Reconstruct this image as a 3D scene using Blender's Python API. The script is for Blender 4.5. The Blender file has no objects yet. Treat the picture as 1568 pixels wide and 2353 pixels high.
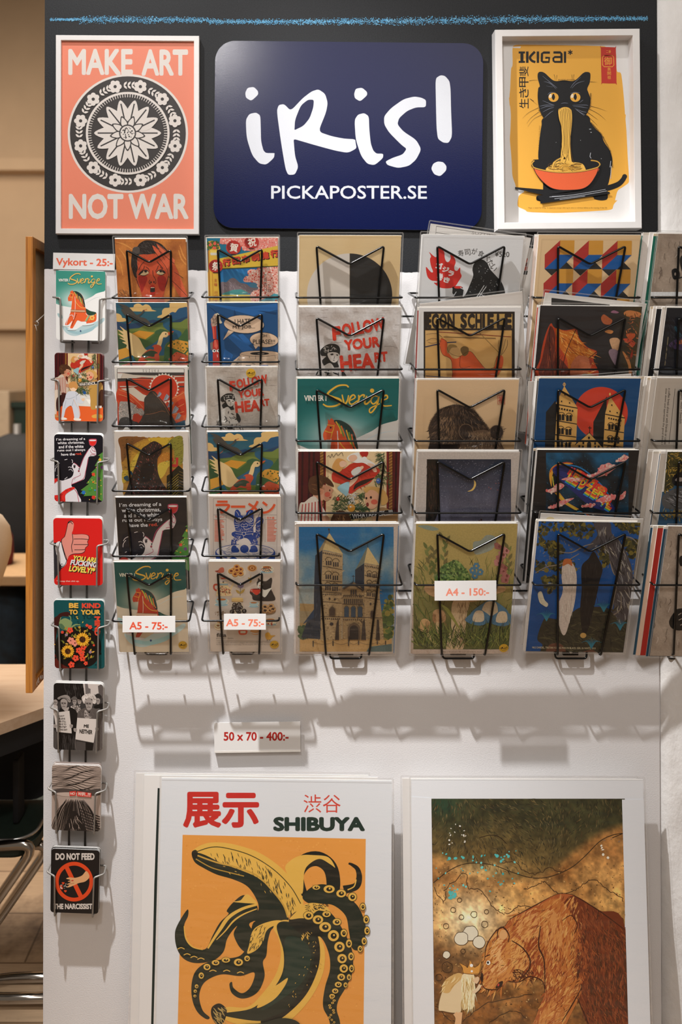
import bpy, bmesh, math, random
import numpy as np
from mathutils import Vector, Matrix, geometry

S = bpy.context.scene
COL = S.collection
R = math.radians

# ---------------------------------------------------------------- camera, light, exposure
CAM_D, F = 1.665, 1749.0            # distance camera to wall (m), focal length in pixels of the 1568x2353 frame
PX, PY, EYE = 655.0, 870.0, 1.57   # principal point (shifted lens, verticals kept parallel) and eye height
cd = bpy.data.cameras.new('camera')
cam = bpy.data.objects.new('camera', cd); COL.objects.link(cam)
cam.location = (0, -CAM_D, EYE); cam.rotation_euler = (R(90), 0, 0)
cd.sensor_fit = 'AUTO'; cd.sensor_width = 36; cd.lens = F / 2353 * 36
cd.shift_x = (784 - PX) / 2353; cd.shift_y = -(1176.5 - PY) / 2353
cd.clip_start = .02; cd.clip_end = 60
cd.dof.use_dof = True; cd.dof.focus_distance = 1.59; cd.dof.aperture_fstop = 2.5
S.camera = cam

S.view_settings.view_transform = 'Standard'; S.view_settings.look = 'None'
S.view_settings.gamma = 1; S.view_settings.use_curve_mapping = False
S.view_settings.exposure = -.12

w = bpy.data.worlds.new('room_light'); S.world = w; w.use_nodes = True
bg = w.node_tree.nodes['Background']
bg.inputs[0].default_value = (1.0, .83, .67, 1); bg.inputs[1].default_value = .20


def lamp(name, kind, loc, aim, power, col, **k):
    d = bpy.data.lights.new(name, kind); d.energy = power; d.color = col
    for a, b in k.items(): setattr(d, a, b)
    o = bpy.data.objects.new(name, d); COL.objects.link(o); o.location = loc
    o.rotation_euler = (Vector(aim) - Vector(loc)).to_track_quat('-Z', 'Y').to_euler()
    return o


KEY = (-.71, -.76, 3.5)
lamp('track_spotlight', 'SPOT', KEY, (.10, 0, 1.6), 74, (1, .985, .975), spot_size=R(110), spot_blend=1, shadow_soft_size=.02)
lamp('track_spotlight', 'SPOT', KEY, (.20, 0, -.6), 610, (1, .985, .975), spot_size=R(30), spot_blend=1, shadow_soft_size=.02)  # added narrow beam at the key, evens brightness low on the wall
lamp('track_spotlight', 'SPOT', KEY, (.80, 0, 1.0), 380, (1, .985, .975), spot_size=R(34), spot_blend=1, shadow_soft_size=.02)  # added narrow beam at the key, evens brightness towards the right
lamp('ceiling_spotlight', 'SPOT', (-.37, -2.0, 3.22), (.2, 0, 1.2), 72, (1, .96, .93), spot_size=R(110), spot_blend=1, shadow_soft_size=.09)
lamp('front_fill', 'AREA', (.5, -2.6, 3.4), (.0, 0, 1.2), 28, (1, .92, .85), shape='RECTANGLE', size=2.2, size_y=1.2)  # added soft fill from the front, lifts shadows and leaning prints
lamp('back_room_fill', 'AREA', (-2.2, 2.2, 3.3), (-2.0, 3.6, 1.2), 75, (1, .87, .74), shape='RECTANGLE', size=2.5, size_y=2.0)  # added area fill, brightens the far wall
lamp('back_room_fill', 'AREA', (-1.5, 1.2, 2.7), (-1.0, .5, 0), 80, (1, .88, .76), shape='RECTANGLE', size=.8, size_y=.8)  # added downward fill, brightens floor and table behind the wall end

# ---------------------------------------------------------------- helpers


def at(px, py, d=0.0):
    z = CAM_D - d
    return Vector(((px - PX) * z / F, -d, EYE - (py - PY) * z / F))


def lin(c):
    if isinstance(c, str):
        c = c.lstrip('#')
        if len(c) == 3: c = ''.join(x + x for x in c)
        c = tuple(int(c[i:i + 2], 16) / 255 for i in (0, 2, 4))
    return tuple(x / 12.92 if x <= .04045 else ((x + .055) / 1.055) ** 2.4 for x in c)


def tag(o, label=None, cat=None, group=None, kind=None):
    if label: o['label'] = label
    if cat: o['category'] = cat
    if group: o['group'] = group
    if kind: o['kind'] = kind
    return o


def empty(name, loc=(0, 0, 0), mat=None):
    o = bpy.data.objects.new(name, None); COL.objects.link(o); o.empty_display_size = .05
    if mat is not None: o.matrix_world = mat
    else: o.location = loc
    return o


def link(name, me, mats, parent=None, smooth=False):
    for m in (mats if isinstance(mats, (list, tuple)) else [mats]): me.materials.append(m)
    o = bpy.data.objects.new(name, me); COL.objects.link(o)
    if parent: o.parent = parent
    if smooth: me.polygons.foreach_set('use_smooth', [True] * len(me.polygons))
    return o


def obj(name, bm, mats, parent=None, smooth=False):
    me = bpy.data.meshes.new(name); bm.normal_update(); bm.to_mesh(me); bm.free()
    return link(name, me, mats, parent, smooth)


def box(bm, x0, y0, z0, x1, y1, z1, bev=0, mi=0):
    r = bmesh.ops.create_cube(bm, size=1, matrix=Matrix.Translation(((x0 + x1) / 2, (y0 + y1) / 2, (z0 + z1) / 2)) @ Matrix.Diagonal((abs(x1 - x0), abs(y1 - y0), abs(z1 - z0), 1)))
    vs = set(r['verts']); fs = {f for v in vs for f in v.link_faces}
    for f in fs: f.material_index = mi
    if bev:
        bmesh.ops.bevel(bm, geom=list({e for v in vs for e in v.link_edges}), offset=bev, segments=2, affect='EDGES', profile=.6)
    return bm


def prism(bm, pts, z0, z1, mi=0):
    """outline pts (local x, y), extruded from z0 to z1"""
    a = [bm.verts.new((p[0], p[1], z0)) for p in pts]; b = [bm.verts.new((p[0], p[1], z1)) for p in pts]
    n = len(pts)
    fs = [bm.faces.new(b), bm.faces.new(a[::-1])]
    for i in range(n): fs.append(bm.faces.new((a[i], a[(i + 1) % n], b[(i + 1) % n], b[i])))
    for f in fs: f.material_index = mi
    return bm


def fillet(pts, r, n=5):
    P = [Vector(p) for p in pts]; out = [P[0]]
    for i in range(1, len(P) - 1):
        a, b, c = P[i - 1], P[i], P[i + 1]
        u = a - b; v = c - b; q = min(r, u.length * .48, v.length * .48)
        if q < 1e-5: out.append(b); continue
        p0 = b + u.normalized() * q; p1 = b + v.normalized() * q
        for k in range(n + 1):
            t = k / n; out.append(p0 * (1 - t) ** 2 + b * 2 * t * (1 - t) + p1 * t * t)
    out.append(P[-1]); return out


def tube(bm, pts, r, fil=0.0, seg=8, closed=False, mi=0):
    P = fillet(pts, fil) if fil else [Vector(p) for p in pts]
    Q = [P[0]]
    for p in P[1:]:
        if (p - Q[-1]).length > 1e-5: Q.append(p)
    P = Q; n = len(P); rings = []; prev = None
    for i in range(n):
        if closed: t = P[(i + 1) % n] - P[i - 1]
        else: t = P[min(i + 1, n - 1)] - P[max(i - 1, 0)]
        t.normalize()
        if prev is None:
            u = t.orthogonal().normalized()
        else:
            u = prev - t * prev.dot(t); u.normalize()
        prev = u; v = t.cross(u)
        rr = r[i] if isinstance(r, (list, tuple)) else r
        rings.append([bm.verts.new(P[i] + (u * math.cos(a) + v * math.sin(a)) * rr) for a in (2 * math.pi * k / seg for k in range(seg))])
    m = n if closed else n - 1
    for i in range(m):
        A, B = rings[i], rings[(i + 1) % n]
        for k in range(seg):
            f = bm.faces.new((A[k], A[(k + 1) % seg], B[(k + 1) % seg], B[k])); f.smooth = True; f.material_index = mi
    if not closed:
        for q, fl in ((rings[0], 1), (rings[-1], 0)):
            f = bm.faces.new(q[::-1] if fl else q); f.material_index = mi
    return bm


def lathe(bm, prof, seg=32, sx=1.0, sy=1.0, c=(0, 0)):
    rings = [[bm.verts.new((c[0] + r * sx * math.cos(2 * math.pi * k / seg), c[1] + r * sy * math.sin(2 * math.pi * k / seg), z)) for k in range(seg)] for r, z in prof]
    for A, B in zip(rings, rings[1:]):
        for k in range(seg):
            f = bm.faces.new((A[k], A[(k + 1) % seg], B[(k + 1) % seg], B[k])); f.smooth = True
    bm.faces.new(rings[0][::-1]); bm.faces.new(rings[-1])
    return bm


def rounded(w, h, r, n=5, x=0, y=0):
    o = []
    for cx, cy, a in ((w / 2 - r, h / 2 - r, 0), (-w / 2 + r, h / 2 - r, 90), (-w / 2 + r, -h / 2 + r, 180), (w / 2 - r, -h / 2 + r, 270)):
        for k in range(n + 1):
            t = R(a + 90 * k / n); o.append((x + cx + r * math.cos(t), y + cy + r * math.sin(t)))
    return o


# ---------------------------------------------------------------- materials
class N:
    def __init__(s, name):
        s.m = bpy.data.materials.new(name); s.m.use_nodes = True; s.t = s.m.node_tree
        s.b = s.t.nodes['Principled BSDF']; s.out = s.t.nodes['Material Output']

    def n(s, t, **k):
        x = s.t.nodes.new(t)
        for a, v in k.items():
            if a[0] == 'i':
                x.inputs[int(a[1:])].default_value = v
            else: setattr(x, a, v)
        return x

    def l(s, a, b): s.t.links.new(a, b)

    def set(s, **k):
        for a, v in k.items(): s.b.inputs[a.replace('_', ' ')].default_value = v
        return s

    def coords(s, scale=(1, 1, 1)):
        tc = s.n('ShaderNodeTexCoord'); mp = s.n('ShaderNodeMapping'); mp.inputs['Scale'].default_value = scale
        s.l(tc.outputs['Object'], mp.inputs[0]); return mp.outputs[0]

    def noise(s, vec, scale, detail=3, rough=.55):
        x = s.n('ShaderNodeTexNoise'); x.inputs['Scale'].default_value = scale; x.inputs['Detail'].default_value = detail
        x.inputs['Roughness'].default_value = rough; s.l(vec, x.inputs['Vector']); return x.outputs[0]

    def ramp(s, fac, stops):
        x = s.n('ShaderNodeValToRGB'); e = x.color_ramp.elements
        while len(e) < len(stops): e.new(.5)
        for q, (p, c) in zip(e, stops): q.position = p; q.color = (*c, 1)
        s.l(fac, x.inputs[0]); return x.outputs[0]

    def bump(s, h, strength, dist):
        x = s.n('ShaderNodeBump'); x.inputs['Strength'].default_value = strength; x.inputs['Distance'].default_value = dist
        s.l(h, x.inputs['Height']); s.l(x.outputs[0], s.b.inputs['Normal']); return x

    def mul(s, a, b):
        x = s.n('ShaderNodeMix', data_type='RGBA', blend_type='MULTIPLY'); x.inputs[0].default_value = 1
        s.l(a, x.inputs[6]); s.l(b, x.inputs[7]); return x.outputs[2]


def plain(name, c, rough=.6, metal=0, var=.06, scale=30, bump=0, **k):
    q = N(name); v = q.coords(); f = q.noise(v, scale)
    c = lin(c)
    q.l(q.ramp(f, [(.3, tuple(x * (1 - var) for x in c)), (.7, tuple(min(1, x * (1 + var)) for x in c))]), q.b.inputs['Base Color'])
    q.set(Roughness=rough, Metallic=metal, **k)
    if bump: q.bump(f, .5, bump)
    return q.m


def print_mat(name, grain=.06, gscale=900, rough=.5, weave=0.0, spec=.35):
    """printed sheet: colours come from the printed design, with paper grain"""
    q = N(name); at_ = q.n('ShaderNodeAttribute', attribute_name='Col'); v = q.coords()
    f = q.noise(v, gscale, 4, .7)
    g = q.ramp(f, [(.25, (1 - grain,) * 3), (.75, (1, 1, 1))])
    q.l(q.mul(at_.outputs['Color'], g), q.b.inputs['Base Color'])
    q.set(Roughness=rough); q.b.inputs['Specular IOR Level'].default_value = spec
    if weave: q.bump(q.noise(v, 420, 2), weave, .0004)
    return q.m


def wall_mat():
    q = N('painted_wall'); v = q.coords()
    sep = q.n('ShaderNodeSeparateXYZ'); q.l(v, sep.inputs[0])
    edge = q.noise(v, 60, 3)
    h = q.n('ShaderNodeMath', operation='MULTIPLY_ADD', i1=.006, i2=-.003); q.l(edge, h.inputs[0])
    zz = q.n('ShaderNodeMath', operation='ADD'); q.l(sep.outputs[2], zz.inputs[0]); q.l(h.outputs[0], zz.inputs[1])
    # the black paint starts a little lower at the right than at the left
    sl = q.n('ShaderNodeMath', operation='MULTIPLY_ADD', i1=.0094); q.l(sep.outputs[0], sl.inputs[0]); q.l(zz.outputs[0], sl.inputs[2])
    k = q.n('ShaderNodeMath', operation='GREATER_THAN', i1=EYE + (870 - 623.5) * CAM_D / F); q.l(sl.outputs[0], k.inputs[0])
    orange = q.noise(v, 380, 3, .5); big = q.noise(v, 4, 3)
    wh = q.ramp(big, [(.3, lin('#dcdadb')), (.7, lin('#e2e1e2'))])
    bl = q.ramp(orange, [(.3, lin('#17191c')), (.75, lin('#23262a'))])
    mx = q.n('ShaderNodeMix', data_type='RGBA'); q.l(k.outputs[0], mx.inputs[0]); q.l(wh, mx.inputs[6]); q.l(bl, mx.inputs[7])
    q.l(mx.outputs[2], q.b.inputs['Base Color']); q.set(Roughness=.62); q.b.inputs['Specular IOR Level'].default_value = .3
    q.bump(orange, .3, .0011)
    return q.m


def plaster_mat():
    q = N('rough_plaster'); v = q.coords((1, 1, .55)); f = q.noise(v, 26, 6, .6)
    q.l(q.ramp(f, [(.3, lin('#dad8d6')), (.7, lin('#e4e2e0'))]), q.b.inputs['Base Color']); q.set(Roughness=.75)
    q.bump(f, .45, .010); return q.m


def wood_mat(name, dark, light, scale=(60, 60, 2.0), rough=.45):
    q = N(name); v = q.coords(scale); n1 = q.noise(v, 1.6, 5, .6)
    q.l(q.ramp(n1, [(.32, lin(dark)), (.55, lin(light)), (.75, lin(dark))]), q.b.inputs['Base Color']); q.set(Roughness=rough)
    return q.m


def film_mat(name, amount=.05, seam=False):
    """clear plastic sleeve: mostly see-through, with glossy wrinkled reflections"""
    q = N(name); v = q.coords((1, 1, 1))
    rot = q.n('ShaderNodeMapping'); rot.inputs['Rotation'].default_value = (0, 0, .75); rot.inputs['Scale'].default_value = (9, 34, 9)
    q.l(v, rot.inputs[0]); n1 = q.noise(rot.outputs[0], 1.0, 2, .45)
    bmp = q.n('ShaderNodeBump'); bmp.inputs['Strength'].default_value = .6; bmp.inputs['Distance'].default_value = .014; q.l(n1, bmp.inputs['Height'])
    tr = q.n('ShaderNodeBsdfTransparent'); gl = q.n('ShaderNodeBsdfGlossy'); gl.inputs['Roughness'].default_value = .18
    q.l(bmp.outputs[0], gl.inputs['Normal'])
    mx = q.n('ShaderNodeMixShader'); mx.inputs[0].default_value = amount
    if seam:
        df = q.n('ShaderNodeBsdfDiffuse'); df.inputs[0].default_value = (.8, .8, .8, 1)
        m2 = q.n('ShaderNodeMixShader'); m2.inputs[0].default_value = .5; q.l(df.outputs[0], m2.inputs[1]); q.l(gl.outputs[0], m2.inputs[2])
        q.l(tr.outputs[0], mx.inputs[1]); q.l(m2.outputs[0], mx.inputs[2])
    else:
        q.l(tr.outputs[0], mx.inputs[1]); q.l(gl.outputs[0], mx.inputs[2])
    q.l(mx.outputs[0], q.out.inputs[0]); return q.m


M = dict(
    wall=wall_mat(), plaster=plaster_mat(),
    paper=print_mat('printed_paper'), grain=print_mat('painted_print', .28, 260, .5), fine=print_mat('canvas_print', .16, 1200, .5, .25),
    card=print_mat('postcard_stock', .05, 1200, .38), tagp=print_mat('label_paper', .02, 300, .7),
    sign=print_mat('sign_print', .25, 1500, .22, .2, .25),
    film=film_mat('clear_film'), seam=film_mat('sleeve_seam', .38, True),
    white=plain('white_frame_paint', '#e6e4e3', .42, var=.02), wire=plain('black_wire', '#050505', .2, var=.1),
    gwire=plain('grey_wire', '#8b8782', .4, .35), rod=plain('dark_grey_rod', '#55524f', .45, .2),
    steel=plain('steel_screw', '#b9b7b2', .25, .9), edge=plain('paper_edge', '#e8e4de', .6, var=.05),
    signedge=plain('sign_edge', '#b9bbc6', .4), chrome=plain('chrome_tube', '#b9b3ac', .12, 1.0, var=.03),
    pine=wood_mat('varnished_pine', '#9a5a20', '#d08a3c', (240, 240, 3.5)), kraft=plain('kraft_backing', '#d9b78c', .8, var=.08, scale=60, bump=.0008),
    string=plain('white_cord', '#dcd8d0', .6), chalk=print_mat('chalk', .3, 900, .9, 0, .1),
    seat=plain('green_seat_fabric', '#1d2a22', .6, var=.2, scale=80), black=plain('black_fabric', '#0b0b0d', .8, var=.3),
    table=wood_mat('pale_table_top', '#a98e72', '#b39a80', (3, 30, 30), .5), linen=plain('linen_torso', '#a89c8c', .85, var=.05, scale=400, bump=.0004),
    blue=plain('dark_blue_cloth', '#10212d', .8, var=.5, scale=25), green=plain('dark_green_door', '#12281f', .5),
    beige=plain('beige_wall', '#b89e80', .85, var=.04, scale=3), shelf=plain('beige_shelf', '#a4845f', .6),
    white2=plain('off_white_trim', '#b8a48a', .7), skin=plain('skin', '#9a6a50', .6), redc=plain('red_cloth', '#6a1c18', .8),
)


def floor_mat():
    q = N('oak_floor'); v = q.coords((1, 1, 1)); b = q.n('ShaderNodeTexBrick'); q.l(v, b.inputs[0])
    b.inputs['Color1'].default_value = (*lin('#b79b7c'), 1); b.inputs['Color2'].default_value = (*lin('#a98c6d'), 1); b.inputs['Mortar'].default_value = (*lin('#7a6148'), 1)
    b.inputs['Scale'].default_value = 1; b.inputs['Mortar Size'].default_value = .003; b.inputs['Brick Width'].default_value = 1.4; b.inputs['Row Height'].default_value = .19
    g = q.ramp(q.noise(q.coords((4, 40, 1)), 3, 4), [(.3, (.82,) * 3), (.7, (1, 1, 1))])
    # worn grey-brown stains
    st = q.ramp(q.noise(v, 3.5, 5, .65), [(.50, (1, 1, 1)), (.68, lin('#8f8177'))])
    q.l(q.mul(q.mul(b.outputs[0], g), st), q.b.inputs['Base Color']); q.set(Roughness=.5); return q.m


M['floor'] = floor_mat()

# ---------------------------------------------------------------- printed designs: flat coloured shapes on a sheet
_txt = {}


def glyphs(s):
    """triangles of a line of text in the built-in font, in unit size"""
    k = s
    if k not in _txt:
        c = bpy.data.curves.new('t', 'FONT'); c.body = s; c.resolution_u = 3; c.align_x = 'LEFT'; c.size = 1
        o = bpy.data.objects.new('t', c); COL.objects.link(o)
        dg = bpy.context.evaluated_depsgraph_get(); dg.update(); e = o.evaluated_get(dg); me = e.to_mesh()
        me.calc_loop_triangles()
        V = [tuple(v.co[:2]) for v in me.vertices]; T = [tuple(t.vertices) for t in me.loop_triangles]
        e.to_mesh_clear(); bpy.data.objects.remove(o); bpy.data.curves.remove(c)
        _txt[k] = (V, T)
    return _txt[k]


def nums(s):
    v = [float(x) for x in s.replace(',', ' ').split()] if isinstance(s, str) else list(s)
    return [(v[i], v[i + 1]) for i in range(0, len(v), 2)]


def cr(P, closed=True, n=6):
    o = []; m = len(P)
    for i in range(m if closed else m - 1):
        if closed: a, b, c, d = P[i - 1], P[i], P[(i + 1) % m], P[(i + 2) % m]
        else: a, b, c, d = P[max(i - 1, 0)], P[i], P[i + 1], P[min(i + 2, m - 1)]
        for k in range(n):
            t = k / n
            o.append(tuple(.5 * (2 * b[j] + (c[j] - a[j]) * t + (2 * a[j] - 5 * b[j] + 4 * c[j] - d[j]) * t * t + (3 * b[j] - a[j] - 3 * c[j] + d[j]) * t ** 3) for j in (0, 1)))
    if not closed: o.append(P[-1])
    return o


class Art:
    """mat: matrix of the sheet (x right, y up, z out of the print); z=(x0, y0, scale) reads coordinates off an enlarged view of the photograph"""

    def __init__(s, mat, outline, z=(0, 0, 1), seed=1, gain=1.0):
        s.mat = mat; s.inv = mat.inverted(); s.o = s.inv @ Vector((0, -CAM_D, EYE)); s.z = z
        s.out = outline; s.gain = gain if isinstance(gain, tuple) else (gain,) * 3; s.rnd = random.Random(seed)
        xs = [p[0] for p in outline]; ys = [p[1] for p in outline]
        s.bb = (min(xs), min(ys), max(xs), max(ys))
        s.rect = len(outline) == 4
        s.V = []; s.Fc = []; s.C = []; s.lay = 0; s.clipping = True

    def view(s, x0, y0, sc): s.z = (x0, y0, sc); return s

    def m(s, x, y):
        px = s.z[0] + x / s.z[2]; py = s.z[1] + y / s.z[2]
        d = s.inv.to_3x3() @ Vector(((px - PX) / F, 1, -(py - PY) / F))
        t = -s.o.z / d.z
        return (s.o.x + d.x * t, s.o.y + d.y * t)

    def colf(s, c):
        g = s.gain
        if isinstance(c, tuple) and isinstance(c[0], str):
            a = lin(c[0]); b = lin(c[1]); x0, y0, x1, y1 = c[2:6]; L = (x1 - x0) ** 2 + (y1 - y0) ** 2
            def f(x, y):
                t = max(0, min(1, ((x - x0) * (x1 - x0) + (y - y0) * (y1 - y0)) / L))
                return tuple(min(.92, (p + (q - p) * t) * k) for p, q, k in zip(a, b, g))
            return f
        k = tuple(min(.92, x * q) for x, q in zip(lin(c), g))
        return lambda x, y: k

    def tri(s, P, Cc, z):
        x0, y0, x1, y1 = s.bb
        if s.clipping and (not s.rect or any(p[0] < x0 or p[0] > x1 or p[1] < y0 or p[1] > y1 for p in P)):
            poly = [(*p, *c) for p, c in zip(P, Cc)]; O = s.out; n = len(O)
            for i in range(n):
                ax, ay = O[i]; bx, by = O[(i + 1) % n]; ex, ey = bx - ax, by - ay; res = []
                for j in range(len(poly)):
                    p, q = poly[j - 1], poly[j]
                    dp = ex * (p[1] - ay) - ey * (p[0] - ax); dq = ex * (q[1] - ay) - ey * (q[0] - ax)
                    if (dp >= 0) != (dq >= 0):
                        t = dp / (dp - dq); res.append(tuple(u + (v - u) * t for u, v in zip(p, q)))
                    if dq >= 0: res.append(q)
                poly = res
                if len(poly) < 3: return
            P = [p[:2] for p in poly]; Cc = [p[2:] for p in poly]
        b = len(s.V); s.V += [(p[0], p[1], z) for p in P]; s.Fc.append(tuple(range(b, b + len(P)))); s.C += Cc

    def zz(s): s.lay += 1; return 3e-5 + s.lay * 1e-5

    def poly(s, c, pts, z=None, raw=False):
        z = z or s.zz(); f = s.colf(c)
        L = [p if raw else s.m(*p) for p in pts]; K = [f(*p) for p in pts]
        for t in geometry.tessellate_polygon([[Vector((p[0], p[1], 0)) for p in L]]):
            q = [L[i] for i in t]
            ar = (q[1][0] - q[0][0]) * (q[2][1] - q[0][1]) - (q[1][1] - q[0][1]) * (q[2][0] - q[0][0])
            if abs(ar) < 1e-13: continue
            t = t if ar > 0 else t[::-1]
            s.tri([L[i] for i in t], [K[i] for i in t], z)

    def bg(s, c):
        """whole sheet"""
        f = s.colf(c) if not (isinstance(c, tuple) and isinstance(c[0], str)) else None
        O = s.out
        if f: K = [f(0, 0)] * len(O)
        else:
            g = s.colf(c); K = []
            for p in O:
                wv = s.mat @ Vector((p[0], p[1], 0)); d = wv.y + CAM_D
                K.append(g((PX + wv.x * F / d - s.z[0]) * s.z[2], (PY - (wv.z - EYE) * F / d - s.z[1]) * s.z[2]))
        b = len(s.V); s.V += [(p[0], p[1], 2e-5) for p in O]; s.Fc.append(tuple(range(b, b + len(O)))); s.C += K

    def p(s, c, pts): s.poly(c, nums(pts))
    def s_(s, c, pts, n=6): s.poly(c, cr(nums(pts), True, n))
    def r(s, c, x0, y0, x1, y1): s.poly(c, [(x0, y0), (x1, y0), (x1, y1), (x0, y1)])

    def e(s, c, cx, cy, rx, ry=None, rot=0, n=28, z=None):
        ry = rx if ry is None else ry; a = R(rot); ca, sa = math.cos(a), math.sin(a)
        s.poly(c, [(cx + rx * math.cos(t) * ca - ry * math.sin(t) * sa, cy + rx * math.cos(t) * sa + ry * math.sin(t) * ca) for t in (2 * math.pi * k / n for k in range(n))], z)

    def l(s, c, w, pts, smooth=True, z=None, taper=None):
        P = nums(pts) if isinstance(pts, str) or not isinstance(pts[0], tuple) else list(pts)
        if smooth and len(P) > 2: P = cr(P, False, 5)
        z = z or s.zz(); f = s.colf(c); n = len(P); A = []; B = []
        for i in range(n):
            a = P[max(i - 1, 0)]; b = P[min(i + 1, n - 1)]; dx, dy = b[0] - a[0], b[1] - a[1]; h = math.hypot(dx, dy) or 1
            ww = w / 2
            if taper is not None:
                t = i / (n - 1); ww *= taper[0] + (taper[1] - taper[0]) * t if len(taper) == 2 else (taper[0] + (taper[1] - taper[0]) * t * 2 if t < .5 else taper[1] + (taper[2] - taper[1]) * (t * 2 - 1))
            A.append((P[i][0] - dy / h * ww, P[i][1] + dx / h * ww)); B.append((P[i][0] + dy / h * ww, P[i][1] - dx / h * ww))
        LA = [s.m(*p) for p in A]; LB = [s.m(*p) for p in B]
        for i in range(n - 1):
            k0 = f(*P[i]); k1 = f(*P[i + 1])
            for T, K in (((LA[i], LA[i + 1], LB[i + 1]), (k0, k1, k1)), ((LA[i], LB[i + 1], LB[i]), (k0, k1, k0))):
                ar = (T[1][0] - T[0][0]) * (T[2][1] - T[0][1]) - (T[1][1] - T[0][1]) * (T[2][0] - T[0][0])
                if abs(ar) < 1e-14: continue
                if ar < 0: T = T[::-1]; K = K[::-1]
                s.tri(list(T), list(K), z)

    def lp(s, c, w, pts, smooth=True):
        """closed outline"""
        P = nums(pts)
        if smooth: P = cr(P, True, 5)
        s.l(c, w, P + [P[0], P[1]], False)

    def t(s, c, txt, x0, y0, x1, y1, b=0.0, rot=0, sh=0.0):
        V, T = glyphs(txt)
        if not V: return
        ax, bx = min(v[0] for v in V), max(v[0] for v in V); ay, by = min(v[1] for v in V), max(v[1] for v in V)
        q_ = abs(b) if b > 0 else 0; ax -= q_; bx += q_; ay -= q_; by += q_
        W, H = x1 - x0, y1 - y0; cx, cy = (x0 + x1) / 2, (y0 + y1) / 2; a = R(rot); ca, sa = math.cos(a), math.sin(a)
        z = s.zz(); f = s.colf(c)
        # heavier weights: the same outline repeated around its own place
        sh_ = [(0, 0)] + ([(q_ * math.cos(k * math.pi / 4), q_ * math.sin(k * math.pi / 4)) for k in range(8)] if q_ else [])
        for n_, (ox, oy) in enumerate(sh_):
            L = []; K = []
            for v in V:
                u = ((v[0] + ox - ax) / max(bx - ax, 1e-6) - .5) * W; q = (.5 - (v[1] + oy - ay) / max(by - ay, 1e-6)) * H
                u -= q * sh
                p = (cx + u * ca - q * sa, cy + u * sa + q * ca); L.append(s.m(*p)); K.append(f(*p))
            for t in T:
                q = [L[i] for i in t]
                ar = (q[1][0] - q[0][0]) * (q[2][1] - q[0][1]) - (q[1][1] - q[0][1]) * (q[2][0] - q[0][0])
                if ar < 0: t = t[::-1]
                s.tri([L[i] for i in t], [K[i] for i in t], z + n_ * 4e-7)

    def fld(s, fn, x0, y0, x1, y1, nx, ny):
        """soft-toned picture area; fn(X, Y) -> sRGB array, X and Y in view coordinates"""
        X, Y = np.meshgrid(np.linspace(x0, x1, nx), np.linspace(y0, y1, ny))
        c = np.clip(np.stack(np.broadcast_arrays(*fn(X, Y)), -1), 0, 1); c = np.where(c <= .04045, c / 12.92, ((c + .055) / 1.055) ** 2.4) * np.array(s.gain)
        c = np.clip(c, 0, .92); z = s.zz(); a, b_, cc, d = s.bb
        L = [[s.m(X[j, i], Y[j, i]) for i in range(nx)] for j in range(ny)]
        L = [[(min(max(p[0], a), cc), min(max(p[1], b_), d)) for p in row] for row in L]
        base = len(s.V)
        s.V += [(p[0], p[1], z) for row in L for p in row]
        K = c.reshape(-1, 3)
        for j in range(ny - 1):
            for i in range(nx - 1):
                q = (base + j * nx + i, base + (j + 1) * nx + i, base + (j + 1) * nx + i + 1, base + j * nx + i + 1)
                s.Fc.append(q)
        s.VC = getattr(s, 'VC', {}); s.VC.update({base + i: tuple(K[i]) for i in range(len(K))})
        s.C += [tuple(k) for k in K]

    def fur(s, cols, n, inside, ang, ln, wd, bbox, jit=.3):
        """many short brush strokes; inside(x, y) keeps them in a shape, ang(x, y) gives their direction in degrees"""
        x0, y0, x1, y1 = bbox; z0 = s.zz()
        for i in range(n):
            x = s.rnd.uniform(x0, x1); y = s.rnd.uniform(y0, y1)
            if inside and not inside(x, y): continue
            a = R(ang(x, y) if callable(ang) else ang) + s.rnd.gauss(0, jit); k = ln * s.rnd.uniform(.6, 1.3)
            s.l(s.rnd.choice(cols), wd * s.rnd.uniform(.6, 1.2), [(x, y), (x + math.cos(a) * k / 2 + s.rnd.uniform(-.08, .08) * k, y + math.sin(a) * k / 2), (x + math.cos(a) * k, y + math.sin(a) * k)], False, z0 + (i % 60) * 1.5e-7, (.5, 1, .1))

    def dots(s, cols, n, inside, rad, bbox, sides=7):
        x0, y0, x1, y1 = bbox; z0 = s.zz()
        for i in range(n):
            x = s.rnd.uniform(x0, x1); y = s.rnd.uniform(y0, y1)
            if inside and not inside(x, y): continue
            s.e(s.rnd.choice(cols), x, y, rad * s.rnd.uniform(.5, 1.3), rad * s.rnd.uniform(.5, 1.3), s.rnd.uniform(0, 90), sides, z0 + (i % 60) * 1.5e-7)

    def mesh(s, name, thick=.0008, edge=None):
        """sheet slab with the design on its face"""
        V = list(s.V); Fc = list(s.Fc); C = list(s.C); O = s.out
        if thick:
            k = lin(edge) if edge else lin('#e9e5df')
            b = len(V); n = len(O)
            V += [(p[0], p[1], 0) for p in O] + [(p[0], p[1], -thick) for p in O]; C += [k] * (2 * n)
            Fc.append(tuple(b + n + i for i in reversed(range(n)))); Fc.append(tuple(b + i for i in range(n)))
            for i in range(n):
                j = (i + 1) % n; Fc.append((b + i, b + n + i, b + n + j, b + j))
        me = bpy.data.meshes.new(name); me.from_pydata(V, [], Fc)
        at_ = me.color_attributes.new('Col', 'FLOAT_COLOR', 'POINT')
        arr = np.ones((len(V), 4), np.float32); arr[:, :3] = np.array(C, np.float32).reshape(-1, 3)
        at_.data.foreach_set('color', arr.ravel()); me.update()
        return me


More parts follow.
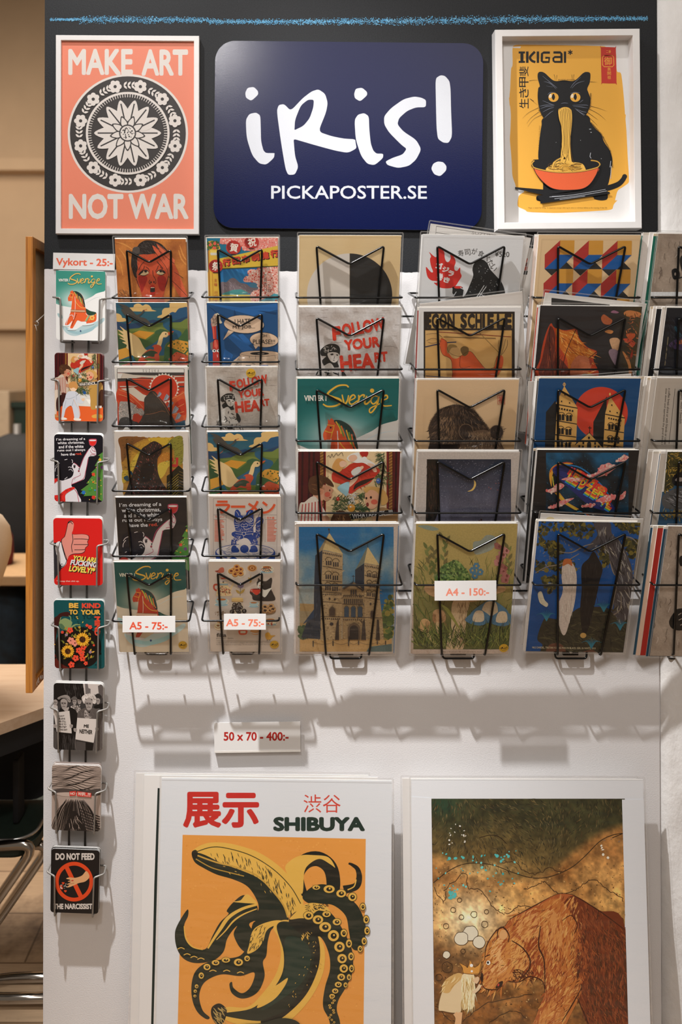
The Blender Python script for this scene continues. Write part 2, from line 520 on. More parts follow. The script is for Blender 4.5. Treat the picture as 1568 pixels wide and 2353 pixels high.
def inpoly(P):
    P = nums(P) if isinstance(P, str) else P
    def f(x, y):
        r = False; j = len(P) - 1
        for i in range(len(P)):
            if (P[i][1] > y) != (P[j][1] > y) and x < (P[j][0] - P[i][0]) * (y - P[i][1]) / (P[j][1] - P[i][1]) + P[i][0]: r = not r
            j = i
        return r
    return f


def vnoise(X, Y, sc, seed=0, octv=4):
    """smooth value noise for the tones of painted prints"""
    rs = np.random.RandomState(seed); o = np.zeros_like(X); amp = 1; tot = 0
    for k in range(octv):
        g = rs.rand(64, 64); u = X / sc * 2 ** k; v = Y / sc * 2 ** k
        i = np.floor(u).astype(int); j = np.floor(v).astype(int); fu = u - i; fv = v - j
        fu = fu * fu * (3 - 2 * fu); fv = fv * fv * (3 - 2 * fv)
        a = g[j % 64, i % 64]; b = g[j % 64, (i + 1) % 64]; c = g[(j + 1) % 64, i % 64]; d = g[(j + 1) % 64, (i + 1) % 64]
        o += amp * ((a * (1 - fu) + b * fu) * (1 - fv) + (c * (1 - fu) + d * fu) * fv); tot += amp; amp *= .55
    return o / tot


def mixc(a, b, t):
    a = [int(a[i:i + 2], 16) / 255 for i in (1, 3, 5)]; b = [int(b[i:i + 2], 16) / 255 for i in (1, 3, 5)]
    return [p + (q - p) * t for p, q in zip(a, b)]


def plane(o, lean=0.0, roll=0.0, yaw=0.0):
    """matrix of a sheet facing the camera side; lean > 0 brings its top forward"""
    l = R(lean)
    m = Matrix(((1, 0, 0), (0, -math.sin(l), -math.cos(l)), (0, math.cos(l), -math.sin(l)))).to_4x4()
    return Matrix.Translation(o) @ Matrix.Rotation(R(yaw), 4, 'Z') @ m @ Matrix.Rotation(R(roll), 4, 'Z')


RECT = lambda w, h: [(-w / 2, -h / 2), (w / 2, -h / 2), (w / 2, h / 2), (-w / 2, h / 2)]

# ================================================================ the setting
def struct(name, bm, m, parent=None):
    o = obj(name, bm, m, parent); o['kind'] = 'structure'; return o


bm = bmesh.new()
q = [(-.5305, 0), (.8265, 0), (.8135, 2.75), (-.5258, 2.75)]
a = [bm.verts.new((x, 0, z)) for x, z in q]; b = [bm.verts.new((x, .22, z)) for x, z in q]
bm.faces.new(a); bm.faces.new(b[::-1])
for i in range(4): bm.faces.new((a[i], b[i], b[(i + 1) % 4], a[(i + 1) % 4]))
bmesh.ops.recalc_face_normals(bm, faces=bm.faces)
bmesh.ops.bevel(bm, geom=[e for e in bm.edges if abs(e.verts[0].co.x - e.verts[1].co.x) < .05 and abs(e.verts[0].co.y - e.verts[1].co.y) < .01 and e.verts[0].co.y < .1], offset=.003, segments=2, affect='EDGES')
struct('wall_front', bm, M['wall'])

bm = bmesh.new(); nx, nz = 40, 110; G = []
rr = random.Random(3)
for j in range(nz + 1):
    z = 2.75 * j / nz; row = []
    x0 = .8270 - .0125 * z / 2.6
    for i in range(nx + 1):
        u = i / nx; x = x0 + .75 * u
        e = min(1, u * 14)
        d = .014 * (e ** .5) + (.0035 * math.sin(z * 9 + x * 13) + .003 * math.sin(z * 23 - x * 31) + .002 * rr.random()) * e
        d += .03 * math.exp(-((z - .45) / .35) ** 2) * math.exp(-((x - .93) / .06) ** 2)
        row.append(bm.verts.new((x, -d + .002, z)))
    G.append(row)
for j in range(nz):
    for i in range(nx):
        f = bm.faces.new((G[j][i], G[j][i + 1], G[j + 1][i + 1], G[j + 1][i])); f.smooth = True
e_ = [bm.verts.new((v.co.x, .15, v.co.z)) for v in (G[0][0], G[0][-1], G[-1][-1], G[-1][0])]
bm.faces.new(e_[::-1]); bm.faces.new([G[j][0] for j in range(nz + 1)] + [e_[3], e_[0]]); bm.faces.new([G[j][-1] for j in range(nz, -1, -1)] + [e_[1], e_[2]])
bm.faces.new(G[0][::-1] + [e_[0], e_[1]]); bm.faces.new(G[-1] + [e_[2], e_[3]])
struct('wall_right', bm, M['plaster'])

bm = bmesh.new(); box(bm, -4.5, -3.2, -.05, 3.2, 5.0, 0); struct('floor', bm, M['floor'])
bm = bmesh.new(); box(bm, -4.5, 4.5, 0, 3.2, 4.6, 6.5); struct('wall_back', bm, M['beige'])
bm = bmesh.new(); box(bm, -4.5, 4.36, 3.22, 3.2, 4.5, 3.32, .01); struct('trim_1', bm, M['beige'])
bm = bmesh.new(); box(bm, -4.5, 4.42, 1.96, 3.2, 4.5, 2.01, .01); struct('trim_2', bm, M['beige'])
bm = bmesh.new(); box(bm, -1.98, 3.9, 0, -1.70, 4.0, 1.36); box(bm, -2.00, 3.88, 1.36, -1.66, 4.02, 1.40)
struct('door_1', bm, M['green'])
bm = bmesh.new(); box(bm, -2.6, 3.85, 0, -2.0, 4.45, 1.48, .01); struct('trim_3', bm, M['white2'])

# ================================================================ printed designs
ART = {}


def art(f): ART[f.__name__] = f; return f

LOGO = ["202,370 215,342 250,337 273,360 274,380 236,415 206,397",
        "205,520 225,487 262,479 286,495 288,560 290,640 303,690 318,704 365,704 362,730 320,768 280,762 240,715 210,620",
        "377,470 388,437 418,432 455,470 520,400 570,362 608,350 645,375 660,425 650,480 607,585 680,610 750,624 812,627 815,650 820,678 772,703 700,690 590,660 470,625 478,720 497,780 478,823 440,825 425,790 400,640",
        "806,375 815,347 850,341 878,365 878,384 840,418 810,400",
        "808,520 828,490 862,482 888,500 890,570 898,650 912,690 930,707 968,707 966,732 920,771 880,764 845,720 815,630",
        "1205,410 1180,397 1140,390 1080,405 1010,455 972,500 973,545 1000,590 1070,660 1098,680 1075,712 1020,730 980,750 990,770 1050,787 1110,775 1150,740 1179,683 1150,630 1080,585 1046,545 1055,510 1100,470 1150,450 1204,450",
        "1257,290 1285,272 1310,276 1335,305 1341,350 1344,480 1350,610 1330,648 1300,646 1270,625 1263,560 1260,430",
        "1233,790 1245,762 1270,750 1300,754 1318,775 1317,800 1284,833 1250,822"]
HOLE = "475,577 478,520 510,440 550,408 583,408 580,450 560,510 525,553"


def soft(P, k=4):
    """slightly rounds a traced outline while keeping its corners"""
    n = len(P); o = []
    for i in range(n):
        a, b, c = P[i - 1], P[i], P[(i + 1) % n]
        u = (a[0] - b[0], a[1] - b[1]); v = (c[0] - b[0], c[1] - b[1]); lu = math.hypot(*u) or 1; lv = math.hypot(*v) or 1
        cs = (u[0] * v[0] + u[1] * v[1]) / lu / lv
        f = .32 if cs < .1 else .12
        p0 = (b[0] + u[0] * f, b[1] + u[1] * f); p1 = (b[0] + v[0] * f, b[1] + v[1] * f)
        for q in range(k + 1):
            t = q / k; o.append(tuple(p0[j] * (1 - t) ** 2 + 2 * b[j] * t * (1 - t) + p1[j] * t * t for j in (0, 1)))
    return o


def iris_logo(A, c, x0, y0, x1, y1, hole=None):
    f = lambda p: (x0 + (p[0] - 202) / 1148 * (x1 - x0), y0 + (p[1] - 272) / 561 * (y1 - y0))
    for i, s in enumerate(LOGO): A.poly(c, [f(p) for p in soft(nums(s))])
    if hole: A.poly(hole, [f(p) for p in soft(nums(HOLE))])


def flower(A, c, cc, x, y, r, n=5, core=.32, rot=0, wide=.42):
    for k in range(n):
        a = R(rot + 360 * k / n); A.e(c, x + math.cos(a) * r * .58, y + math.sin(a) * r * .58, r * .46, r * wide, math.degrees(a), 14)
    A.e(cc, x, y, r * core, n=14)


def leaf(A, c, x, y, ln, wd, ang, mid=None):
    a = R(ang); ca, sa = math.cos(a), math.sin(a)
    P = [(0, 0), (.25, .42), (.55, .5), (1, 0), (.55, -.5), (.25, -.42)]
    A.poly(c, cr([(x + p * ln * ca - q * wd * sa, y + p * ln * sa + q * wd * ca) for p, q in P], True, 4))
    if mid: A.l(mid, wd * .12, [(x, y), (x + ln * .85 * ca, y + ln * .85 * sa)], False)


def scrib(A, c, x0, y0, x1, y1, w, rows):
    """rows of tiny unreadable print"""
    for i in range(rows):
        y = y0 + (y1 - y0) * (i + .5) / rows; x = x0; z = A.zz()
        e = x1 if i < rows - 1 else x0 + (x1 - x0) * .7
        while x < e:
            k = A.rnd.uniform(2.5, 7) * w; A.l(c, w, [(x, y), (min(x + k, e), y)], False, z); x += k + w * 1.1


@art
def sign(A):
    A.bg('#021042'); A.view(480, 60, 2.4123)
    iris_logo(A, '#d6dae2', 202, 272, 1350, 833, '#021042')
    A.t('#d6dae2', 'PICKAPOSTER.SE', 346, 884, 1210, 958, .012)


@art
def chalk(A):
    A.view(0, 0, 1); r = A.rnd
    for i in range(6500):
        x = r.uniform(114, 1490); u = (x - 114) / 1376
        yc = 44 + 4.5 * math.sin(u * 5) * u - 2 * u + (4 if x > 480 else 3 * u); hw = 5.5 + 2.5 * math.sin(u * 9 + 1) + 3.5 * math.exp(-((u - .48) / .2) ** 2)
        if x < 180: hw = 3
        y = yc + max(-1.2, min(1.2, r.gauss(0, .5))) * hw; k = r.uniform(.5, 1.5)
        a = r.uniform(0, 3.1)
        z = 1e-4 + (i % 50) * 2e-6
        A.l(r.choice(['#7cc0e8', '#6ab2de', '#8fcaec', '#5a9fd0']), k * 1.1, [(x, y), (x + math.cos(a) * k * 1.6, y + math.sin(a) * k * 1.2)], False, z)


@art
def makeart(A):
    A.bg('#f18c6f'); A.view(0, 0, 3.136); c = '#e9e2dc'; k = '#35302e'
    A.t(c, 'MAKE', 492, 352, 958, 540, .035); A.t(c, 'ART', 1020, 355, 1356, 545, .035)
    A.t(c, 'NOT', 496, 1395, 890, 1580, .035); A.t(c, 'WAR', 925, 1395, 1360, 1580, .035)
    cx, cy = 922, 962
    A.e(c, cx, cy, 434, 428, n=72); A.e(k, cx, cy, 418, 412, n=72)
    for i in range(12):
        a = R(30 * i + 15); x, y = cx + 352 * math.cos(a), cy + 348 * math.sin(a)
        flower(A, c, k, x, y, 46, 6, .26, 30 * i)
        b = R(30 * i); x, y = cx + 350 * math.cos(b), cy + 346 * math.sin(b)
        for s in (-1, 1):
            for t in (-28, 0, 28): leaf(A, c, x + t * math.cos(b + 1.57), y + t * math.sin(b + 1.57), 34, 15, math.degrees(b) + 90 + s * 50)
    A.e(c, cx, cy, 302, 298, n=64); A.e(k, cx, cy, 286, 282, n=64)
    for i in range(96):
        a = R(3.75 * i); A.l(c, 5, [(cx + 262 * math.cos(a), cy + 258 * math.sin(a)), (cx + 286 * math.cos(a), cy + 282 * math.sin(a))], False)
    for i in range(14):
        a = R(360 / 14 * i); leaf(A, c, cx + 70 * math.cos(a), cy + 70 * math.sin(a), 172, 82, 360 / 14 * i, k)
    for i in range(9):
        leaf(A, k, cx + 30 * math.cos(R(40 * i + 10)), cy + 30 * math.sin(R(40 * i + 10)), 100, 52, 40 * i + 10); leaf(A, c, cx + 36 * math.cos(R(40 * i + 10)), cy + 36 * math.sin(R(40 * i + 10)), 82, 38, 40 * i + 10)
    A.e(k, cx, cy, 62); A.e(c, cx, cy, 52)
    A.dots([k], 60, lambda x, y: math.hypot(x - cx, y - cy) < 46, 5, (cx - 50, cy - 50, cx + 50, cy + 50))


@art
def cat(A):
    A.bg('#e6e5e4'); A.view(1110, 40, 3.4236); k = '#14161a'; y = '#efb246'
    A.poly(y, soft(nums("232,225 270,214 500,216 800,222 955,226 985,240 1050,255 1052,430 1088,432 1100,520 1112,650 1120,770 1130,880 1136,1000 1142,1120 1150,1240 1152,1300 1110,1330 1060,1360 1040,1440 1060,1438 1030,1470 1020,1515 860,1525 590,1540 350,1532 335,1515 275,1490 272,1460 282,1400 330,1370 262,1330 232,1250 228,1150 222,1060 212,960 218,880 222,760 208,640 216,560 222,400 236,380")))
    for a, b in (("206,630 212,700 220,640", 1), ("1108,760 1126,765 1120,830", 1), ("240,1240 262,1345 290,1350", 1)): A.p(y, a)
    A.p('#e6e5e4', "232,232 300,228 295,242 240,240")
    # lettering, each letter squared off
    def bar(*q): A.r(k, *q)
    bar(282, 268, 332, 284); bar(282, 342, 332, 358); bar(296, 268, 320, 358)
    bar(340, 268, 360, 358); A.l(k, 19, [(410, 270), (372, 312), (385, 340), (414, 352)], True)
    bar(424, 268, 443, 358)
    A.l(k, 18, "528,277 480,277 466,285 464,345 474,351 520,351 523,318 492,318", False)
    A.l(k, 18, "556,276 610,276 619,286 620,358", False); A.l(k, 16, "620,312 566,312 555,322 556,342 566,350 618,350", False)
    bar(638, 268, 656, 358)
    for a in range(3):
        t = R(30 + 60 * a); A.l(k, 8, [(688 - 20 * math.cos(t), 275 - 20 * math.sin(t)), (688 + 20 * math.cos(t), 275 + 20 * math.sin(t))], False)
    for i, ch in enumerate('斐甲き生'):
        y0 = 388 + i * 84
        A.t(k, ch, 284, y0, 362, y0 + 74, .006, -90)
    A.poly('#c8382c', cr(nums("932,234 1040,236 1047,246 1052,510 1044,520 940,518 934,510 929,246"), True, 2))
    A.lp('#efb246', 5, "955,300 1018,300 1030,312 1032,375 1020,388 955,388 942,375 942,312", False)
    A.t('#efb246', '御', 955, 312, 1015, 375); A.t('#efb246', '二番', 970, 258, 1008, 280)
    for i, ch in enumerate('魚開祖'): A.t('#efb246', ch, 980, 395 + i * 32, 1008, 422 + i * 32)
    # cat body, haunch, tail
    A.s_(k, "480,790 462,850 450,930 440,1020 438,1120 470,1250 474,1350 470,1400 430,1404 420,1425 440,1444 560,1446 760,1420 860,1410 880,1430 930,1440 975,1432 984,1400 968,1360 990,1300 1010,1200 1020,1120 1000,1050 955,980 930,920 890,880 850,830 820,770 640,730")
    A.l(k, 46, "940,1352 1010,1335 1070,1310 1104,1275 1118,1245", True, taper=(1.0, .75)); A.e(k, 1116, 1252, 19, 19)
    A.s_(k, "432,640 436,560 448,540 432,480 434,440 455,428 490,440 560,498 640,496 720,498 790,438 825,430 846,445 842,510 822,560 830,590 846,640 840,700 810,770 760,810 640,820 520,810 478,790 446,720")
    for (x, s) in ((556, 1), (728, 1)):
        A.e(y, x, 629, 40, 36); A.s_(k, "%d,600 %d,628 %d,652 %d,628" % (x, x + 12, x, x - 14)); A.poly('#f6e7c8', cr([(x - 34, 612), (x - 20, 600), (x - 14, 628), (x - 36, 632)], True, 3))
    g = '#8b93a8'
    for s in ("470,462 540,520 585,556", "480,505 530,520 578,565", "500,540 550,548", "800,500 740,520 700,558", "770,470 715,520 690,555", "470,655 530,680 560,690", "440,700 500,690 565,692", "450,720 500,702 560,700", "470,745 520,720 560,708", "480,795 530,750 556,735", "705,692 800,690 830,695", "710,700 780,706 825,714", "722,716 780,740 830,750", "730,722 770,750 810,770", "735,728 770,752 800,775", "615,678 640,674 672,676", "510,610 530,592 570,590", "690,600 720,590 765,594", "760,672 782,655 790,650"): A.l(g, 3.2, s, taper=(.3, 1, .3))
    for s in ("436,712 360,750 312,795", "440,745 380,790 345,835", "470,765 400,800 352,862", "400,660 370,640 430,690", "365,500 400,494 432,495", "850,700 910,715 972,738", "838,722 910,760 968,810", "820,745 870,780 908,808", "812,770 860,810 902,852", "845,508 900,510", "560,450 566,470 570,498", "582,455 580,498", "700,452 705,496", "716,450 712,496"): A.l('#2a2420', 3, s, taper=(1, .6, .2))
    for s in ("836,880 852,880", "846,905 856,905", "848,1065 842,1095 852,1110", "462,1150 468,1180", "454,1160 462,1188", "766,968 770,968", "574,984 577,984", "1010,1170 1004,1270", "1006,1130 1000,1180", "930,1110 932,1114"): A.l('#c9ced8', 4, s, False)
    A.fur([k], 1, None, 0, 14, 3, (940, 940, 941, 941))
    for (xa, ya, xb, yb, an) in ((850, 830, 930, 920, -10), (930, 920, 1000, 1050, 10), (1000, 1050, 1018, 1180, 30), (846, 600, 842, 700, 20), (842, 700, 800, 775, 40), (436, 590, 444, 730, 160), (444, 730, 480, 790, 150), (448, 860, 438, 1100, 170), (590, 498, 720, 498, -80)):
        for q in range(26):
            u = q / 25; x = xa + (xb - xa) * u - 3 * math.cos(R(an)); yy = ya + (yb - ya) * u - 3 * math.sin(R(an)); t_ = R(an + A.rnd.uniform(-15, 15)); A.l(k, 3, [(x, yy), (x + 13 * math.cos(t_), yy + 13 * math.sin(t_))], False, None, (1, .2))
    # noodles, bowl, chopsticks
    n0, n1 = '#f0bd55', '#5a3d14'
    A.poly('#14161a', cr(nums("380,1150 392,1130 440,1120 850,1122 905,1140 916,1160 905,1190 700,1226 580,1224 400,1190"), True, 4))
    A.poly(n0, cr(nums("492,1195 540,1160 600,1130 640,1118 690,1140 770,1150 800,1185 790,1212 640,1222 520,1212"), True, 4))
    rr = random.Random(2)
    for i in range(26):
        cx, cy, rx, ry = rr.uniform(540, 760), rr.uniform(1165, 1205), rr.uniform(18, 60), rr.uniform(10, 26)
        A.l(n1 if i % 2 else '#d49a35', 3, [(cx + rx * math.cos(t / 3), cy + ry * math.sin(t / 3)) for t in range(3, 17)], False)
    A.poly(n0, cr(nums("590,735 612,716 642,710 672,716 692,735 698,800 690,900 682,1000 694,1130 712,1160 660,1150 640,1100 612,1150 610,1080 620,960 612,860 596,800"), True, 4))
    for s in ("606,740 612,830 616,930 618,1040 640,1120", "618,730 626,850 634,960 628,1060 600,1140", "630,722 640,830 640,960 642,1080", "644,716 652,860 650,990 656,1110", "656,720 666,850 660,1000 672,1130", "668,724 680,820 676,960 668,1070 640,1150", "680,730 690,820 684,920 690,1060 712,1150"): A.l(n1, 3.2, s)
    A.l(n1, 3, "596,732 612,716 642,708 672,714 694,734"); A.l(n0, 11, "612,1110 560,1140 540,1190"); A.l(n1, 2.5, "606,1112 552,1140 532,1190")
    A.poly('#e8653a', cr(nums("396,1186 500,1212 640,1224 780,1214 906,1186 880,1250 840,1310 790,1345 720,1358 600,1358 530,1340 470,1295 420,1235"), True, 4))
    A.l('#14161a', 5, "394,1184 420,1240 470,1298 530,1343 600,1361 720,1361 790,1348 842,1312 884,1250 908,1184")
    A.l('#d7a545', 9, "402,1130 384,1150 386,1170 410,1190 520,1214 640,1222 780,1212 890,1186 914,1166 912,1150 890,1135 845,1128"); A.l(k, 3, "380,1160 386,1176 410,1196 520,1220 640,1228 780,1218 890,1192 916,1170")
    A.p(k, "250,1338 480,1358 700,1368 480,1402 250,1352"); A.p(k, "445,1430 990,1374 998,1390 450,1468"); A.p(k, "420,1405 960,1356 985,1380 440,1440")
    for s in ("520,1416 700,1400 960,1356", "560,1430 760,1404 972,1368", "600,1436 800,1408", "540,1412 640,1406"): A.l('#c9ced8', 3, s)
    A.t('#4a3510', '*Ikigai, a reason for being... is a Japanese concept referring to what an individual defines as the meaning of their life.', 352, 1494, 975, 1510)


RC = '#e8694a'


@art
def t_vykort(A): A.bg('#e6e5e4'); A.view(100, 570, 5.741); A.t(RC, 'Vykort - 25:-', 165, 136, 915, 264, .03, 1)
@art
def t_a5a(A): A.bg('#e6e5e4'); A.view(250, 1130, 6.033); A.t('#e2593c', 'A5 - 75:-', 286, 1806, 818, 1912, .03, .5)
@art
def t_a5b(A): A.bg('#e6e5e4'); A.view(460, 1130, 6.033); A.t('#ee8468', 'A5 - 75:-', 360, 1766, 888, 1868, .03, .5)
@art
def t_a4(A): A.bg('#e6e5e4'); A.view(940, 1190, 5.807); A.t('#ee8f78', 'A4 - 150:-', 492, 938, 1072, 1040, .03, -.5)
@art
def t_5070(A): A.bg('#e8e7e6'); A.view(280, 1520, 1.2174); A.t('#b5241c', '50 x 70 - 400:-', 285, 197, 467, 222, .03)

# ---------------------------------------------------------------- small prints (narrow racks)
@art
def face(A):
    A.bg('#c9722f'); A.view(250, 530, 7.352)
    A.fld(lambda X, Y: mixc('#d5843c', '#9c5426', np.clip(vnoise(X + Y * .6, Y - X * .5, 260, 3) * 1.5 - .3, 0, 1)), 90, 130, 1340, 1700, 60, 60)
    for s in ("120,190 260,230 420,330", "180,300 280,450 330,620", "1180,330 1230,480 1330,600", "1200,250 1260,420 1330,520", "130,420 200,560 240,760"): A.l('#dd9247', 26, s, taper=(.3, 1, .3))
    k = '#2a211d'; A.p('#b0492a', "470,880 520,960 560,1100 540,1230 960,1230 930,1100 960,960 1000,880 1000,600 480,600")
    A.s_('#c9502e', "480,470 560,400 740,390 860,420 960,520 1000,700 990,850 950,960 920,1080 840,1180 730,1220 620,1170 550,1060 520,950 480,820 466,640")
    A.s_('#a5271f', "500,790 560,760 640,775 650,830 600,960 560,1040 530,960"); A.s_('#a5271f', "830,780 920,760 975,830 960,960 930,1020 870,1000 830,900")
    A.s_(k, "400,330 420,290 480,270 520,220 600,170 700,165 800,185 900,235 970,310 1000,360 900,390 780,385 680,400 560,400 500,420 480,520 490,640 468,720 478,800 430,770 390,640 376,560 385,450")
    A.fur(['#5d534d', '#6d625a', '#1c1715', '#463c37'], 420, inpoly("400,330 480,270 600,170 700,165 900,235 990,350 780,385 560,400 500,420 480,800 390,640 385,450"), lambda x, y: 60 if x < 500 and y > 420 else 20 + (x - 400) * .08, 60, 5, (380, 165, 1000, 800))
    for r_ in (58, 44, 30, 16): A.lp('#75695f', 6, " ".join("%.0f,%.0f" % (462 + r_ * math.cos(t), 332 + r_ * math.sin(t)) for t in (k_ * .63 for k_ in range(10))))
    A.p('#d9603c', "735,250 765,262 900,345 1000,450 1110,560 1200,760 1330,1090 1330,1230 1180,1090 1060,850 940,600 820,430 765,330"); A.p('#dd6b46', "800,210 830,225 960,330 1120,500 1110,560 960,420 830,280")
    A.p('#cf5030', "740,250 760,258 820,300 800,320"); 
    for s in ("760,330 840,440 980,640 1030,800 1150,920 1330,1110", "790,270 900,380 1110,560", "830,300 950,500", "805,215 980,360", "1110,700 1260,800"): A.l(k, 7, s)
    for q in ("505,750 540,700 600,668 650,672 680,715", "800,712 840,675 890,662 940,690 955,725"): A.l(k, 14, q)
    A.s_('#d9b98a', "530,740 580,690 640,680 676,712 640,745 580,755"); A.s_('#d9b98a', "808,715 850,680 905,685 940,715 900,745 850,742")
    A.e(k, 625, 690, 24, 18); A.e(k, 880, 688, 24, 18); A.l(k, 22, "508,750 545,715 580,690"); A.l(k, 20, "905,690 955,715"); A.l(k, 9, "540,752 600,762 660,735"); A.l(k, 9, "830,740 890,750 940,735")
    for s in ("510,660 540,590 605,515", "560,680 590,640 605,595", "625,610 670,640 690,690", "815,520 860,570 920,640", "790,690 820,640 838,590", "870,610 910,650", "745,670 750,750 790,820 798,880 775,900", "700,830 682,860 690,895 710,900", "460,810 485,860 520,960", "1010,770 985,860 955,960"): A.l(k, 9, s)
    A.e(k, 715, 870, 13, 17); A.e(k, 765, 868, 12, 17)
    A.s_('#b3261c', "695,960 715,925 745,915 775,935 785,980 780,1060 740,1085 705,1060"); A.p(k, "705,965 740,955 780,962 780,1030 742,1042 702,1035"); A.r('#e8d6b8', 712, 956, 772, 968)
    A.fur(['#a45a30', '#8b5a36', '#d08a48'], 90, None, 40, 60, 10, (160, 980, 330, 1200)); A.s_(k, "930,1230 1100,1160 1200,1120 1330,1160 1330,1240")


@art
def goose(A):
    y0 = A.mat.translation.z
    # the same design hangs twice: each copy is drawn in the frame of its own sheet
    top = A.out[2][1]; wv = A.mat @ Vector((A.out[3][0], top, 0)); d = wv.y + CAM_D
    px, py = PX + wv.x * F / d, PY - (wv.z - EYE) * F / d
    A.z = (px - 120 / 7.352, py - 1215 / 7.352, 7.352)
    A.bg('#2c5a66')
    A.p('#1f4f63', "100,1215 1400,1215 1400,1300 100,1300")
    for s in ("350,1310 370,1295 420,1290 430,1255 480,1230 530,1235 575,1265 620,1243 680,1255 720,1300 730,1330 775,1345 780,1360 380,1360", "832,1470 840,1440 900,1415 905,1350 950,1305 1030,1295 1050,1215 1330,1215 1330,1300 1240,1300 1170,1330 1130,1380 1060,1380 1025,1430 1010,1470", "120,1405 180,1405 220,1440 230,1470 280,1480 290,1528 120,1530"): A.s_('#d6ae6c', s, 3)
    A.s_('#28506e', "1020,1450 1030,1400 1080,1372 1140,1380 1180,1320 1240,1300 1340,1300 1340,1480 1150,1500")
    A.p('#253f5a', "120,1530 340,1580 560,1540 760,1500 1000,1560 1340,1440 1340,1700 120,1700"); A.p('#5b6b33', "330,1660 520,1640 600,1600 740,1560 900,1550 1340,1540 1340,1700 330,1700")
    A.s_('#6f7c3a', "1030,1590 1060,1560 1200,1550 1340,1480 1340,1640 1120,1640"); A.p('#5f6d31', "120,1680 900,1660 1340,1650 1340,2400 120,2400")
    A.s_('#717b38', "340,1680 500,1660 600,1610 780,1625 940,1640 1000,1700 900,1740 600,1700"); A.p('#c98a2e', "380,1745 520,1685 780,1720 620,1835 470,1790"); A.p('#3f5a2e', "470,1800 640,1850 800,1730 900,1740 880,1900 620,1980 540,1900")
    A.s_('#29566d', "920,1560 950,1545 1060,1555 1020,1610 1100,1660 1210,1700 1230,1760 1160,1830 1010,1880 950,1960 960,2060 900,2110 700,2050 600,2000 780,1890 900,1800 1000,1760 1100,1740 1000,1680 930,1620")
    A.s_('#3c5c33', "1160,1830 1240,1750 1340,1700 1340,2400 960,2400 940,2080 960,1960 1020,1880"); A.p('#cf9236', "990,1950 1090,1850 1150,1838 1345,1875 1345,1990 1275,2070 1130,2000"); A.dots(['#3a5226'], 40, inpoly("990,1950 1090,1850 1345,1880 1345,1985 1275,2060 1130,1990"), 12, (990, 1845, 1345, 2060))
    A.s_('#3b5a36', "780,1730 800,1690 850,1670 880,1660 930,1670 990,1690 980,1730 880,1745 820,1745")
    A.p('#c04f2e', "1010,2170 1120,2060 1160,2045 1345,2110 1345,2260 1200,2330 1100,2260"); A.dots(['#5a3320'], 22, inpoly("1010,2170 1140,2060 1345,2110 1345,2260 1200,2320"), 10, (1010, 2050, 1345, 2320))
    A.p('#cf9236', "1300,2080 1345,2030 1345,2110"); A.p('#cf9236', "165,2010 330,1965 400,2100 360,2200 170,2190"); A.p('#2f4a2c', "150,1760 340,1930 300,1960 160,2010"); A.p('#28586a', "165,2190 400,2100 460,2200 280,2280 170,2280")
    A.p('#3c5c33', "165,2200 330,2150 420,2180 260,2290 165,2260")
    # dark crane
    g = '#4b443b'
    A.s_(g, "160,1235 250,1245 340,1290 420,1370 470,1420 540,1400 580,1345 600,1335 612,1350 560,1410 520,1450 620,1480 690,1540 740,1610 700,1590 640,1560 560,1530 450,1490 380,1530 330,1560 400,1480 330,1440 270,1420 210,1330 260,1320 190,1285 240,1280")
    A.l('#b8552f', 9, "600,1345 650,1322", False); A.l('#b8552f', 8, "380,1540 330,1575", False)
    # white goose
    w = '#dcb97f'
    A.s_(w, "190,1615 240,1645 300,1690 400,1740 480,1790 530,1840 570,1920 610,1990 660,2030 620,2080 520,2140 470,2140 400,2100 360,2030 300,1975 305,1930 230,1880 290,1870 180,1810 260,1820 160,1740 250,1760 155,1670 250,1700")
    A.l(w, 62, "845,1945 870,1880 890,1800 930,1740", True, taper=(1.2, 1)); A.e(w, 950, 1752, 62, 50); A.p('#c9552d', "1000,1715 1030,1712 1095,1692 1102,1702 1015,1772"); A.e('#3a2c22', 966, 1742, 12, 13)
    A.s_('#bf4a2e', "640,2030 700,2000 760,2010 760,1960 730,1960 780,1925 850,1930 890,1960 895,2000 860,2060 840,2100 780,2160 660,2150 560,2200 500,2190 560,2110")
    A.s_('#37452f', "560,2110 640,2050 720,2020 800,2040 830,2080 760,2130 680,2120 620,2150"); A.s_(w, "480,2290 560,2210 720,2190 860,2200 1000,2230 1160,2300 700,2330"); A.s_('#bf4a2e', "230,2280 330,2240 560,2190 660,2200 560,2290"); A.s_('#c04a2f', "780,2090 840,2080 860,2180 790,2190")


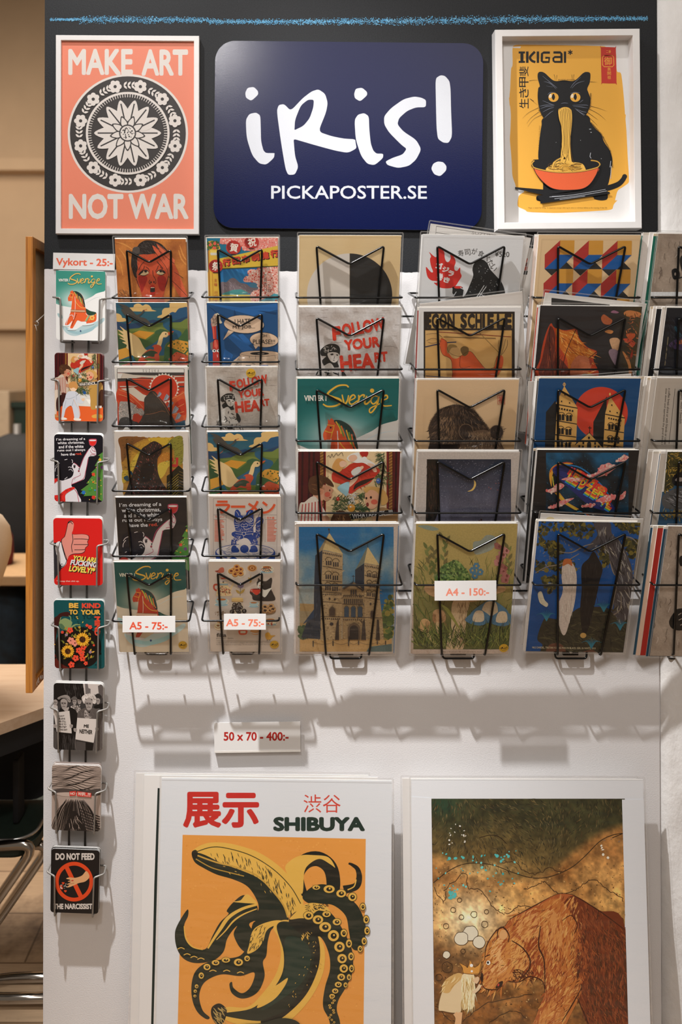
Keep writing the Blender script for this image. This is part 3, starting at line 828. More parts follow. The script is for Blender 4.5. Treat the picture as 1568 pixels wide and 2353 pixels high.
@art
def suzuka(A):
    A.bg('#d9cfc2'); A.view(250, 830, 7.352); k = '#3b342f'
    A.r(k, 140, 126, 1278, 1900); A.r('#d9cfc2', 147, 132, 1271, 1900)
    for i, ch in enumerate('SUZUKA'): A.t(k, ch, 575 + i * 50, 140, 597 + i * 50, 182, -.01)
    A.r('#b53a22', 150, 192, 1280, 1400); A.r(k, 147, 190, 1278, 196)
    for s, c in (("150,200 420,205 560,235 800,240 800,285 560,270 150,330", '#cbb9a4'), ("150,192 1275,192 1275,235 1000,245 640,240 420,230 250,200", '#423c38'), ("150,290 720,280 720,320 400,330 150,345", '#423c38'), ("380,292 720,300 710,325 420,318", '#c8492c'), ("150,470 420,440 580,560 700,600 620,690 420,640 300,500", '#cbb9a4'), ("1080,245 1275,250 1275,262 1120,268", '#cbb9a4'), ("1130,345 1275,340 1275,365 1150,372", '#cbb9a4'), ("1170,415 1275,418 1275,440 1180,440", '#423c38'), ("180,420 500,415 460,432 200,436", '#cbb9a4'), ("150,205 240,205 200,290 150,290", '#d9cfc2')): A.p(c, s)
    cx, cy = 935, 455
    A.poly('#ddd0ba', [(cx + (r_ * math.cos(t)), cy + r_ * math.sin(t)) for t, r_ in ((math.pi * 2 * i / 56, 262 if i % 2 else 226) for i in range(56))]); A.e('#c23a22', cx, cy, 224, 224, n=56)
    A.s_('#c9482a', "150,470 260,490 380,560 500,650 590,750 620,880 480,900 150,700"); A.s_('#b8371f', "170,560 300,580 420,680 520,800 400,820 160,660"); A.s_('#c9562e', "1060,640 1180,570 1275,520 1300,1000 1060,960"); A.s_('#b8371f', "1120,720 1275,640 1300,900 1150,860")
    for s in ("170,480 320,540 460,660 580,780", "170,560 300,600 430,700", "1060,640 1200,570 1275,520", "1120,800 1275,720", "1090,900 1275,850"): A.l('#e2a065', 6, s)
    A.s_('#3d352e', "450,1250 560,960 600,800 600,640 660,560 720,500 790,520 850,600 940,700 1010,820 1080,940 1150,1060 1250,1240")
    A.fur(['#4d443b', '#2e2823', '#5b5044'], 260, inpoly("470,1250 600,800 610,640 720,520 850,610 1010,830 1230,1240"), lambda x, y: 60 + (x - 760) * -.1, 50, 4, (450, 500, 1250, 1250))
    for s in ("740,520 860,640 960,780 1060,960", "620,900 760,880 900,840 960,860"): A.l('#a0603c', 6, s)
    for x, y, r_ in ((860, 560, 45), (980, 610, 60), (1050, 720, 62), (1130, 820, 70), (1180, 930, 60)): A.p('#8d8f95', "%d,%d %d,%d %d,%d %d,%d %d,%d" % (x - r_, y + r_, x - r_ * .4, y - r_ * .4, x, y - r_, x + r_ * .8, y - r_ * .3, x + r_ * .2, y + r_ * .7)); A.l('#4a4b50', 5, [(x - r_ * .5, y + r_ * .6), (x, y - r_ * .7)], False); A.l('#c4c5c8', 4, [(x - r_ * .1, y + r_ * .5), (x + r_ * .5, y - r_ * .2)], False)
    A.s_('#9a9086', "180,720 260,680 360,690 450,740 480,800 560,800 600,870 560,920 480,880 420,900 400,980 340,1100 190,1120")
    A.fur(['#d7b6a0', '#c99f8a', '#56504a', '#3b3632', '#e2d2c2'], 420, inpoly("180,720 280,690 450,740 600,870 540,920 420,890 400,980 340,1130 190,1140"), lambda x, y: x * .8, 26, 6, (180, 690, 610, 1140))
    A.s_('#3a3632', "180,1000 300,940 420,1010 500,1050 480,1240 180,1240"); A.p('#d8d2c8', "230,1170 300,1090 380,1170"); A.p('#2a4a5a', "1100,1060 1290,990 1300,1240 1180,1240"); A.p('#c8cccf', "1200,1170 1260,1090 1300,1170")


@art
def rocky(A):
    A.bg('#d3c5b6'); A.view(250, 830, 7.352); k = '#2b2018'
    P = [(190, 1285)]
    rr = random.Random(3)
    for x in range(240, 1250, 40): P.append((x, 1280 + rr.uniform(-14, 20)))
    for y in range(1300, 2500, 50): P.append((1242 + rr.uniform(-6, 14), y))
    P += [(1240, 2500), (250, 2500)]
    for y in range(2450, 1300, -50): P.append((205 + (y - 1300) * .04 + rr.uniform(-12, 10), y))
    A.poly('#a8762e', P)
    A.s_('#7d4e25', "190,1285 640,1290 560,1330 430,1400 330,1500 290,1620 220,1700 200,1500"); A.s_('#c9a032', "700,1300 1080,1300 1000,1420 860,1400 700,1360"); A.s_('#b9862f', "430,1450 620,1340 700,1380 640,1500 480,1600 420,1750 360,1740")
    A.s_('#c6a23a', "480,1560 560,1480 500,1660 400,1850 330,1900 360,1740"); A.s_('#b7742a', "820,1620 1000,1540 1240,1700 1100,1700 940,1760 840,1850"); A.s_('#c3a33c', "830,1760 960,1690 1080,1700 1000,1800 940,1920 860,1980"); A.s_('#8a8030', "1080,1300 1245,1290 1245,1720 1120,1700 1100,1500 980,1430"); A.s_('#b9972f', "230,1860 330,1850 360,1960 240,2060")
    A.fur(['#4a3d1c', '#5a4a20', '#382c18'], 500, lambda x, y: x > 1000 or x < 420, -25, 40, 5, (210, 1290, 1240, 2000), .1)
    A.dots([k], 140, None, 5, (230, 1300, 1230, 2100)); A.dots(['#e0b84a'], 40, None, 6, (480, 1320, 1000, 1800))
    A.p('#b4322a', "1035,1640 1090,1630 1090,1690 1035,1690"); A.p('#b4322a', "1130,1630 1180,1625 1170,1780 1100,1790 1040,1760 1080,1740 1140,1740"); A.p('#b4322a', "1040,1850 1180,1800 1170,1850 1050,1880"); A.p('#b4322a', "1045,1920 1165,1915 1165,1985 1045,1990")
    A.poly('#252010', nums("980,1940 1060,1880 1180,1760 1260,1830 1265,2500 980,2500"))
    for i in range(9): A.l('#b08f2e', 8, [(1000, 2060 + i * 44), (1180, 1900 + i * 44)], False); A.l('#8a6a35', 6, [(1190, 1860 + i * 50), (1262, 1890 + i * 50)], False)
    A.s_('#2f221c', "240,2480 300,2180 380,1960 440,1800 500,1620 560,1480 640,1420 760,1350 860,1390 900,1440 880,1560 830,1640 820,1760 840,1900 900,2040 1000,2200 1080,2480")
    A.fur(['#8a4238', '#a65347', '#5d3029', '#1d1512', '#74382f'], 620, inpoly("250,2480 300,2180 380,1960 440,1800 500,1620 560,1480 640,1420 760,1350 860,1390 890,1440 870,1560 820,1640 810,1760 830,1900 890,2040 1000,2200 1080,2480"), lambda x, y: 70 + (x - 650) * .12, 34, 8, (250, 1350, 1080, 2480))
    A.s_('#1e1613', "560,1760 700,1700 760,1800 720,2000 560,2040 540,1900"); A.s_('#1f3f4c', "255,1960 320,1930 340,2020 280,2010"); A.s_('#1f3f4c', "340,1840 400,1880 390,1930"); A.dots(['#2f6f86'], 16, None, 8, (400, 1400, 1000, 2300))


def dream_lady(A, red, wht, line, ofs):
    """the woman with the raised glass; ofs maps design units to the view"""
    f = lambda s: [ofs(x, y) for x, y in nums(s)]
    S_ = lambda c, s, n=5: A.poly(c, cr(f(s), True, n)); L = lambda c, w, s: A.l(c, w, f(s))
    k0 = ofs(1, 0)[0] - ofs(0, 0)[0]
    S_(wht, "135,830 200,770 300,760 400,720 430,640 400,580 430,520 470,540 520,590 500,600 515,640 525,690 500,720 450,740 410,790 400,850 460,890 490,960 515,1085 135,1085")
    S_(wht, "400,820 410,780 470,720 530,570 580,440 620,360 660,310 700,280 740,330 750,400 720,420 640,440 610,600 590,720 560,760")
    S_('#17141a', "150,540 180,490 250,460 330,470 390,460 430,500 400,560 430,640 400,690 340,740 270,770 200,740 150,660")
    for s in ("170,570 190,540 230,520", "300,475 340,465", "400,470 415,490 410,520", "350,580 380,575 400,590", "360,620 390,610 420,640", "300,750 340,720", "165,640 170,600 200,560", "190,700 210,690"): L(wht, 7 * k0, s)
    L(line, 7 * k0, "430,515 470,540 518,590"); L(line, 6 * k0, "518,660 525,690 480,715 425,740 405,790 400,830"); L(line, 9 * k0, "440,890 480,950 505,1085"); L(line, 7 * k0, "520,580 570,450 640,330"); L(line, 8 * k0, "405,820 480,790 570,740 600,640 640,450")
    S_('#8a2733', "490,630 505,620 516,632 502,648"); S_('#231a20', "428,565 450,555 455,580 435,592"); L('#231a20', 6 * k0, "425,560 440,548 460,556")
    for s in ("680,300 700,340 745,360", "665,340 690,380 745,390", "660,410 700,400 745,410", "690,290 720,310 735,350"): L(line, 6 * k0, s)
    S_(red, "650,182 750,182 748,240 720,270 690,274 660,255"); S_(wht, "660,190 742,190 738,206 664,206"); L(line, 8 * k0, "650,184 700,180 752,184 748,240 722,270 690,274 660,256 650,184"); L(line, 7 * k0, "694,274 694,300")


def xmas_tree(A, ofs, rr):
    k0 = ofs(1, 0)[0] - ofs(0, 0)[0]; f = lambda s: [ofs(x, y) for x, y in nums(s)]
    A.poly('#4f8136', f("850,360 775,415 810,420 730,560 770,570 675,660 720,670 610,810 650,815 530,905 560,915 525,955 590,960 570,990 690,985 720,1050 760,1020 830,1060 850,1060"))
    for _ in range(26):
        x, y = rr.uniform(580, 845), rr.uniform(400, 1040)
        if y > 380 + (845 - x) * 1.9: A.e('#e8b84a', *ofs(x, y), 7 * k0, n=8)
    for x, y, r_, c in ((805, 472, 20, '#e0a03a'), (835, 580, 24, '#6a3f6a'), (712, 680, 24, '#d0482c'), (780, 740, 24, '#6a3f6a'), (664, 890, 27, '#3f8a3a'), (572, 938, 27, '#2a6ab0'), (714, 1008, 27, '#c8342a'), (735, 905, 12, '#3a8ac0'), (708, 790, 12, '#e07a2a')): A.e(c, *ofs(x, y), r_ * k0, n=14)


@art
def dreaming(A):
    A.bg('#241f1e'); A.view(250, 1130, 6.033)
    f = lambda x, y: (250 - 150 + (x - 120) * 1.42, 110 + (y - 140) * 1.40 - 60)
    for i, (s, x0, x1) in enumerate([("I´m dreaming of a", 148, 730), ("white christmas,", 180, 720), ("and if the white", 212, 706), ("runs out I always", 190, 742)]): A.t('#e3d9cf', s, x0, 152 + i * 70, x1, 218 + i * 70 - (6 if i == 2 else 0), .012, -1.5)
    A.t('#e3d9cf', 'have the', 280, 436, 540, 488, .012, -1.5); A.t('#c8442f', 'red.', 558, 430, 682, 476, .012, -1.5)
    dream_lady(A, '#a82a24', '#cbb9ad', '#a53a50', lambda x, y: (135 + (x - 150) * 1.16 + 45, 585 + (y - 490) * 1.22) if y > 440 else (760 + (x - 600) * 1.28, 175 + (y - 180) * 1.28) if y < 300 else (180 + (x - 150) * 1.16 + 88 * (440 - y) / 140, 524 - (440 - y) * 1.34 + 20))
    xmas_tree(A, lambda x, y: (930 + (x - 640) * .95, 430 + (y - 360) * .95), A.rnd); A.s_('#b03428', "145,945 200,905 270,930 260,1000 140,1000")


def dala_scene(A, f, k0, sky, snow, horse, gold, tl):
    """horse, snow and lettering; f maps design units (the postcard's view) to the current view"""
    P = lambda s: [f(x, y) for x, y in nums(s)]
    S_ = lambda c, s, n=5: A.poly(c, cr(P(s), True, n)); L = lambda c, w, s, t=None: A.l(c, w * k0, P(s), True, None, t)
    x0, y0 = f(100, 280); x1, y1 = f(830, 800)
    a = np.array([int(sky[i:i + 2], 16) / 255 for i in (1, 3, 5)]); b = np.array([int(snow[i:i + 2], 16) / 255 for i in (1, 3, 5)])
    fx, fy = f(430, 690); rx, ry = 250 * k0, 170 * k0
    def tone(X, Y):
        t = np.clip(1.15 - np.hypot((X - fx) / rx, (Y - fy) / ry) * .75, 0, 1) ** 1.5 * .95; t = np.maximum(t, np.clip((Y - fy) / (y1 - fy), 0, 1) ** 1.2 * .8)
        return [a[i] + (b[i] - a[i]) * t for i in range(3)]
    A.fld(tone, x0, y0, x1, y1, 40, 40)
    S_(snow, "100,770 250,765 400,780 520,700 640,640 700,600 800,572 860,560 860,1300 100,1300"); L('#c3cfd0', 5, "560,730 680,660 800,640", (.2, 1, .2))
    S_('#a9c6c8', "185,860 240,880 250,930 200,910"); S_('#b9d2d6', "250,1020 400,1080 520,1020 700,970 790,920 800,960 690,1050 560,1110 420,1160 300,1120"); S_('#9fc3cb', "300,1050 430,1100 600,1060 700,1010 640,1090 480,1140 340,1110")
    S_(horse, "322,668 330,640 352,600 354,562 364,572 376,556 396,570 440,572 500,610 535,680 550,780 600,830 690,850 700,900 690,960 620,990 570,998 560,970 500,970 450,955 420,1000 380,1062 352,1050 380,960 330,1010 285,1012 320,930 360,840 370,760 375,690 350,696 330,700")
    S_('#243b35', "392,572 440,572 500,612 536,690 550,775 520,760 500,700 450,640 420,610")
    for i in range(7): L([gold, '#5f8d3f', '#d8672f', '#2a5a5a'][i % 4], 9, "%d,%d %d,%d %d,%d" % (405 + i * 17, 578 + i * 14, 430 + i * 15, 620 + i * 18, 440 + i * 16, 660 + i * 17))
    L(gold, 6, "415,680 440,730 490,780 548,792"); L(snow, 5, "415,640 420,760 410,880 395,940"); L(gold, 5, "335,640 380,650 395,600"); L(gold, 5, "350,600 390,606"); L(gold, 5, "372,690 385,640"); L(horse, 16, "345,690 372,690")
    L('#d8a886', 24, "358,825 450,832 550,832"); L('#8a5a3a', 5, "358,812 550,820"); L('#8a5a3a', 5, "358,840 550,846")
    S_('#2c4a3a', "560,800 620,830 695,850 660,885 610,890 570,860"); L(snow, 6, "560,860 580,885 620,895 665,885"); L('#8ab08a', 22, "600,890 560,965", (1, 1)); L(gold, 5, "592,885 548,962")
    fl = f(642, 920); flower(A, gold, horse, fl[0], fl[1], 34 * k0, 6, .35); A.e(gold, *f(605, 948), 8 * k0, n=8); A.e(gold, *f(685, 880), 8 * k0, n=8)
    for i in range(8): L('#3a2a22', 5, "%d,%d %d,%d" % (440 - i * 8, 870 + i * 20, 425 - i * 8, 880 + i * 20))
    L(snow, 6, "300,1010 340,900 385,885 390,910"); A.e(horse, *f(0, 0), .01); A.e('#e8f0f0', *f(300, 1025), 40 * k0, 9 * k0); A.e('#e8f0f0', *f(375, 1072), 60 * k0, 12 * k0); A.e('#e8f0f0', *f(590, 1005), 80 * k0, 12 * k0, -8); A.e('#2a4a7a', *f(490, 1092), 10 * k0, n=10); A.e('#20262a', *f(372, 618), 6 * k0, n=8)
    # lettering
    for i, (w, s) in enumerate(((13, "488,352 470,338 420,342 370,375 352,400 380,415 430,432 437,455 400,475 350,478 322,462"), (11, "446,400 452,430 462,464 480,440 488,404"), (10, "496,440 530,420 520,402 502,415 492,450 510,464 545,440"), (11, "552,402 555,430 540,462"), (10, "552,425 572,405 590,404 585,420"), (12, "606,408 592,450 604,462 630,440"), (10, "676,412 650,410 632,440 648,462 676,440 684,412 670,470 640,515 624,515 630,490 690,460"), (10, "700,440 738,425 735,405 716,412 702,445 716,474 768,472"))): L(gold, w, s, (.7, 1.15, .7))
    A.e(gold, *f(640, 374), 14 * k0, n=14)
    a_, b_ = f(200, 405), f(344, 442); A.t(tl, 'VINTER I', a_[0], a_[1], b_[0], b_[1], .03)


@art
def dala(A):
    A.bg('#c9b291'); A.view(250, 1130, 6.033)
    dala_scene(A, lambda x, y: (145 + (x - 200) * 1.515, 1035 + (y - 338) * 1.36), 1.45, '#1f4a42', '#cdb697', '#b03a24', '#d99c38', '#d9c3a5')
    return [(1028, 2122, 61)]


@art
def dala2(A):
    A.bg('#d9d2c6'); A.view(670, 860, 5.807)
    dala_scene(A, lambda x, y: (170 + (x - 200) * 2.06, 145 + (y - 338) * 2.02), 2.05, '#0f5a55', '#d8d0c6', '#d0532c', '#d9a536', '#e4d8c8')


@art
def festival(A):
    A.bg('#d9ac42'); A.view(460, 530, 7.352); k = '#40241c'
    A.r('#1f6f86', 110, 120, 1320, 700); A.p(('#1d5f96', '#2f86b0', 0, 640, 0, 1000), "330,600 1330,600 1330,1120 330,1120")
    for i in range(5): A.p('#2a78ac', "%d,650 %d,650 %d,1000 %d,1000" % (420 + i * 90, 450 + i * 90, 700 + i * 70, 640 + i * 70))
    pk = ['#e88f80', '#d9604f', '#f0b3a2', '#e5776a', '#f4c9b8']
    A.p('#e58a7c', "340,130 1320,120 1320,260 900,350 720,330 700,260 560,280 440,230 330,220"); A.dots(pk, 420, inpoly("340,130 1320,120 1320,260 900,350 720,330 700,260 560,280 440,230 330,220"), 12, (330, 120, 1320, 350))
    A.s_('#7f6f72', "350,880 440,870 500,820 550,800 600,815 680,880 780,900 870,960 980,960 960,1000 850,1060 350,1090"); A.fur(['#a69490', '#5c5058', '#8f8a90', '#b5a39a'], 160, inpoly("350,890 440,880 550,805 680,885 870,960 850,1050 350,1080"), 50, 40, 5, (350, 800, 980, 1090)); A.s_('#4b7f96', "830,910 900,880 980,920 970,960 880,960"); A.p('#4a8f8a', "380,1060 560,1000 700,990 820,1050 700,1090 380,1100"); A.p('#dcc060', "350,1085 880,1080 880,1300 350,1300")
    P = "800,690 860,650 940,660 1000,625 1130,620 1330,610 1330,1330 800,1330 860,1200 840,1100 900,1020 980,990 960,900 880,870 760,870 730,830 770,770 820,760"
    A.s_('#e8a896', P, 3); A.dots(['#f3d0c0', '#d0503c', '#f6dccd', '#c8402f', '#eeb9a6'], 620, inpoly(P), 13, (730, 610, 1330, 1320))
    A.p('#d9b23c', "330,470 700,390 1330,250 1330,600 330,645"); A.p('#3f4a20', "340,640 1330,590 1330,606 340,656")
    for i, ch in enumerate('行田市制施行'):
        x = 375 + i * 162; y = 470 - i * 30
        A.t(k, ch, x + 14, y + 12, x + 154, y + 142, .05, -6); A.t('#d0452e', ch, x, y, x + 140, y + 130, .05, -6)
    A.p('#dcae3e', "130,330 320,330 340,1330 150,1330"); A.p('#b0702a', "130,330 150,330 180,1330 160,1330"); A.p('#c98d30', "200,700 215,700 235,1330 220,1330"); A.p('#e8c95e', "160,300 330,300 320,370 180,375"); A.p('#d6cdb8', "170,372 300,372 296,415 180,415")
    A.s_('#d9a83a', "120,200 210,170 290,200 330,260 325,330 130,310"); A.dots(['#3f5a2c', '#4d6a30'], 70, None, 22, (130, 190, 310, 300)); A.dots(['#e0604a'], 8, None, 24, (130, 180, 320, 300))
    for (x, y, rx, ry, ch, ro) in ((565, 285, 125, 118, '賀', 8), (870, 195, 125, 110, '祝', -8), (265, 600, 120, 112, '祭', 6)):
        A.e('#b9332a', x, y, rx, ry); A.s_('#8a2420', "%d,%d %d,%d %d,%d" % (x - rx * .9, y - 20, x - rx * .3, y - ry * .8, x - rx * .4, y + ry * .7)); A.r(k, x - 45, y + ry - 12, x + 40, y + ry + 6)
        A.t('#f0e3cf', ch, x - 62, y - 70, x + 78, y + 75, .02, ro)
    for i, ch in enumerate('主催'): A.t('#b5442c', ch, 232, 810 + i * 70, 292, 865 + i * 70, 0)
    for i, ch in enumerate('行田市'): A.t('#b5442c', ch, 240, 1018 + i * 72, 298, 1075 + i * 72, 0)
    for i, ch in enumerate('五日'): A.t('#2a201c', ch, 1015, 920 + i * 70, 1058, 970 + i * 70 - 5)
    for i, ch in enumerate('三日'): A.t('#2a201c', ch, 1145, 915 + i * 70, 1192, 962 + i * 72)
    for i, ch in enumerate('三月四日三日'): A.t('#2a201c', ch, 1078, 740 + i * 74, 1124, 800 + i * 74)
    A.p('#4f9fa8', "1150,1130 1250,1060 1330,1080 1330,1330 950,1330 1000,1180"); A.r('#b5442c', 1270, 1160, 1300, 1330)


@art
def toothbrush(A):
    A.bg('#1b4a75'); A.view(460, 530, 7.352); k = '#17191c'; c = '#d9b898'; r_ = '#b9342a'
    for s in ("110,1230 700,1300 1300,1230 1320,1330 900,1440 500,1330", "470,1800 560,1740 900,2010 860,2060 760,2080", "640,1760 720,1740 880,1900 800,1960", "420,2000 560,2100 520,2200 380,2180"): A.p('#25609a', s)
    for s in ("130,1260 380,1450 300,1420", "960,1350 1300,1380 1280,1420", "580,1330 640,1480 560,1460"): A.p('#123a60', s)
    A.l(r_, 95, "225,1560 240,1680 250,1830", True, taper=(.9, .7, .6)); A.l('#d9604a', 20, "205,1560 225,1680 235,1830"); A.p(r_, "215,1900 240,1840 290,1835 335,1900 345,2300 215,2300"); A.p('#d9604a', "240,1850 265,1845 300,1950 280,2000 240,1960"); A.l(k, 5, "215,1900 240,1840 290,1835 335,1900"); A.p('#7a6a60', "170,1900 215,1870 215,2020 180,2010")
    A.p('#b8967e', "180,1500 250,1400 300,1440 280,1610 200,1620"); A.fur([k], 90, inpoly("195,1480 250,1430 300,1450 275,1600 205,1600"), -60, 34, 5, (190, 1430, 300, 1610), .1); A.s_('#cfc0a0', "255,1410 300,1395 340,1430 345,1500 372,1555 330,1565 300,1500 280,1450")
    for x in (238, 312): A.e('#f0e6da', x, 2028, 34, 26); A.e(k, x + 4, 2028, 13, 15); A.l(k, 4, [(x - 34, 2026), (x, 2000), (x + 34, 2024)])
    A.l(k, 6, "285,2080 300,2150"); A.l('#e8d8d0', 8, "290,2090 296,2140", False)
    for (cx, cy, rx, ry, tail) in ((742, 1580, 338, 150, "480,1680 390,1845 570,1705"), (1082, 1845, 238, 122, "900,1930 938,2000 985,1950")):
        A.e(k, cx, cy, rx + 6, ry + 6, 3); A.p(k, tail.replace("390,1845", "382,1854").replace("938,2000", "936,2010")); A.e(c, cx, cy, rx, ry, 3); A.p(c, tail)
    A.t(k, 'I HATE', 585, 1492, 850, 1570, .01, -2); A.t(k, 'MY JOB...', 552, 1600, 928, 1668, .01, -1)
    A.t(k, 'OH', 1035, 1750, 1130, 1800, .01); A.t(k, 'PLEASE!!!', 892, 1840, 1268, 1915, .01)
    A.p(c, "670,2080 700,2060 1330,2060 1330,2320 670,2320"); A.e(k, 1010, 2075, 332, 52); A.e('#cfae8e', 1010, 2075, 326, 46); A.e(k, 1005, 2075, 160, 26); A.e('#8a7a6c', 1030, 2078, 60, 12); A.p(c, "480,2330 560,2200 672,2110 672,2330"); A.fur([k], 110, inpoly("600,2200 672,2120 672,2320 590,2320"), 130, 30, 4, (590, 2120, 672, 2320), .1)
    for s in ("672,2080 676,2330", "690,2100 694,2330", "880,2240 930,2256", "1000,2256 1070,2244", "940,2110 940,2170", "1270,2110 1275,2160", "1300,2105 1306,2170", "830,2115 838,2150"): A.l(k, 6, s, False)
    A.r(k, 770, 2268, 860, 2330); A.r('#3a4a8a', 1000, 2268, 1150, 2330)


def follow_text(A, f, red):
    for (s, x0, y0, x1, y1, ro) in (('F', 495, 320, 600, 515, -4), ('OLLOW', 610, 250, 1145, 430, -10), ('YOUR', 640, 460, 1080, 615, -6), ('HEA', 590, 650, 1010, 870, -5), ('RT', 1010, 625, 1175, 770, -5)):
        a = f(x0, y0); b = f(x1, y1); sc = f(1, 0)[0] - f(0, 0)[0]
        A.t(red, s, a[0], a[1] + 12 * sc, b[0], b[1] - 12 * sc, .05, ro)
    k0 = f(1, 0)[0] - f(0, 0)[0]; a = f(500, 300); b = f(1170, 870)
    A.fur(['#c3b7aa', '#b8ab9e'], 130, None, 10, 14 * k0, 4 * k0, (a[0], a[1], b[0], b[1]), 1.5)
    # stencilled child figure
    k = '#24221f'; P = lambda s: [f(x, y) for x, y in nums(s)]
    A.poly(k, cr(P("350,620 400,570 470,540 550,550 590,600 580,700 560,760 575,815 500,820 400,800 370,740 420,690 360,680"), True, 4)); A.poly('#c6baad', cr(P("435,660 490,640 560,650 585,690 560,740 520,765 470,740"), True, 4))
    A.poly(k, cr(P("470,665 500,655 510,672 485,678"), True, 3)); A.poly(k, cr(P("540,670 565,668 560,685"), True, 3)); A.poly(k, P("500,730 530,735 512,742")); A.l(k, 6 * k0, P("520,690 522,712 508,716"), False)
    A.fur(['#c6baad'], 26, inpoly(P("360,620 400,575 550,555 580,600 430,650")), 30, 40 * k0, 9 * k0, (*f(360, 550), *f(580, 650)), 1.0)
    A.poly('#c6baad', cr(P("400,800 470,770 520,830 560,940 640,1020 600,1060 400,1060 300,1000 330,860"), True, 4)); A.fur([k], 46, inpoly(P("300,860 400,800 540,840 620,900 680,1050 760,1140 240,1140 280,960")), 60, 70 * k0, 17 * k0, (*f(240, 800), *f(760, 1140)), .8)
    A.poly(k, P("460,1090 540,1080 560,1150 470,1150")); A.poly(k, cr(P("610,880 650,890 690,980 660,1040 620,980"), True, 3))


def wall_tex(A, x0, y0, x1, y1, c0, c1, brick, k0):
    A.fld(lambda X, Y: mixc(c0, c1, np.clip(vnoise(X, Y, 160 * k0, 7, 5) * 1.8 - .4, 0, 1)), x0, y0, x1, y1, 50, 60)
    for i in range(46):
        x, y = A.rnd.uniform(x0, x1), A.rnd.uniform(y0, y1); L_ = A.rnd.uniform(30, 170) * k0
        A.l(A.rnd.choice(brick), 3.5 * k0, [(x + L_ * t, y + A.rnd.uniform(-5, 5) * k0 - L_ * t * .03) for t in (0, .25, .5, .75, 1)], False)


@art
def follow(A):
    A.bg('#b9ab9e'); A.view(460, 830, 7.352)
    wall_tex(A, 100, 95, 1340, 1640, '#cabdb0', '#a89788', ['#7d6a5c', '#94806f', '#6d5b50'], 1); follow_text(A, lambda x, y: (x, y), '#c23a26')
    return [(858, 200, 80)]


@art
def follow2(A):
    A.bg('#cdc3ba'); A.view(670, 530, 5.807)
    wall_tex(A, 90, 1015, 1450, 2700, '#ddd6cf', '#b3a498', ['#8d7868', '#7a675a', '#a08c7c'], .9)
    follow_text(A, lambda x, y: (545 + (x - 495) * 1.09, 1262 + (y - 320) * 1.12), '#d23a24')


@art
def ramen(A):
    A.bg('#c4b2a2'); A.view(460, 1130, 6.033); o = '#cf4f2a'; b = '#1f3a78'; l = '#5a4448'
    A.l(l, 3, "185,92 1064,92 1064,2000", False); A.l(l, 3, "185,92 185,2000", False); A.l(l, 3, "185,322 1064,322", False); A.l(l, 3, "360,322 360,700", False); A.l(l, 3, "900,322 900,700", False); A.l(l, 3, "185,384 360,384", False); A.l(l, 3, "900,384 1064,384", False)
    A.r(o, 236, 122, 382, 152); A.l(o, 34, "216,184 392,184 380,230 340,270 280,286", True); A.r(o, 428, 190, 626, 222)
    A.l(o, 34, "800,130 760,200 700,260 640,282"); A.l(o, 32, "672,165 760,220 800,270", False); A.l(o, 32, "868,142 930,190", False); A.l(o, 32, "1036,172 1000,230 940,276 872,292")
    A.t(o, 'ラーメン', 208, 334, 335, 362, .02); A.t(o, '招き猫', 925, 346, 1030, 376, .02)
    for i in range(16):
        for x0 in (200, 930): A.l(o, 8, [(x0, 396 + i * 19), (x0 + A.rnd.uniform(92, 138), 396 + i * 19)], False)
    A.s_(b, "480,330 482,280 500,250 530,250 560,290 572,325 630,325 650,280 690,252 730,255 742,290 740,340 745,420 735,500 740,560 720,590 790,660 800,740 790,820 440,820 430,740 440,660 480,640 440,600 445,565 490,540 480,480 470,420")
    A.s_(b, "740,560 770,520 775,420 780,370 810,348 860,350 880,390 870,440 855,480 862,540 850,600 800,640 740,640")
    w = '#cdbcae'
    for x in (542, 680): A.e(w, x, 390, 48, 34); A.e(b, x, 390, 38, 25); A.e(w, x, 390, 24, 17); A.e(b, x, 390, 12, 12)
    for s in ("500,270 520,290 540,330", "700,270 680,290 660,330", "565,460 590,440 608,455 640,440 660,465 640,485 608,478 580,485 565,460", "480,430 550,445", "476,465 550,462", "480,500 545,480", "740,430 670,445", "742,465 670,462", "608,480 608,500 640,520 700,500 745,450", "490,545 600,560 730,545", "490,575 600,590 725,578", "600,600 608,640", "780,440 820,400 870,395", "800,430 830,400", "775,520 800,545 830,530 860,550", "440,650 480,670 500,650 530,670", "440,760 490,740 520,760", "700,800 760,770 795,790", "600,330 600,420", "620,330 620,420"): A.l(w, 5, s)
    A.e(w, 608, 580, 28, 26); A.e(b, 608, 580, 22, 20); A.fur([w], 120, lambda x, y: True, 80, 16, 5, (450, 600, 560, 800)); A.fur([w], 60, None, 80, 14, 5, (720, 660, 790, 790)); A.fur([w], 40, None, 80, 14, 5, (775, 460, 850, 620)); A.fur([w], 50, None, 80, 10, 4, (490, 500, 730, 535))
    A.p(w, "745,450 775,455 770,560 740,560"); A.l(l, 7, "740,480 800,360 832,290", False); A.l(l, 6, "760,480 815,505", False)
    A.s_(w, "510,700 580,650 640,640 690,680 720,760 690,840 560,850 530,780"); A.e(b, 615, 790, 62, 60)
    A.e(b, 625, 830, 412, 110); A.e(w, 625, 828, 400, 100); A.s_(b, "213,830 250,880 400,960 625,980 850,960 1000,880 1040,830 1030,960 960,1100 290,1100 230,960"); A.fur([b], 120, lambda x, y: ((x - 625) / 390) ** 2 + ((y - 828) / 90) ** 2 < 1 and not (430 < x < 800 and y < 800), 15, 120, 4, (240, 740, 1010, 920), .5); A.s_(w, "380,930 430,860 500,840 550,860 550,940"); A.e(b, 460, 940, 55, 40)
    A.s_(b, "440,760 480,740 520,770 540,830 440,830"); A.s_(b, "700,760 760,740 795,780 790,830 690,830"); A.s_(w, "540,720 610,660 680,700 700,780 650,830 560,830"); A.e(b, 615, 790, 60, 56)


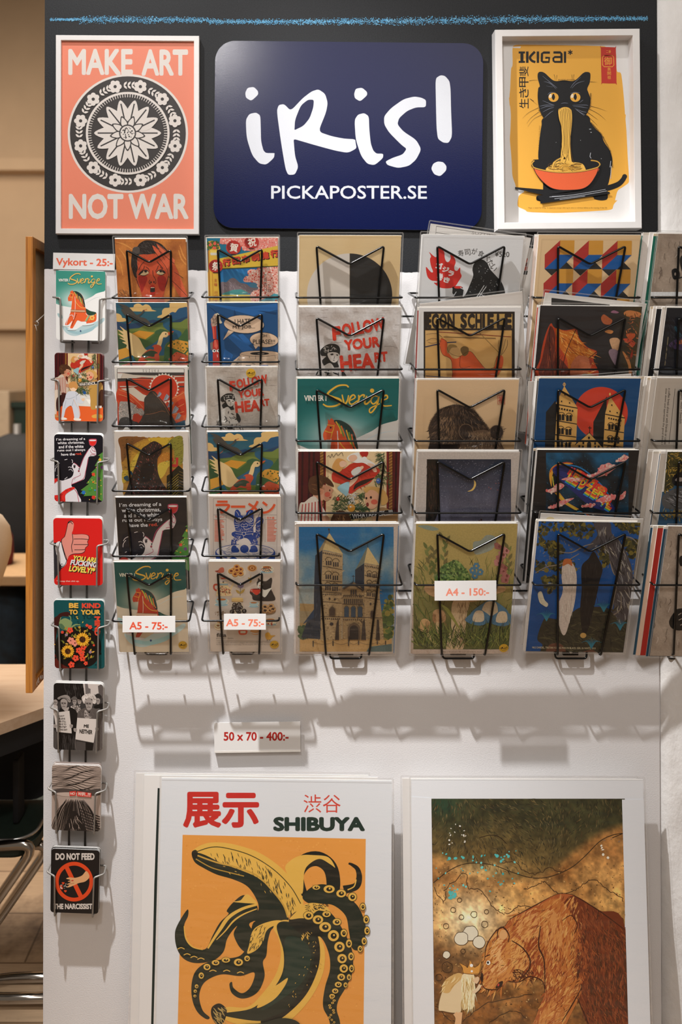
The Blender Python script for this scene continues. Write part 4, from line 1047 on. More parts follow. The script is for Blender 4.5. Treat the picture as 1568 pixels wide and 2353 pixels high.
@art
def fika(A):
    A.bg('#bfa994'); A.view(460, 1130, 6.033); k = '#2b2522'; br = '#7a3f1e'
    def cup(x, y, s, c, ins):
        A.e('#d9c7ae', x, y + 34 * s, 92 * s, 24 * s); A.e('#8ea3a3', x, y + 36 * s, 84 * s, 18 * s); A.e('#d8c3a6', x + 66 * s, y - 8 * s, 26 * s, 26 * s); A.e('#bfa994', x + 66 * s, y - 8 * s, 15 * s, 15 * s)
        A.s_(c, "%f,%f %f,%f %f,%f %f,%f %f,%f" % (x - 68 * s, y - 32 * s, x + 68 * s, y - 32 * s, x + 52 * s, y + 22 * s, x, y + 38 * s, x - 52 * s, y + 22 * s)); A.e(c, x, y - 32 * s, 70 * s, 20 * s); A.e(ins, x, y - 32 * s, 58 * s, 14 * s)
    def cookie(x, y, r_, c='#c98a45', m='#6d2a1c'):
        A.e('#8a5224', x, y + r_ * .18, r_, r_ * .78); A.e(c, x, y, r_, r_ * .76); A.e(m, x, y, r_ * .5, r_ * .36)
    A.e('#cdb79a', 505, 1120, 136, 84)
    for x, y in ((508, 1038), (470, 1080), (560, 1075), (432, 1098), (562, 1130), (486, 1142), (510, 1085)): cookie(x, y, 42)
    for i, r_ in enumerate((66, 50, 34, 18)): A.e(['#c48a4c', '#8a4a22'][i % 2], 722, 1058, r_, r_ * .72)
    A.s_('#b5583f', "205,1098 250,1085 270,1060 310,1045 332,1065 330,1110 290,1122 240,1118"); A.p('#8a3f2f', "205,1096 260,1090 240,1118")
    cup(926, 1075, 1.0, '#d9bf95', '#a05a28'); A.fur(['#3b4a45', '#b03a2a', k], 60, None, 40, 22, 8, (866, 1050, 985, 1100), 1.5)
    A.s_('#cfae7c', "225,1420 240,1330 280,1290 290,1260 370,1260 385,1300 410,1330 430,1400 425,1440 230,1440"); A.l('#cfae7c', 36, "405,1390 430,1330 465,1270", True, taper=(1, .4)); A.l('#b2442c', 18, "285,1200 370,1198"); A.l('#d0b48a', 8, "275,1270 270,1220 290,1200"); A.l('#d0b48a', 8, "385,1270 390,1230 370,1198"); A.l('#a9402a', 24, "230,1370 195,1340 200,1290 255,1285"); A.r('#7f8c86', 270, 1270, 388, 1295); A.e(k, 322, 1250, 12, 10)
    A.fur(['#a83a2a', k, '#a83a2a'], 60, None, 20, 24, 9, (240, 1320, 415, 1420), 1.5)
    for a in (-60, -90, -120): leaf(A, '#7a6a80', 562, 1335, 80, 46, a)
    A.l('#5f5a3c', 7, "560,1330 555,1440"); leaf(A, '#a5813f', 558, 1410, 90, 34, -45); leaf(A, '#a5813f', 556, 1410, 80, 34, -140); leaf(A, '#b5873a', 700, 1260, 60, 22, -80); leaf(A, '#b5873a', 700, 1220, 50, 22, -40); leaf(A, '#b5873a', 704, 1220, 50, 22, -140); A.l('#b5873a', 6, "690,1270 705,1150")
    A.s_(k, "785,1260 800,1235 808,1195 850,1230 920,1235 985,1190 1000,1230 985,1320 990,1360 1010,1400 1030,1505 760,1505 720,1440 690,1400 705,1370 760,1420 850,1390 800,1330"); A.s_('#d8c6b2', "810,1260 860,1240 870,1290 860,1330 900,1360 990,1330 960,1380 900,1460 850,1420 830,1350 795,1320"); A.l(k, 5, "880,1290 920,1300 940,1290"); A.e('#b86a5a', 826, 1300, 11, 8); A.l(k, 4, "820,1320 840,1345 860,1335")
    A.s_('#c23a28', "728,1350 830,1345 828,1390 800,1424 768,1424 735,1392"); A.lp('#c23a28', 10, "730,1352 704,1358 706,1382 736,1384"); A.e('#7a1f18', 780, 1348, 52, 8)
    cup(296, 1525, 1.1, '#9fb0a8', '#b06a38'); cup(744, 1560, .78, '#9fb0a8', '#a8602e')
    A.e('#b9a384', 520, 1600, 86, 96); A.r('#c29a5c', 438, 1478, 596, 1520); A.e('#d0aa6a', 517, 1478, 80, 14); A.l('#8a5a2e', 6, "440,1520 600,1522", False)
    for x, y in ((480, 1565), (540, 1560), (500, 1610), (562, 1600), (470, 1605), (445, 1660), (540, 1665), (612, 1650), (520, 1640)): A.e('#2f211a', x, y, 33, 31); A.dots(['#c9b8a4'], 7, None, 4, (x - 20, y - 18, x + 20, y + 18))
    A.e('#8a6a4a', 945, 1650, 106, 52)
    for x, y in ((900, 1590), (985, 1580), (975, 1640), (905, 1640), (1010, 1620)): cookie(x, y, 42, '#b98a58', '#4a2a1a'); A.dots([k], 6, None, 7, (x - 26, y - 18, x + 26, y + 18))
    A.e('#cbb08c', 270, 1860, 76, 56); cookie(280, 1800, 40, '#b98a58', '#8a5a36'); cookie(250, 1850, 40, '#d8c09a', '#8a5a36'); cup(975, 1800, 1.0, '#d8bf98', '#a8602e'); A.dots(['#a83a2a'], 8, None, 12, (930, 1790, 1000, 1840)); A.fur(['#7a5a3a'], 30, None, 40, 20, 8, (200, 1650, 340, 1700), 1)
    A.s_('#c9502e', "540,1915 650,1915 646,1965 600,1980 545,1970"); A.r('#e3cdb0', 560, 1925, 632, 1955); A.e('#c98f55', 768, 1930, 70, 48); A.l('#efe3cf', 12, "700,1945 770,1960 835,1945")
    A.s_('#c08a2e', "905,1965 930,1945 960,1950 985,1985 1046,1985 1000,2010 980,2040 930,2045 908,2010"); A.l(k, 5, "935,2045 930,2062", False); A.l(k, 5, "965,2043 968,2060", False)
    A.t(k, 'fika', 228, 1955, 366, 2008, .02); A.t(k, '[fee-ka]  noun • Swedish', 226, 2020, 462, 2038); A.l(k, 3, "226,2060 1040,2070", False)
    A.t(k, 'a coffee break alone or with friends or colleagues, often accompanied by pastries, a moment to', 226, 2080, 985, 2096); A.t(k, 'slow down and appreciate the good things in life time to pause, reflect and savor the moment', 226, 2104, 985, 2120)
    return [(1030, 2112, 62)]

# ---------------------------------------------------------------- large prints (wide rack)
@art
def circle(A):
    A.bg('#d9bd90'); A.view(670, 530, 5.807)
    A.fld(lambda X, Y: mixc('#d8bb8c', '#cfae7c', vnoise(X, Y, 200, 2)), 105, 50, 1470, 1500, 20, 24)
    c = (776, 860, 570, 556); P = [(c[0] + c[2] * math.sin(t), c[1] - c[3] * math.cos(t)) for t in (math.pi * k / 40 for k in range(41))]
    A.poly('#2b2927', P); A.poly('#cfc2b4', [(2 * c[0] - x, y) for x, y in P]); A.l('#8a7458', 4, "779,304 779,1416", False)


def santa(A, f, k0, warm):
    """children beside a decorated tree, a red-coated figure behind; plain stand-in shapes"""
    P = lambda s: [f(x, y) for x, y in nums(s)]; S_ = lambda c, s: A.poly(c, cr(P(s), True, 4)); E = lambda c, x, y, rx, ry=None, ro=0: A.e(c, *f(x, y), rx * k0, (ry or rx) * k0, ro)
    k = '#2a1712'; A.poly('#d8b98a', P("450,1030 1290,1030 1290,2600 450,2600"))
    for s, c in (("90,1030 460,1030 460,2700 90,2700", '#4a1214'), ("1270,1030 1460,1030 1460,2700 1270,2700", '#55161a')): A.poly(c, P(s))
    for x in (150, 240, 300, 1340, 1400): A.l('#2c0b0e', 26 * k0, P("%d,1030 %d,1900 %d,2700" % (x, x - 12, x - 8)))
    for x in (405, 1325):
        A.poly('#7a4a22', P("%d,1030 %d,1030 %d,2700 %d,2700" % (x - 22, x + 22, x + 22, x - 22)))
        for i in range(40): A.l('#b5803a', 8 * k0, P("%d,%d %d,%d" % (x - 22, 1060 + i * 40, x + 22, 1036 + i * 40)), False)
    for x in (452, 1280): A.l('#8a2018', 10 * k0, P("%d,1030 %d,2700" % (x, x)), False)
    # tree branches
    gr = ['#3a5530', '#2b4326', '#54693c', '#22331f']
    for (x, y, ex, ey) in ((1240, 1060, 1180, 1250), (1120, 1300, 1300, 1450), (560, 1720, 800, 1660), (540, 1800, 900, 1740), (860, 1600, 1040, 1660), (830, 1780, 1000, 1800), (1000, 1900, 620, 1880), (620, 2020, 900, 2050), (940, 2010, 700, 2120)):
        b0, b1 = f(x, y), f(ex, ey); A.fur(gr, 90, None, lambda X, Y, a=math.degrees(math.atan2(ey - y, ex - x)): a + A.rnd.choice((-38, 38)), 60 * k0, 8 * k0, (min(b0[0], b1[0]) - 20 * k0, min(b0[1], b1[1]) - 20 * k0, max(b0[0], b1[0]) + 20 * k0, max(b0[1], b1[1]) + 20 * k0), .2)
    # red-coated figure leaning over, seen from behind
    S_('#b5301f', "540,1330 600,1270 700,1260 800,1190 930,1170 1060,1210 1180,1270 1150,1330 1100,1380 1040,1450 900,1520 780,1600 760,1540 720,1470 620,1450 550,1420"); A.fur(['#8f2014', '#cf4a30'], 60, inpoly(P("560,1340 800,1200 1060,1220 1140,1310 900,1500 780,1560 600,1430")), 40, 90 * k0, 7 * k0, (*f(540, 1170), *f(1180, 1600)), .4)
    S_(k, "830,1540 850,1470 930,1420 1040,1390 1110,1380 1000,1450 890,1500"); S_('#e2d5c6', "740,1110 800,1060 900,1040 920,1100 1010,1130 1120,1200 1060,1230 960,1180 860,1180 760,1150"); S_('#a8281c', "910,1040 1020,1030 1010,1090 960,1110"); E('#e2d5c6', 975, 1130, 34)
    S_('#d9a888', "760,1120 790,1080 850,1075 880,1110 850,1150 800,1165"); S_('#c98f4c', "545,1250 570,1170 620,1120 700,1140 740,1190 700,1230 660,1290 620,1300"); S_('#dcae8e', "640,1180 690,1150 740,1185 720,1225 660,1235"); S_('#dcae8e', "1010,1190 1100,1200 1140,1290 1100,1300 1060,1240"); S_('#dcae8e', "850,1330 890,1250 950,1220 960,1250 900,1310 880,1400 780,1500 760,1460"); S_('#c9c2b4', "800,1290 900,1230 930,1290 830,1350"); S_('#8fb3b8', "612,1510 760,1430 770,1520 740,1620 700,1600")
    A.fur(['#e2dccf', '#c7c0b2', '#f0ece2'], 46, None, 80, 40 * k0, 8 * k0, (*f(760, 1570), *f(850, 1720)), .8)
    for x, y, c, r_ in ((620, 1660, '#b32a20', 22), (875, 1700, '#e0b07a', 22), (800, 1780, '#c98a30', 50), (1160, 1420, '#35568f', 30), (900, 2080, '#2a4a80', 32), (1260, 1650, '#b33a2a', 26)): E(c, x, y, r_, r_ * 1.2 if r_ < 40 else r_); E('#f0e0c0', x - r_ * .2, y - r_ * .3, r_ * .22)
    # boy at the left
    S_('#c58c6c', "330,1480 420,1470 500,1490 560,1540 540,1580 545,1610 515,1660 460,1690 420,1670 390,1740 300,1700 290,1600"); S_('#4f2f1c', "230,1430 250,1380 320,1345 420,1350 500,1390 550,1450 565,1500 500,1480 440,1450 410,1510 370,1600 300,1610 240,1560 225,1480"); E('#b87858', 395, 1560, 30, 44); A.fur(['#8a5a34', '#3a2012'], 40, inpoly(P("240,1440 320,1355 480,1390 420,1450 370,1560 260,1560")), 20, 70 * k0, 6 * k0, (*f(230, 1350), *f(560, 1600)), .4); E('#c9604a', 480, 1600, 38, 34); E(k, 512, 1545, 8, 13); S_('#9a3a30', "500,1640 530,1632 520,1655")
    S_('#c9b8a4', "270,1630 330,1640 400,1740 480,1900 490,2100 440,2300 110,2500 100,1790 180,1700")
    for i in range(7): A.l('#a84a44', 16 * k0, P("%d,%d %d,%d %d,%d" % (150 + i * 42, 1730 - i * 8, 130 + i * 46, 1950, 110 + i * 48, 2250)))
    S_('#c08a6a', "410,1900 470,1880 510,1930 480,1990 420,1960"); S_('#5a2a20', "120,2250 420,2150 450,2700 100,2700")
    # girl at the right
    S_('#d9a27e', "980,1600 1010,1540 1080,1510 1160,1540 1190,1640 1170,1720 1100,1790 1040,1790 1000,1750 985,1680"); S_('#c99a56', "960,1530 1000,1500 1080,1495 1170,1510 1250,1560 1290,1660 1270,1720 1200,1740 1190,1640 1130,1560 1050,1540 1000,1580"); E(k, 1000, 1650, 13, 17); E(k, 1060, 1640, 15, 18); E('#d0604a', 1105, 1700, 44, 34); E('#7a1f18', 1015, 1735, 18, 28)
    S_('#b98a4a' if warm else '#a87f52', "1130,1830 1210,1770 1330,1820 1440,1950 1450,2700 1060,2700 1040,2300 1080,2000"); S_('#d8a880', "1080,1900 1140,1820 1180,1880 1120,2000")


@art
def xmas(A):
    A.bg('#cdb28a'); A.view(670, 860, 5.807); santa(A, lambda x, y: (x, y), 1, False)
    A.l('#3a2a24', 6, "480,1100 500,1080 520,1110 540,1060 560,1100 600,1050 620,1080 670,1040 690,1090")
    A.s_('#4f2f1c', "540,1980 550,1880 620,1820 720,1830 780,1900 780,1990"); A.fur(['#8a5a34', '#a87a4a'], 30, inpoly("550,1980 560,1880 640,1830 770,1900 770,1980"), 70, 60, 6, (540, 1820, 780, 1980))
    A.p('#1a1a1c', "790,1870 1360,1800 1370,1850 800,1930"); A.t('#e6dccf', 'WHATAFACK...!!!', 808, 1830, 1350, 1900, .02, -6)


@art
def church(A):
    A.bg('#b9a493'); A.view(670, 1190, 5.807)
    def sky(X, Y):
        n = vnoise(X, Y * .7, 420, 11, 5); t = np.clip(n * 2.4 - .95 + (Y - 700) / 1500, 0, 1); return mixc('#1f5f88', '#a89a84', t)
    A.fld(sky, 100, 120, 1365, 1780, 46, 60); st = '#a5865f'; dk = '#3a3230'
    A.p('#9a7a4e', "112,1140 300,1150 300,1620 112,1620"); A.p('#b98f5a', "112,1620 1340,1600 1340,1785 112,1785"); A.p('#8f7a5a', "112,1240 300,1250 290,1400 112,1400"); A.p('#58665f', "1040,1720 1340,1680 1340,1785 1000,1785")
    A.dots(['#4d5a30', '#5d6a34', '#3c4a2c', '#8a7a3a'], 160, inpoly("1200,1350 1260,1100 1345,1030 1345,1600 1230,1600"), 34, (1200, 1030, 1345, 1600), 9); A.dots(['#3c4a34', '#4d5a3a'], 40, None, 30, (115, 1450, 200, 1610), 9)
    A.p('#2a3038', "320,500 415,430 415,1620 130,1600 200,1400 300,1230 300,1040 310,700"); A.p('#2b3a4a', "150,1420 300,1220 300,1330"); A.p('#2c2f35', "850,690 975,605 975,1620 850,1620")
    A.p('#8a7454', "330,490 505,200 420,425"); A.p('#c0a06a', "420,425 505,195 690,485"); A.p('#6a6a5a', "855,690 1015,380 975,600"); A.p('#c2a26c', "972,600 1018,385 1178,635")
    A.l(dk, 6, "500,140 505,210", False); A.e(dk, 500, 152, 12, 14); A.l(dk, 5, "1014,345 1018,395", False)
    A.p(st, "415,430 685,485 670,1630 385,1630 400,860"); A.p(st, "972,602 1175,640 1180,1070 1215,1350 1232,1620 972,1620"); A.p('#987a55', "672,950 830,855 970,960 970,1620 680,1620")
    A.l(dk, 5, "675,945 826,845 972,965", False); A.l(dk, 7, "826,760 826,850", False); A.l(dk, 7, "806,778 846,778", False)
    A.fur(['#8b6d48', '#b99a6c', '#6d563c', '#c7a878', '#5a4838'], 700, lambda x, y: inpoly("415,430 685,485 670,1630 385,1630")(x, y) or inpoly("972,602 1175,640 1232,1620 972,1620")(x, y) or inpoly("672,950 830,855 970,960 970,1620 680,1620")(x, y), 3, 30, 8, (385, 430, 1235, 1630), .2)
    A.fur(['#20262c', '#474b50', '#1a1d22'], 160, lambda x, y: inpoly("320,500 415,430 400,1620 130,1600 300,1230")(x, y) or inpoly("850,690 975,605 975,1500 850,1620")(x, y), 85, 60, 9, (130, 430, 975, 1620), .2)
    def arch(x, y, w_, h, c=dk): A.p(c, "%f,%f %f,%f %f,%f %f,%f" % (x, y, x + w_, y, x + w_, y - h, x, y - h)); A.e(c, x + w_ / 2, y - h, w_ / 2, w_ / 2)
    for yy, xs, sk in ((630, 460, 20), (815, 455, 14), (965, 450, 10)):
        for j in (0, 1):
            A.l('#54442f', 9, [(xs - 8 + j * 95 + 45 + 46 * math.cos(t), yy - 60 + j * sk * .8 + 46 * math.sin(t)) for t in (math.pi + math.pi * q / 8 for q in range(9))], False)
            for i in range(3): arch(xs + j * 95 + i * 28, yy + j * sk, 18, 52)
    for yy, xs in ((785, 1010), (910, 1010), (1040, 1005)):
        for j in (0, 1):
            A.l('#54442f', 8, [(xs - 4 + j * 72 + 32 + 34 * math.cos(t), yy - 50 + j * 12 + 34 * math.sin(t)) for t in (math.pi + math.pi * q / 8 for q in range(9))], False)
            for i in range(3): arch(xs + j * 72 + i * 21, yy + j * 12, 13, 44)
    for s in ("415,640 672,685", "410,830 672,850", "405,985 672,1000", "400,1110 672,1135", "390,1310 1210,1330", "975,760 1175,800", "975,900 1178,930", "975,1060 1180,1085", "680,1145 970,1155", "690,1030 970,1035"): A.l(dk, 6, s, False)
    for x in range(425, 680, 26): A.e(dk, x, 465 + (x - 425) * .18, 8, 12); A.e(dk, x, 1018, 7, 10); A.e(dk, x - 20, 1342, 7, 10)
    for x in range(985, 1170, 24): A.e(dk, x, 635 + (x - 985) * .18, 7, 10)
    for x in range(700, 960, 26): arch(x, 1140, 14, 60); A.e(dk, x, 1046, 6, 9); A.e(dk, x, 1352, 7, 10)
    for i in range(9): A.e(dk, 700 + i * 15, 940 - i * 10, 8, 12); A.e(dk, 850 + i * 13, 890 + i * 9, 8, 12)
    for i in range(3): arch(788 + i * 30, 1015, 20, 55); arch(705 + i * 90, 1315, 60, 110, '#34404a'); A.l('#54442f', 9, "%d,1200 %d,1165 %d,1200" % (698 + i * 90, 735 + i * 90, 772 + i * 90))
    arch(510, 1305, 68, 95, '#4a3a30'); A.lp('#6d563c', 8, "505,1300 505,1210 545,1170 585,1210 585,1300", False); arch(1055, 1330, 44, 80, '#4a3a30'); A.e(dk, 535, 1408, 26, 22)
    for x, y in ((508, 1070), (578, 1078), (1055, 1140)): A.p(dk, "%d,%d %d,%d %d,%d %d,%d" % (x, y - 18, x + 16, y, x, y + 18, x - 16, y))
    A.e('#5a4634', 835, 1480, 84, 88); A.r('#5a4634', 752, 1480, 918, 1618); arch(775, 1615, 120, 130, '#2a2320'); A.p('#3a2f28', "580,1620 600,1400 630,1330 634,1620"); A.p('#3a2f28', "930,1620 950,1380 975,1330 995,1620"); A.p('#3a2f28', "1125,1620 1140,1350 1165,1350 1180,1620")
    for x, h in ((290, 80), (555, 70), (762, 70), (895, 55), (1145, 50), (1255, 50)): A.r('#4a3e34', x - 8, 1630, x + 8, 1630 + h)
    for a, b in ((300, 550), (560, 760), (766, 890), (900, 1140), (1150, 1250)): A.l('#4a3e34', 4, "%d,1650 %d,1680 %d,1655" % (a, (a + b) // 2, b))
    A.r('#2a2320', 762, 1580, 776, 1640); A.e('#2a2320', 769, 1575, 6, 7); scrib(A, '#6a5238', 145, 1762, 370, 1776, 5, 1)


@art
def sushi(A):
    A.bg('#d5d1cd'); A.view(940, 500, 5.407); k = '#1f1f1f'; r_ = '#cc2f27'
    A.s_(r_, "252,428 300,470 340,490 350,420 345,360 400,390 440,430 446,500 470,550 500,545 520,500 512,450 560,490 582,550 565,610 570,650 600,660 636,620 640,680 655,730 620,790 580,850 545,870 470,880 390,870 330,830 312,808 345,810 345,790 280,780 230,730 212,615 250,650 280,680 300,670 275,600 262,520 275,480")
    for s, x0, y0, x1, y1, ro in (('ゴ', 335, 560, 420, 640, 12), ('ジ', 415, 610, 500, 680, 14), ('ラ', 485, 660, 560, 730, 22), ('巻', 350, 690, 425, 780, 12), ('き', 430, 740, 510, 810, 12)): A.t('#e6ddd6', s, x0, y0, x1, y1, .05, ro)
    for s, x, y, ro in (('寿', 645, 442, -14), ('司', 728, 430, -6), ('が', 815, 418, 6), ('食', 898, 448, 24), ('べ', 965, 500, 36), ('た', 1018, 560, 48), ('い', 1055, 625, 58)): A.t('#3a3836', s, x - 36, y - 38, x + 36, y + 38, 0, ro)
    A.t('#2a2a2a', '¥520', 1068, 420, 1248, 486, .0, 2)
    # plain dark mound with bowl and chopsticks
    A.s_(k, "500,1300 600,1080 700,960 760,830 800,720 790,640 820,560 900,520 970,560 1010,640 1080,720 1150,800 1190,900 1200,1000 1230,1300")
    A.dots(['#d5d1cd', '#8f8c88'], 90, inpoly("700,1000 800,740 900,560 1000,660 1150,820 1180,1080 760,1080"), 4, (700, 540, 1200, 1100))
    A.p(k, "545,870 660,870 680,900 670,1000 560,1000 540,930"); A.e(k, 604, 872, 66, 22); A.e(r_, 612, 866, 50, 16)
    for s in ("850,980 936,842", "872,985 962,856", "820,1005 880,945 960,990 1030,975", "820,1040 860,1062 800,1030 730,1110", "640,870 690,900 670,990"): A.l('#d5d1cd', 9, s, False)
    for s in ("1090,820 1110,860 1140,800", "520,940 560,960 590,920 540,1000"): A.l('#d5d1cd', 8, s, False)
    A.t(k, 'SUSHILLA', 358, 1074, 650, 1130, .04)


@art
def schiele(A):
    A.bg('#d5cec7'); A.view(940, 500, 5.407); k = '#2a211b'; t = '#c99d62'
    A.r(k, 184, 1168, 1316, 2700); A.r('#b8904f', 236, 1196, 1286, 1376); A.fld(lambda X, Y: mixc('#cfa468', '#b98747', vnoise(X, Y, 200, 5) * 1.2 - .1), 204, 1400, 1280, 2680, 24, 30)
    for i, ch in enumerate("EGON SCHIELE"):
        x = [236, 282, 380, 478, 0, 640, 730, 826, 912, 975, 1092, 1190][i]; w_ = [44, 92, 92, 92, 0, 84, 92, 82, 34, 82, 78, 90][i]
        if ch != ' ': A.t(k, ch, x, 1192, x + w_, 1378, .055)
    A.r(k, 204, 1376, 1280, 1398); A.l('#7a2a22', 8, "360,1420 700,1440 1270,1482", False); A.l('#6d5330', 10, "430,1482 1080,1500", False); A.l('#8a6a3a', 8, "860,1410 1130,1690", False); A.l('#202a4a', 12, "204,1606 420,1560 590,1546"); A.l('#202a4a', 9, "210,1966 560,1990", False)
    # orange shapes on the tan ground (plain stand-in)
    A.s_('#c04f26', "400,1500 470,1540 480,1640 540,1700 640,1720 760,1660 860,1770 960,1880 1060,1860 1100,1720 1170,1730 1160,1860 1070,1990 960,2000 840,2060 560,2060 540,1900 520,1760 420,1700 385,1600")
    A.s_('#6a4f28', "640,1640 680,1598 740,1620 735,1690 680,1720"); A.s_('#b98e58', "480,1640 520,1590 590,1600 640,1660 620,1740 540,1740"); A.s_('#8a6a3a', "470,1640 500,1580 570,1580 600,1610 530,1620 490,1690")
    for s in ("400,1500 470,1540 480,1640 540,1700 640,1720 760,1660 860,1770 960,1880 1060,1860", "385,1600 420,1700 520,1760 540,1900 550,2060", "1100,1720 1060,1860 1160,1860", "420,1490 340,1440 215,1450", "400,1530 300,1500 220,1530", "400,1540 300,1560 240,1550", "1130,1700 1110,1600 1120,1520", "1150,1710 1180,1600 1200,1510", "1160,1700 1220,1600 1225,1520", "640,1720 640,1860 760,1850"): A.l('#3a2418', 4, s)
    scrib(A, '#6d5330', 560, 1405, 720, 1420, 4, 1); scrib(A, '#6d5330', 210, 1866, 420, 1880, 4, 1)


@art
def bearback(A):
    A.bg('#c4a17a'); A.view(940, 860, 5.807); P = "265,760 290,640 350,540 400,480 500,430 620,405 740,425 850,465 920,530 960,600 1020,660 1060,740 1090,720 1160,680 1230,690 1255,750 1230,840 1220,1000 1200,1300 270,1300 280,900"
    A.fld(lambda X, Y: mixc('#c9a67e', '#b8946a', np.clip((Y - 100) / 1100 + vnoise(X, Y, 300) * .3 - .2, 0, 1)), 108, 66, 1470, 1080, 20, 20)
    A.s_('#3a2b22', P); A.s_('#241b17', "640,520 740,440 850,475 930,560 1000,660 900,700 700,660 640,600")
    f = inpoly(P); A.fur(['#5a4332', '#2a1f19', '#6d533d', '#3a2c24', '#1f1815'], 1300, lambda x, y: f(x, y), lambda x, y: 95 + (620 - x) * .16, 52, 7, (262, 410, 1250, 1060), .25)
    A.fur(['#8a6a4c', '#765a42'], 240, inpoly("400,560 560,560 640,700 620,1000 430,1000"), lambda x, y: 100, 50, 7, (400, 560, 640, 1000), .3)
    for (xa, ya, xb, yb, an) in ((265, 760, 300, 630, 165), (300, 630, 400, 480, 190), (400, 480, 620, 408, 230), (620, 408, 850, 465, -50), (850, 465, 960, 600, -40), (960, 600, 1060, 735, -35)):
        for q in range(34):
            u = q / 33; x = xa + (xb - xa) * u; y = ya + (yb - ya) * u; t_ = R(an + A.rnd.uniform(-18, 18)); A.l(A.rnd.choice(['#3a2b22', '#241b17', '#4d3a2c']), 7, [(x - 12 * math.cos(t_), y - 12 * math.sin(t_)), (x + 26 * math.cos(t_), y + 26 * math.sin(t_))], False, None, (1, .15))
    A.s_('#5b4534', "660,1000 700,900 760,830 850,760 940,740 1060,750 1150,830 1220,900 1230,1080 660,1080"); A.fur(['#8a6d50', '#3a2b22', '#6d533d', '#a18566', '#2a1f19'], 520, inpoly("660,1040 720,880 850,770 1060,755 1210,890 1230,1060"), lambda x, y: 60 + (1230 - x) * .12, 46, 6, (660, 740, 1230, 1060), .3)
    for x, y, rx, ry, ro in ((762, 765, 92, 104, -15), (1165, 770, 88, 92, 20)): A.e('#7a6048', x, y, rx + 6, ry + 6, ro); A.e('#2b201b', x, y, rx, ry, ro); A.fur(['#4d3b2f', '#1f1815'], 110, lambda X, Y: ((X - x) / rx) ** 2 + ((Y - y) / ry) ** 2 < .85, 95, 50, 6, (x - rx, y - ry, x + rx, y + ry), .3)
    A.fur(['#6d533d', '#8a6d50'], 90, None, lambda x, y: -90 + (x - 920) * .1, 40, 6, (790, 790, 1080, 850), .3); A.p('#241b17', "280,930 650,930 640,1060 280,1060")
    A.lp('#a53a2c', 8, "1185,276 1275,276 1275,396 1185,396", False); A.t('#a53a2c', '福', 1194, 286, 1268, 386, .02)


@art
def moon(A):
    A.bg('#b5a598'); A.view(940, 860, 5.807)
    A.fld(lambda X, Y: mixc('#20242f', '#6d6774', np.clip((Y - 1150) / 900 + vnoise(X, Y, 180, 4) * .35 - .12, 0, 1)), 240, 1134, 1364, 2900, 30, 44)
    A.dots(['#7d7882', '#2a2c38', '#8f8890', '#3a3a48'], 900, None, 4, (380, 1150, 1350, 1990), 5)
    A.p('#17140f', "244,1134 392,1134 400,1260 386,1400 414,1440 380,1480 392,1600 384,1660 418,1700 384,1740 390,1850 330,1990 300,2600 210,2600"); A.fur(['#3a241a', '#241a16', '#4a2e20'], 160, inpoly("250,1150 380,1150 380,1850 230,1900"), 88, 70, 6, (230, 1150, 380, 1900), .2)
    A.s_('#d0a95a', "868,1412 892,1440 894,1490 860,1545 820,1562 782,1562 830,1540 862,1500 872,1450")
    A.dots(['#7a4a4a'], 7, None, 9, (1040, 1440, 1230, 1560)); A.p('#2b2420', "340,1880 240,1990 240,2600 380,2600"); A.dots(['#4a2a28'], 5, None, 16, (900, 1940, 1000, 1980))


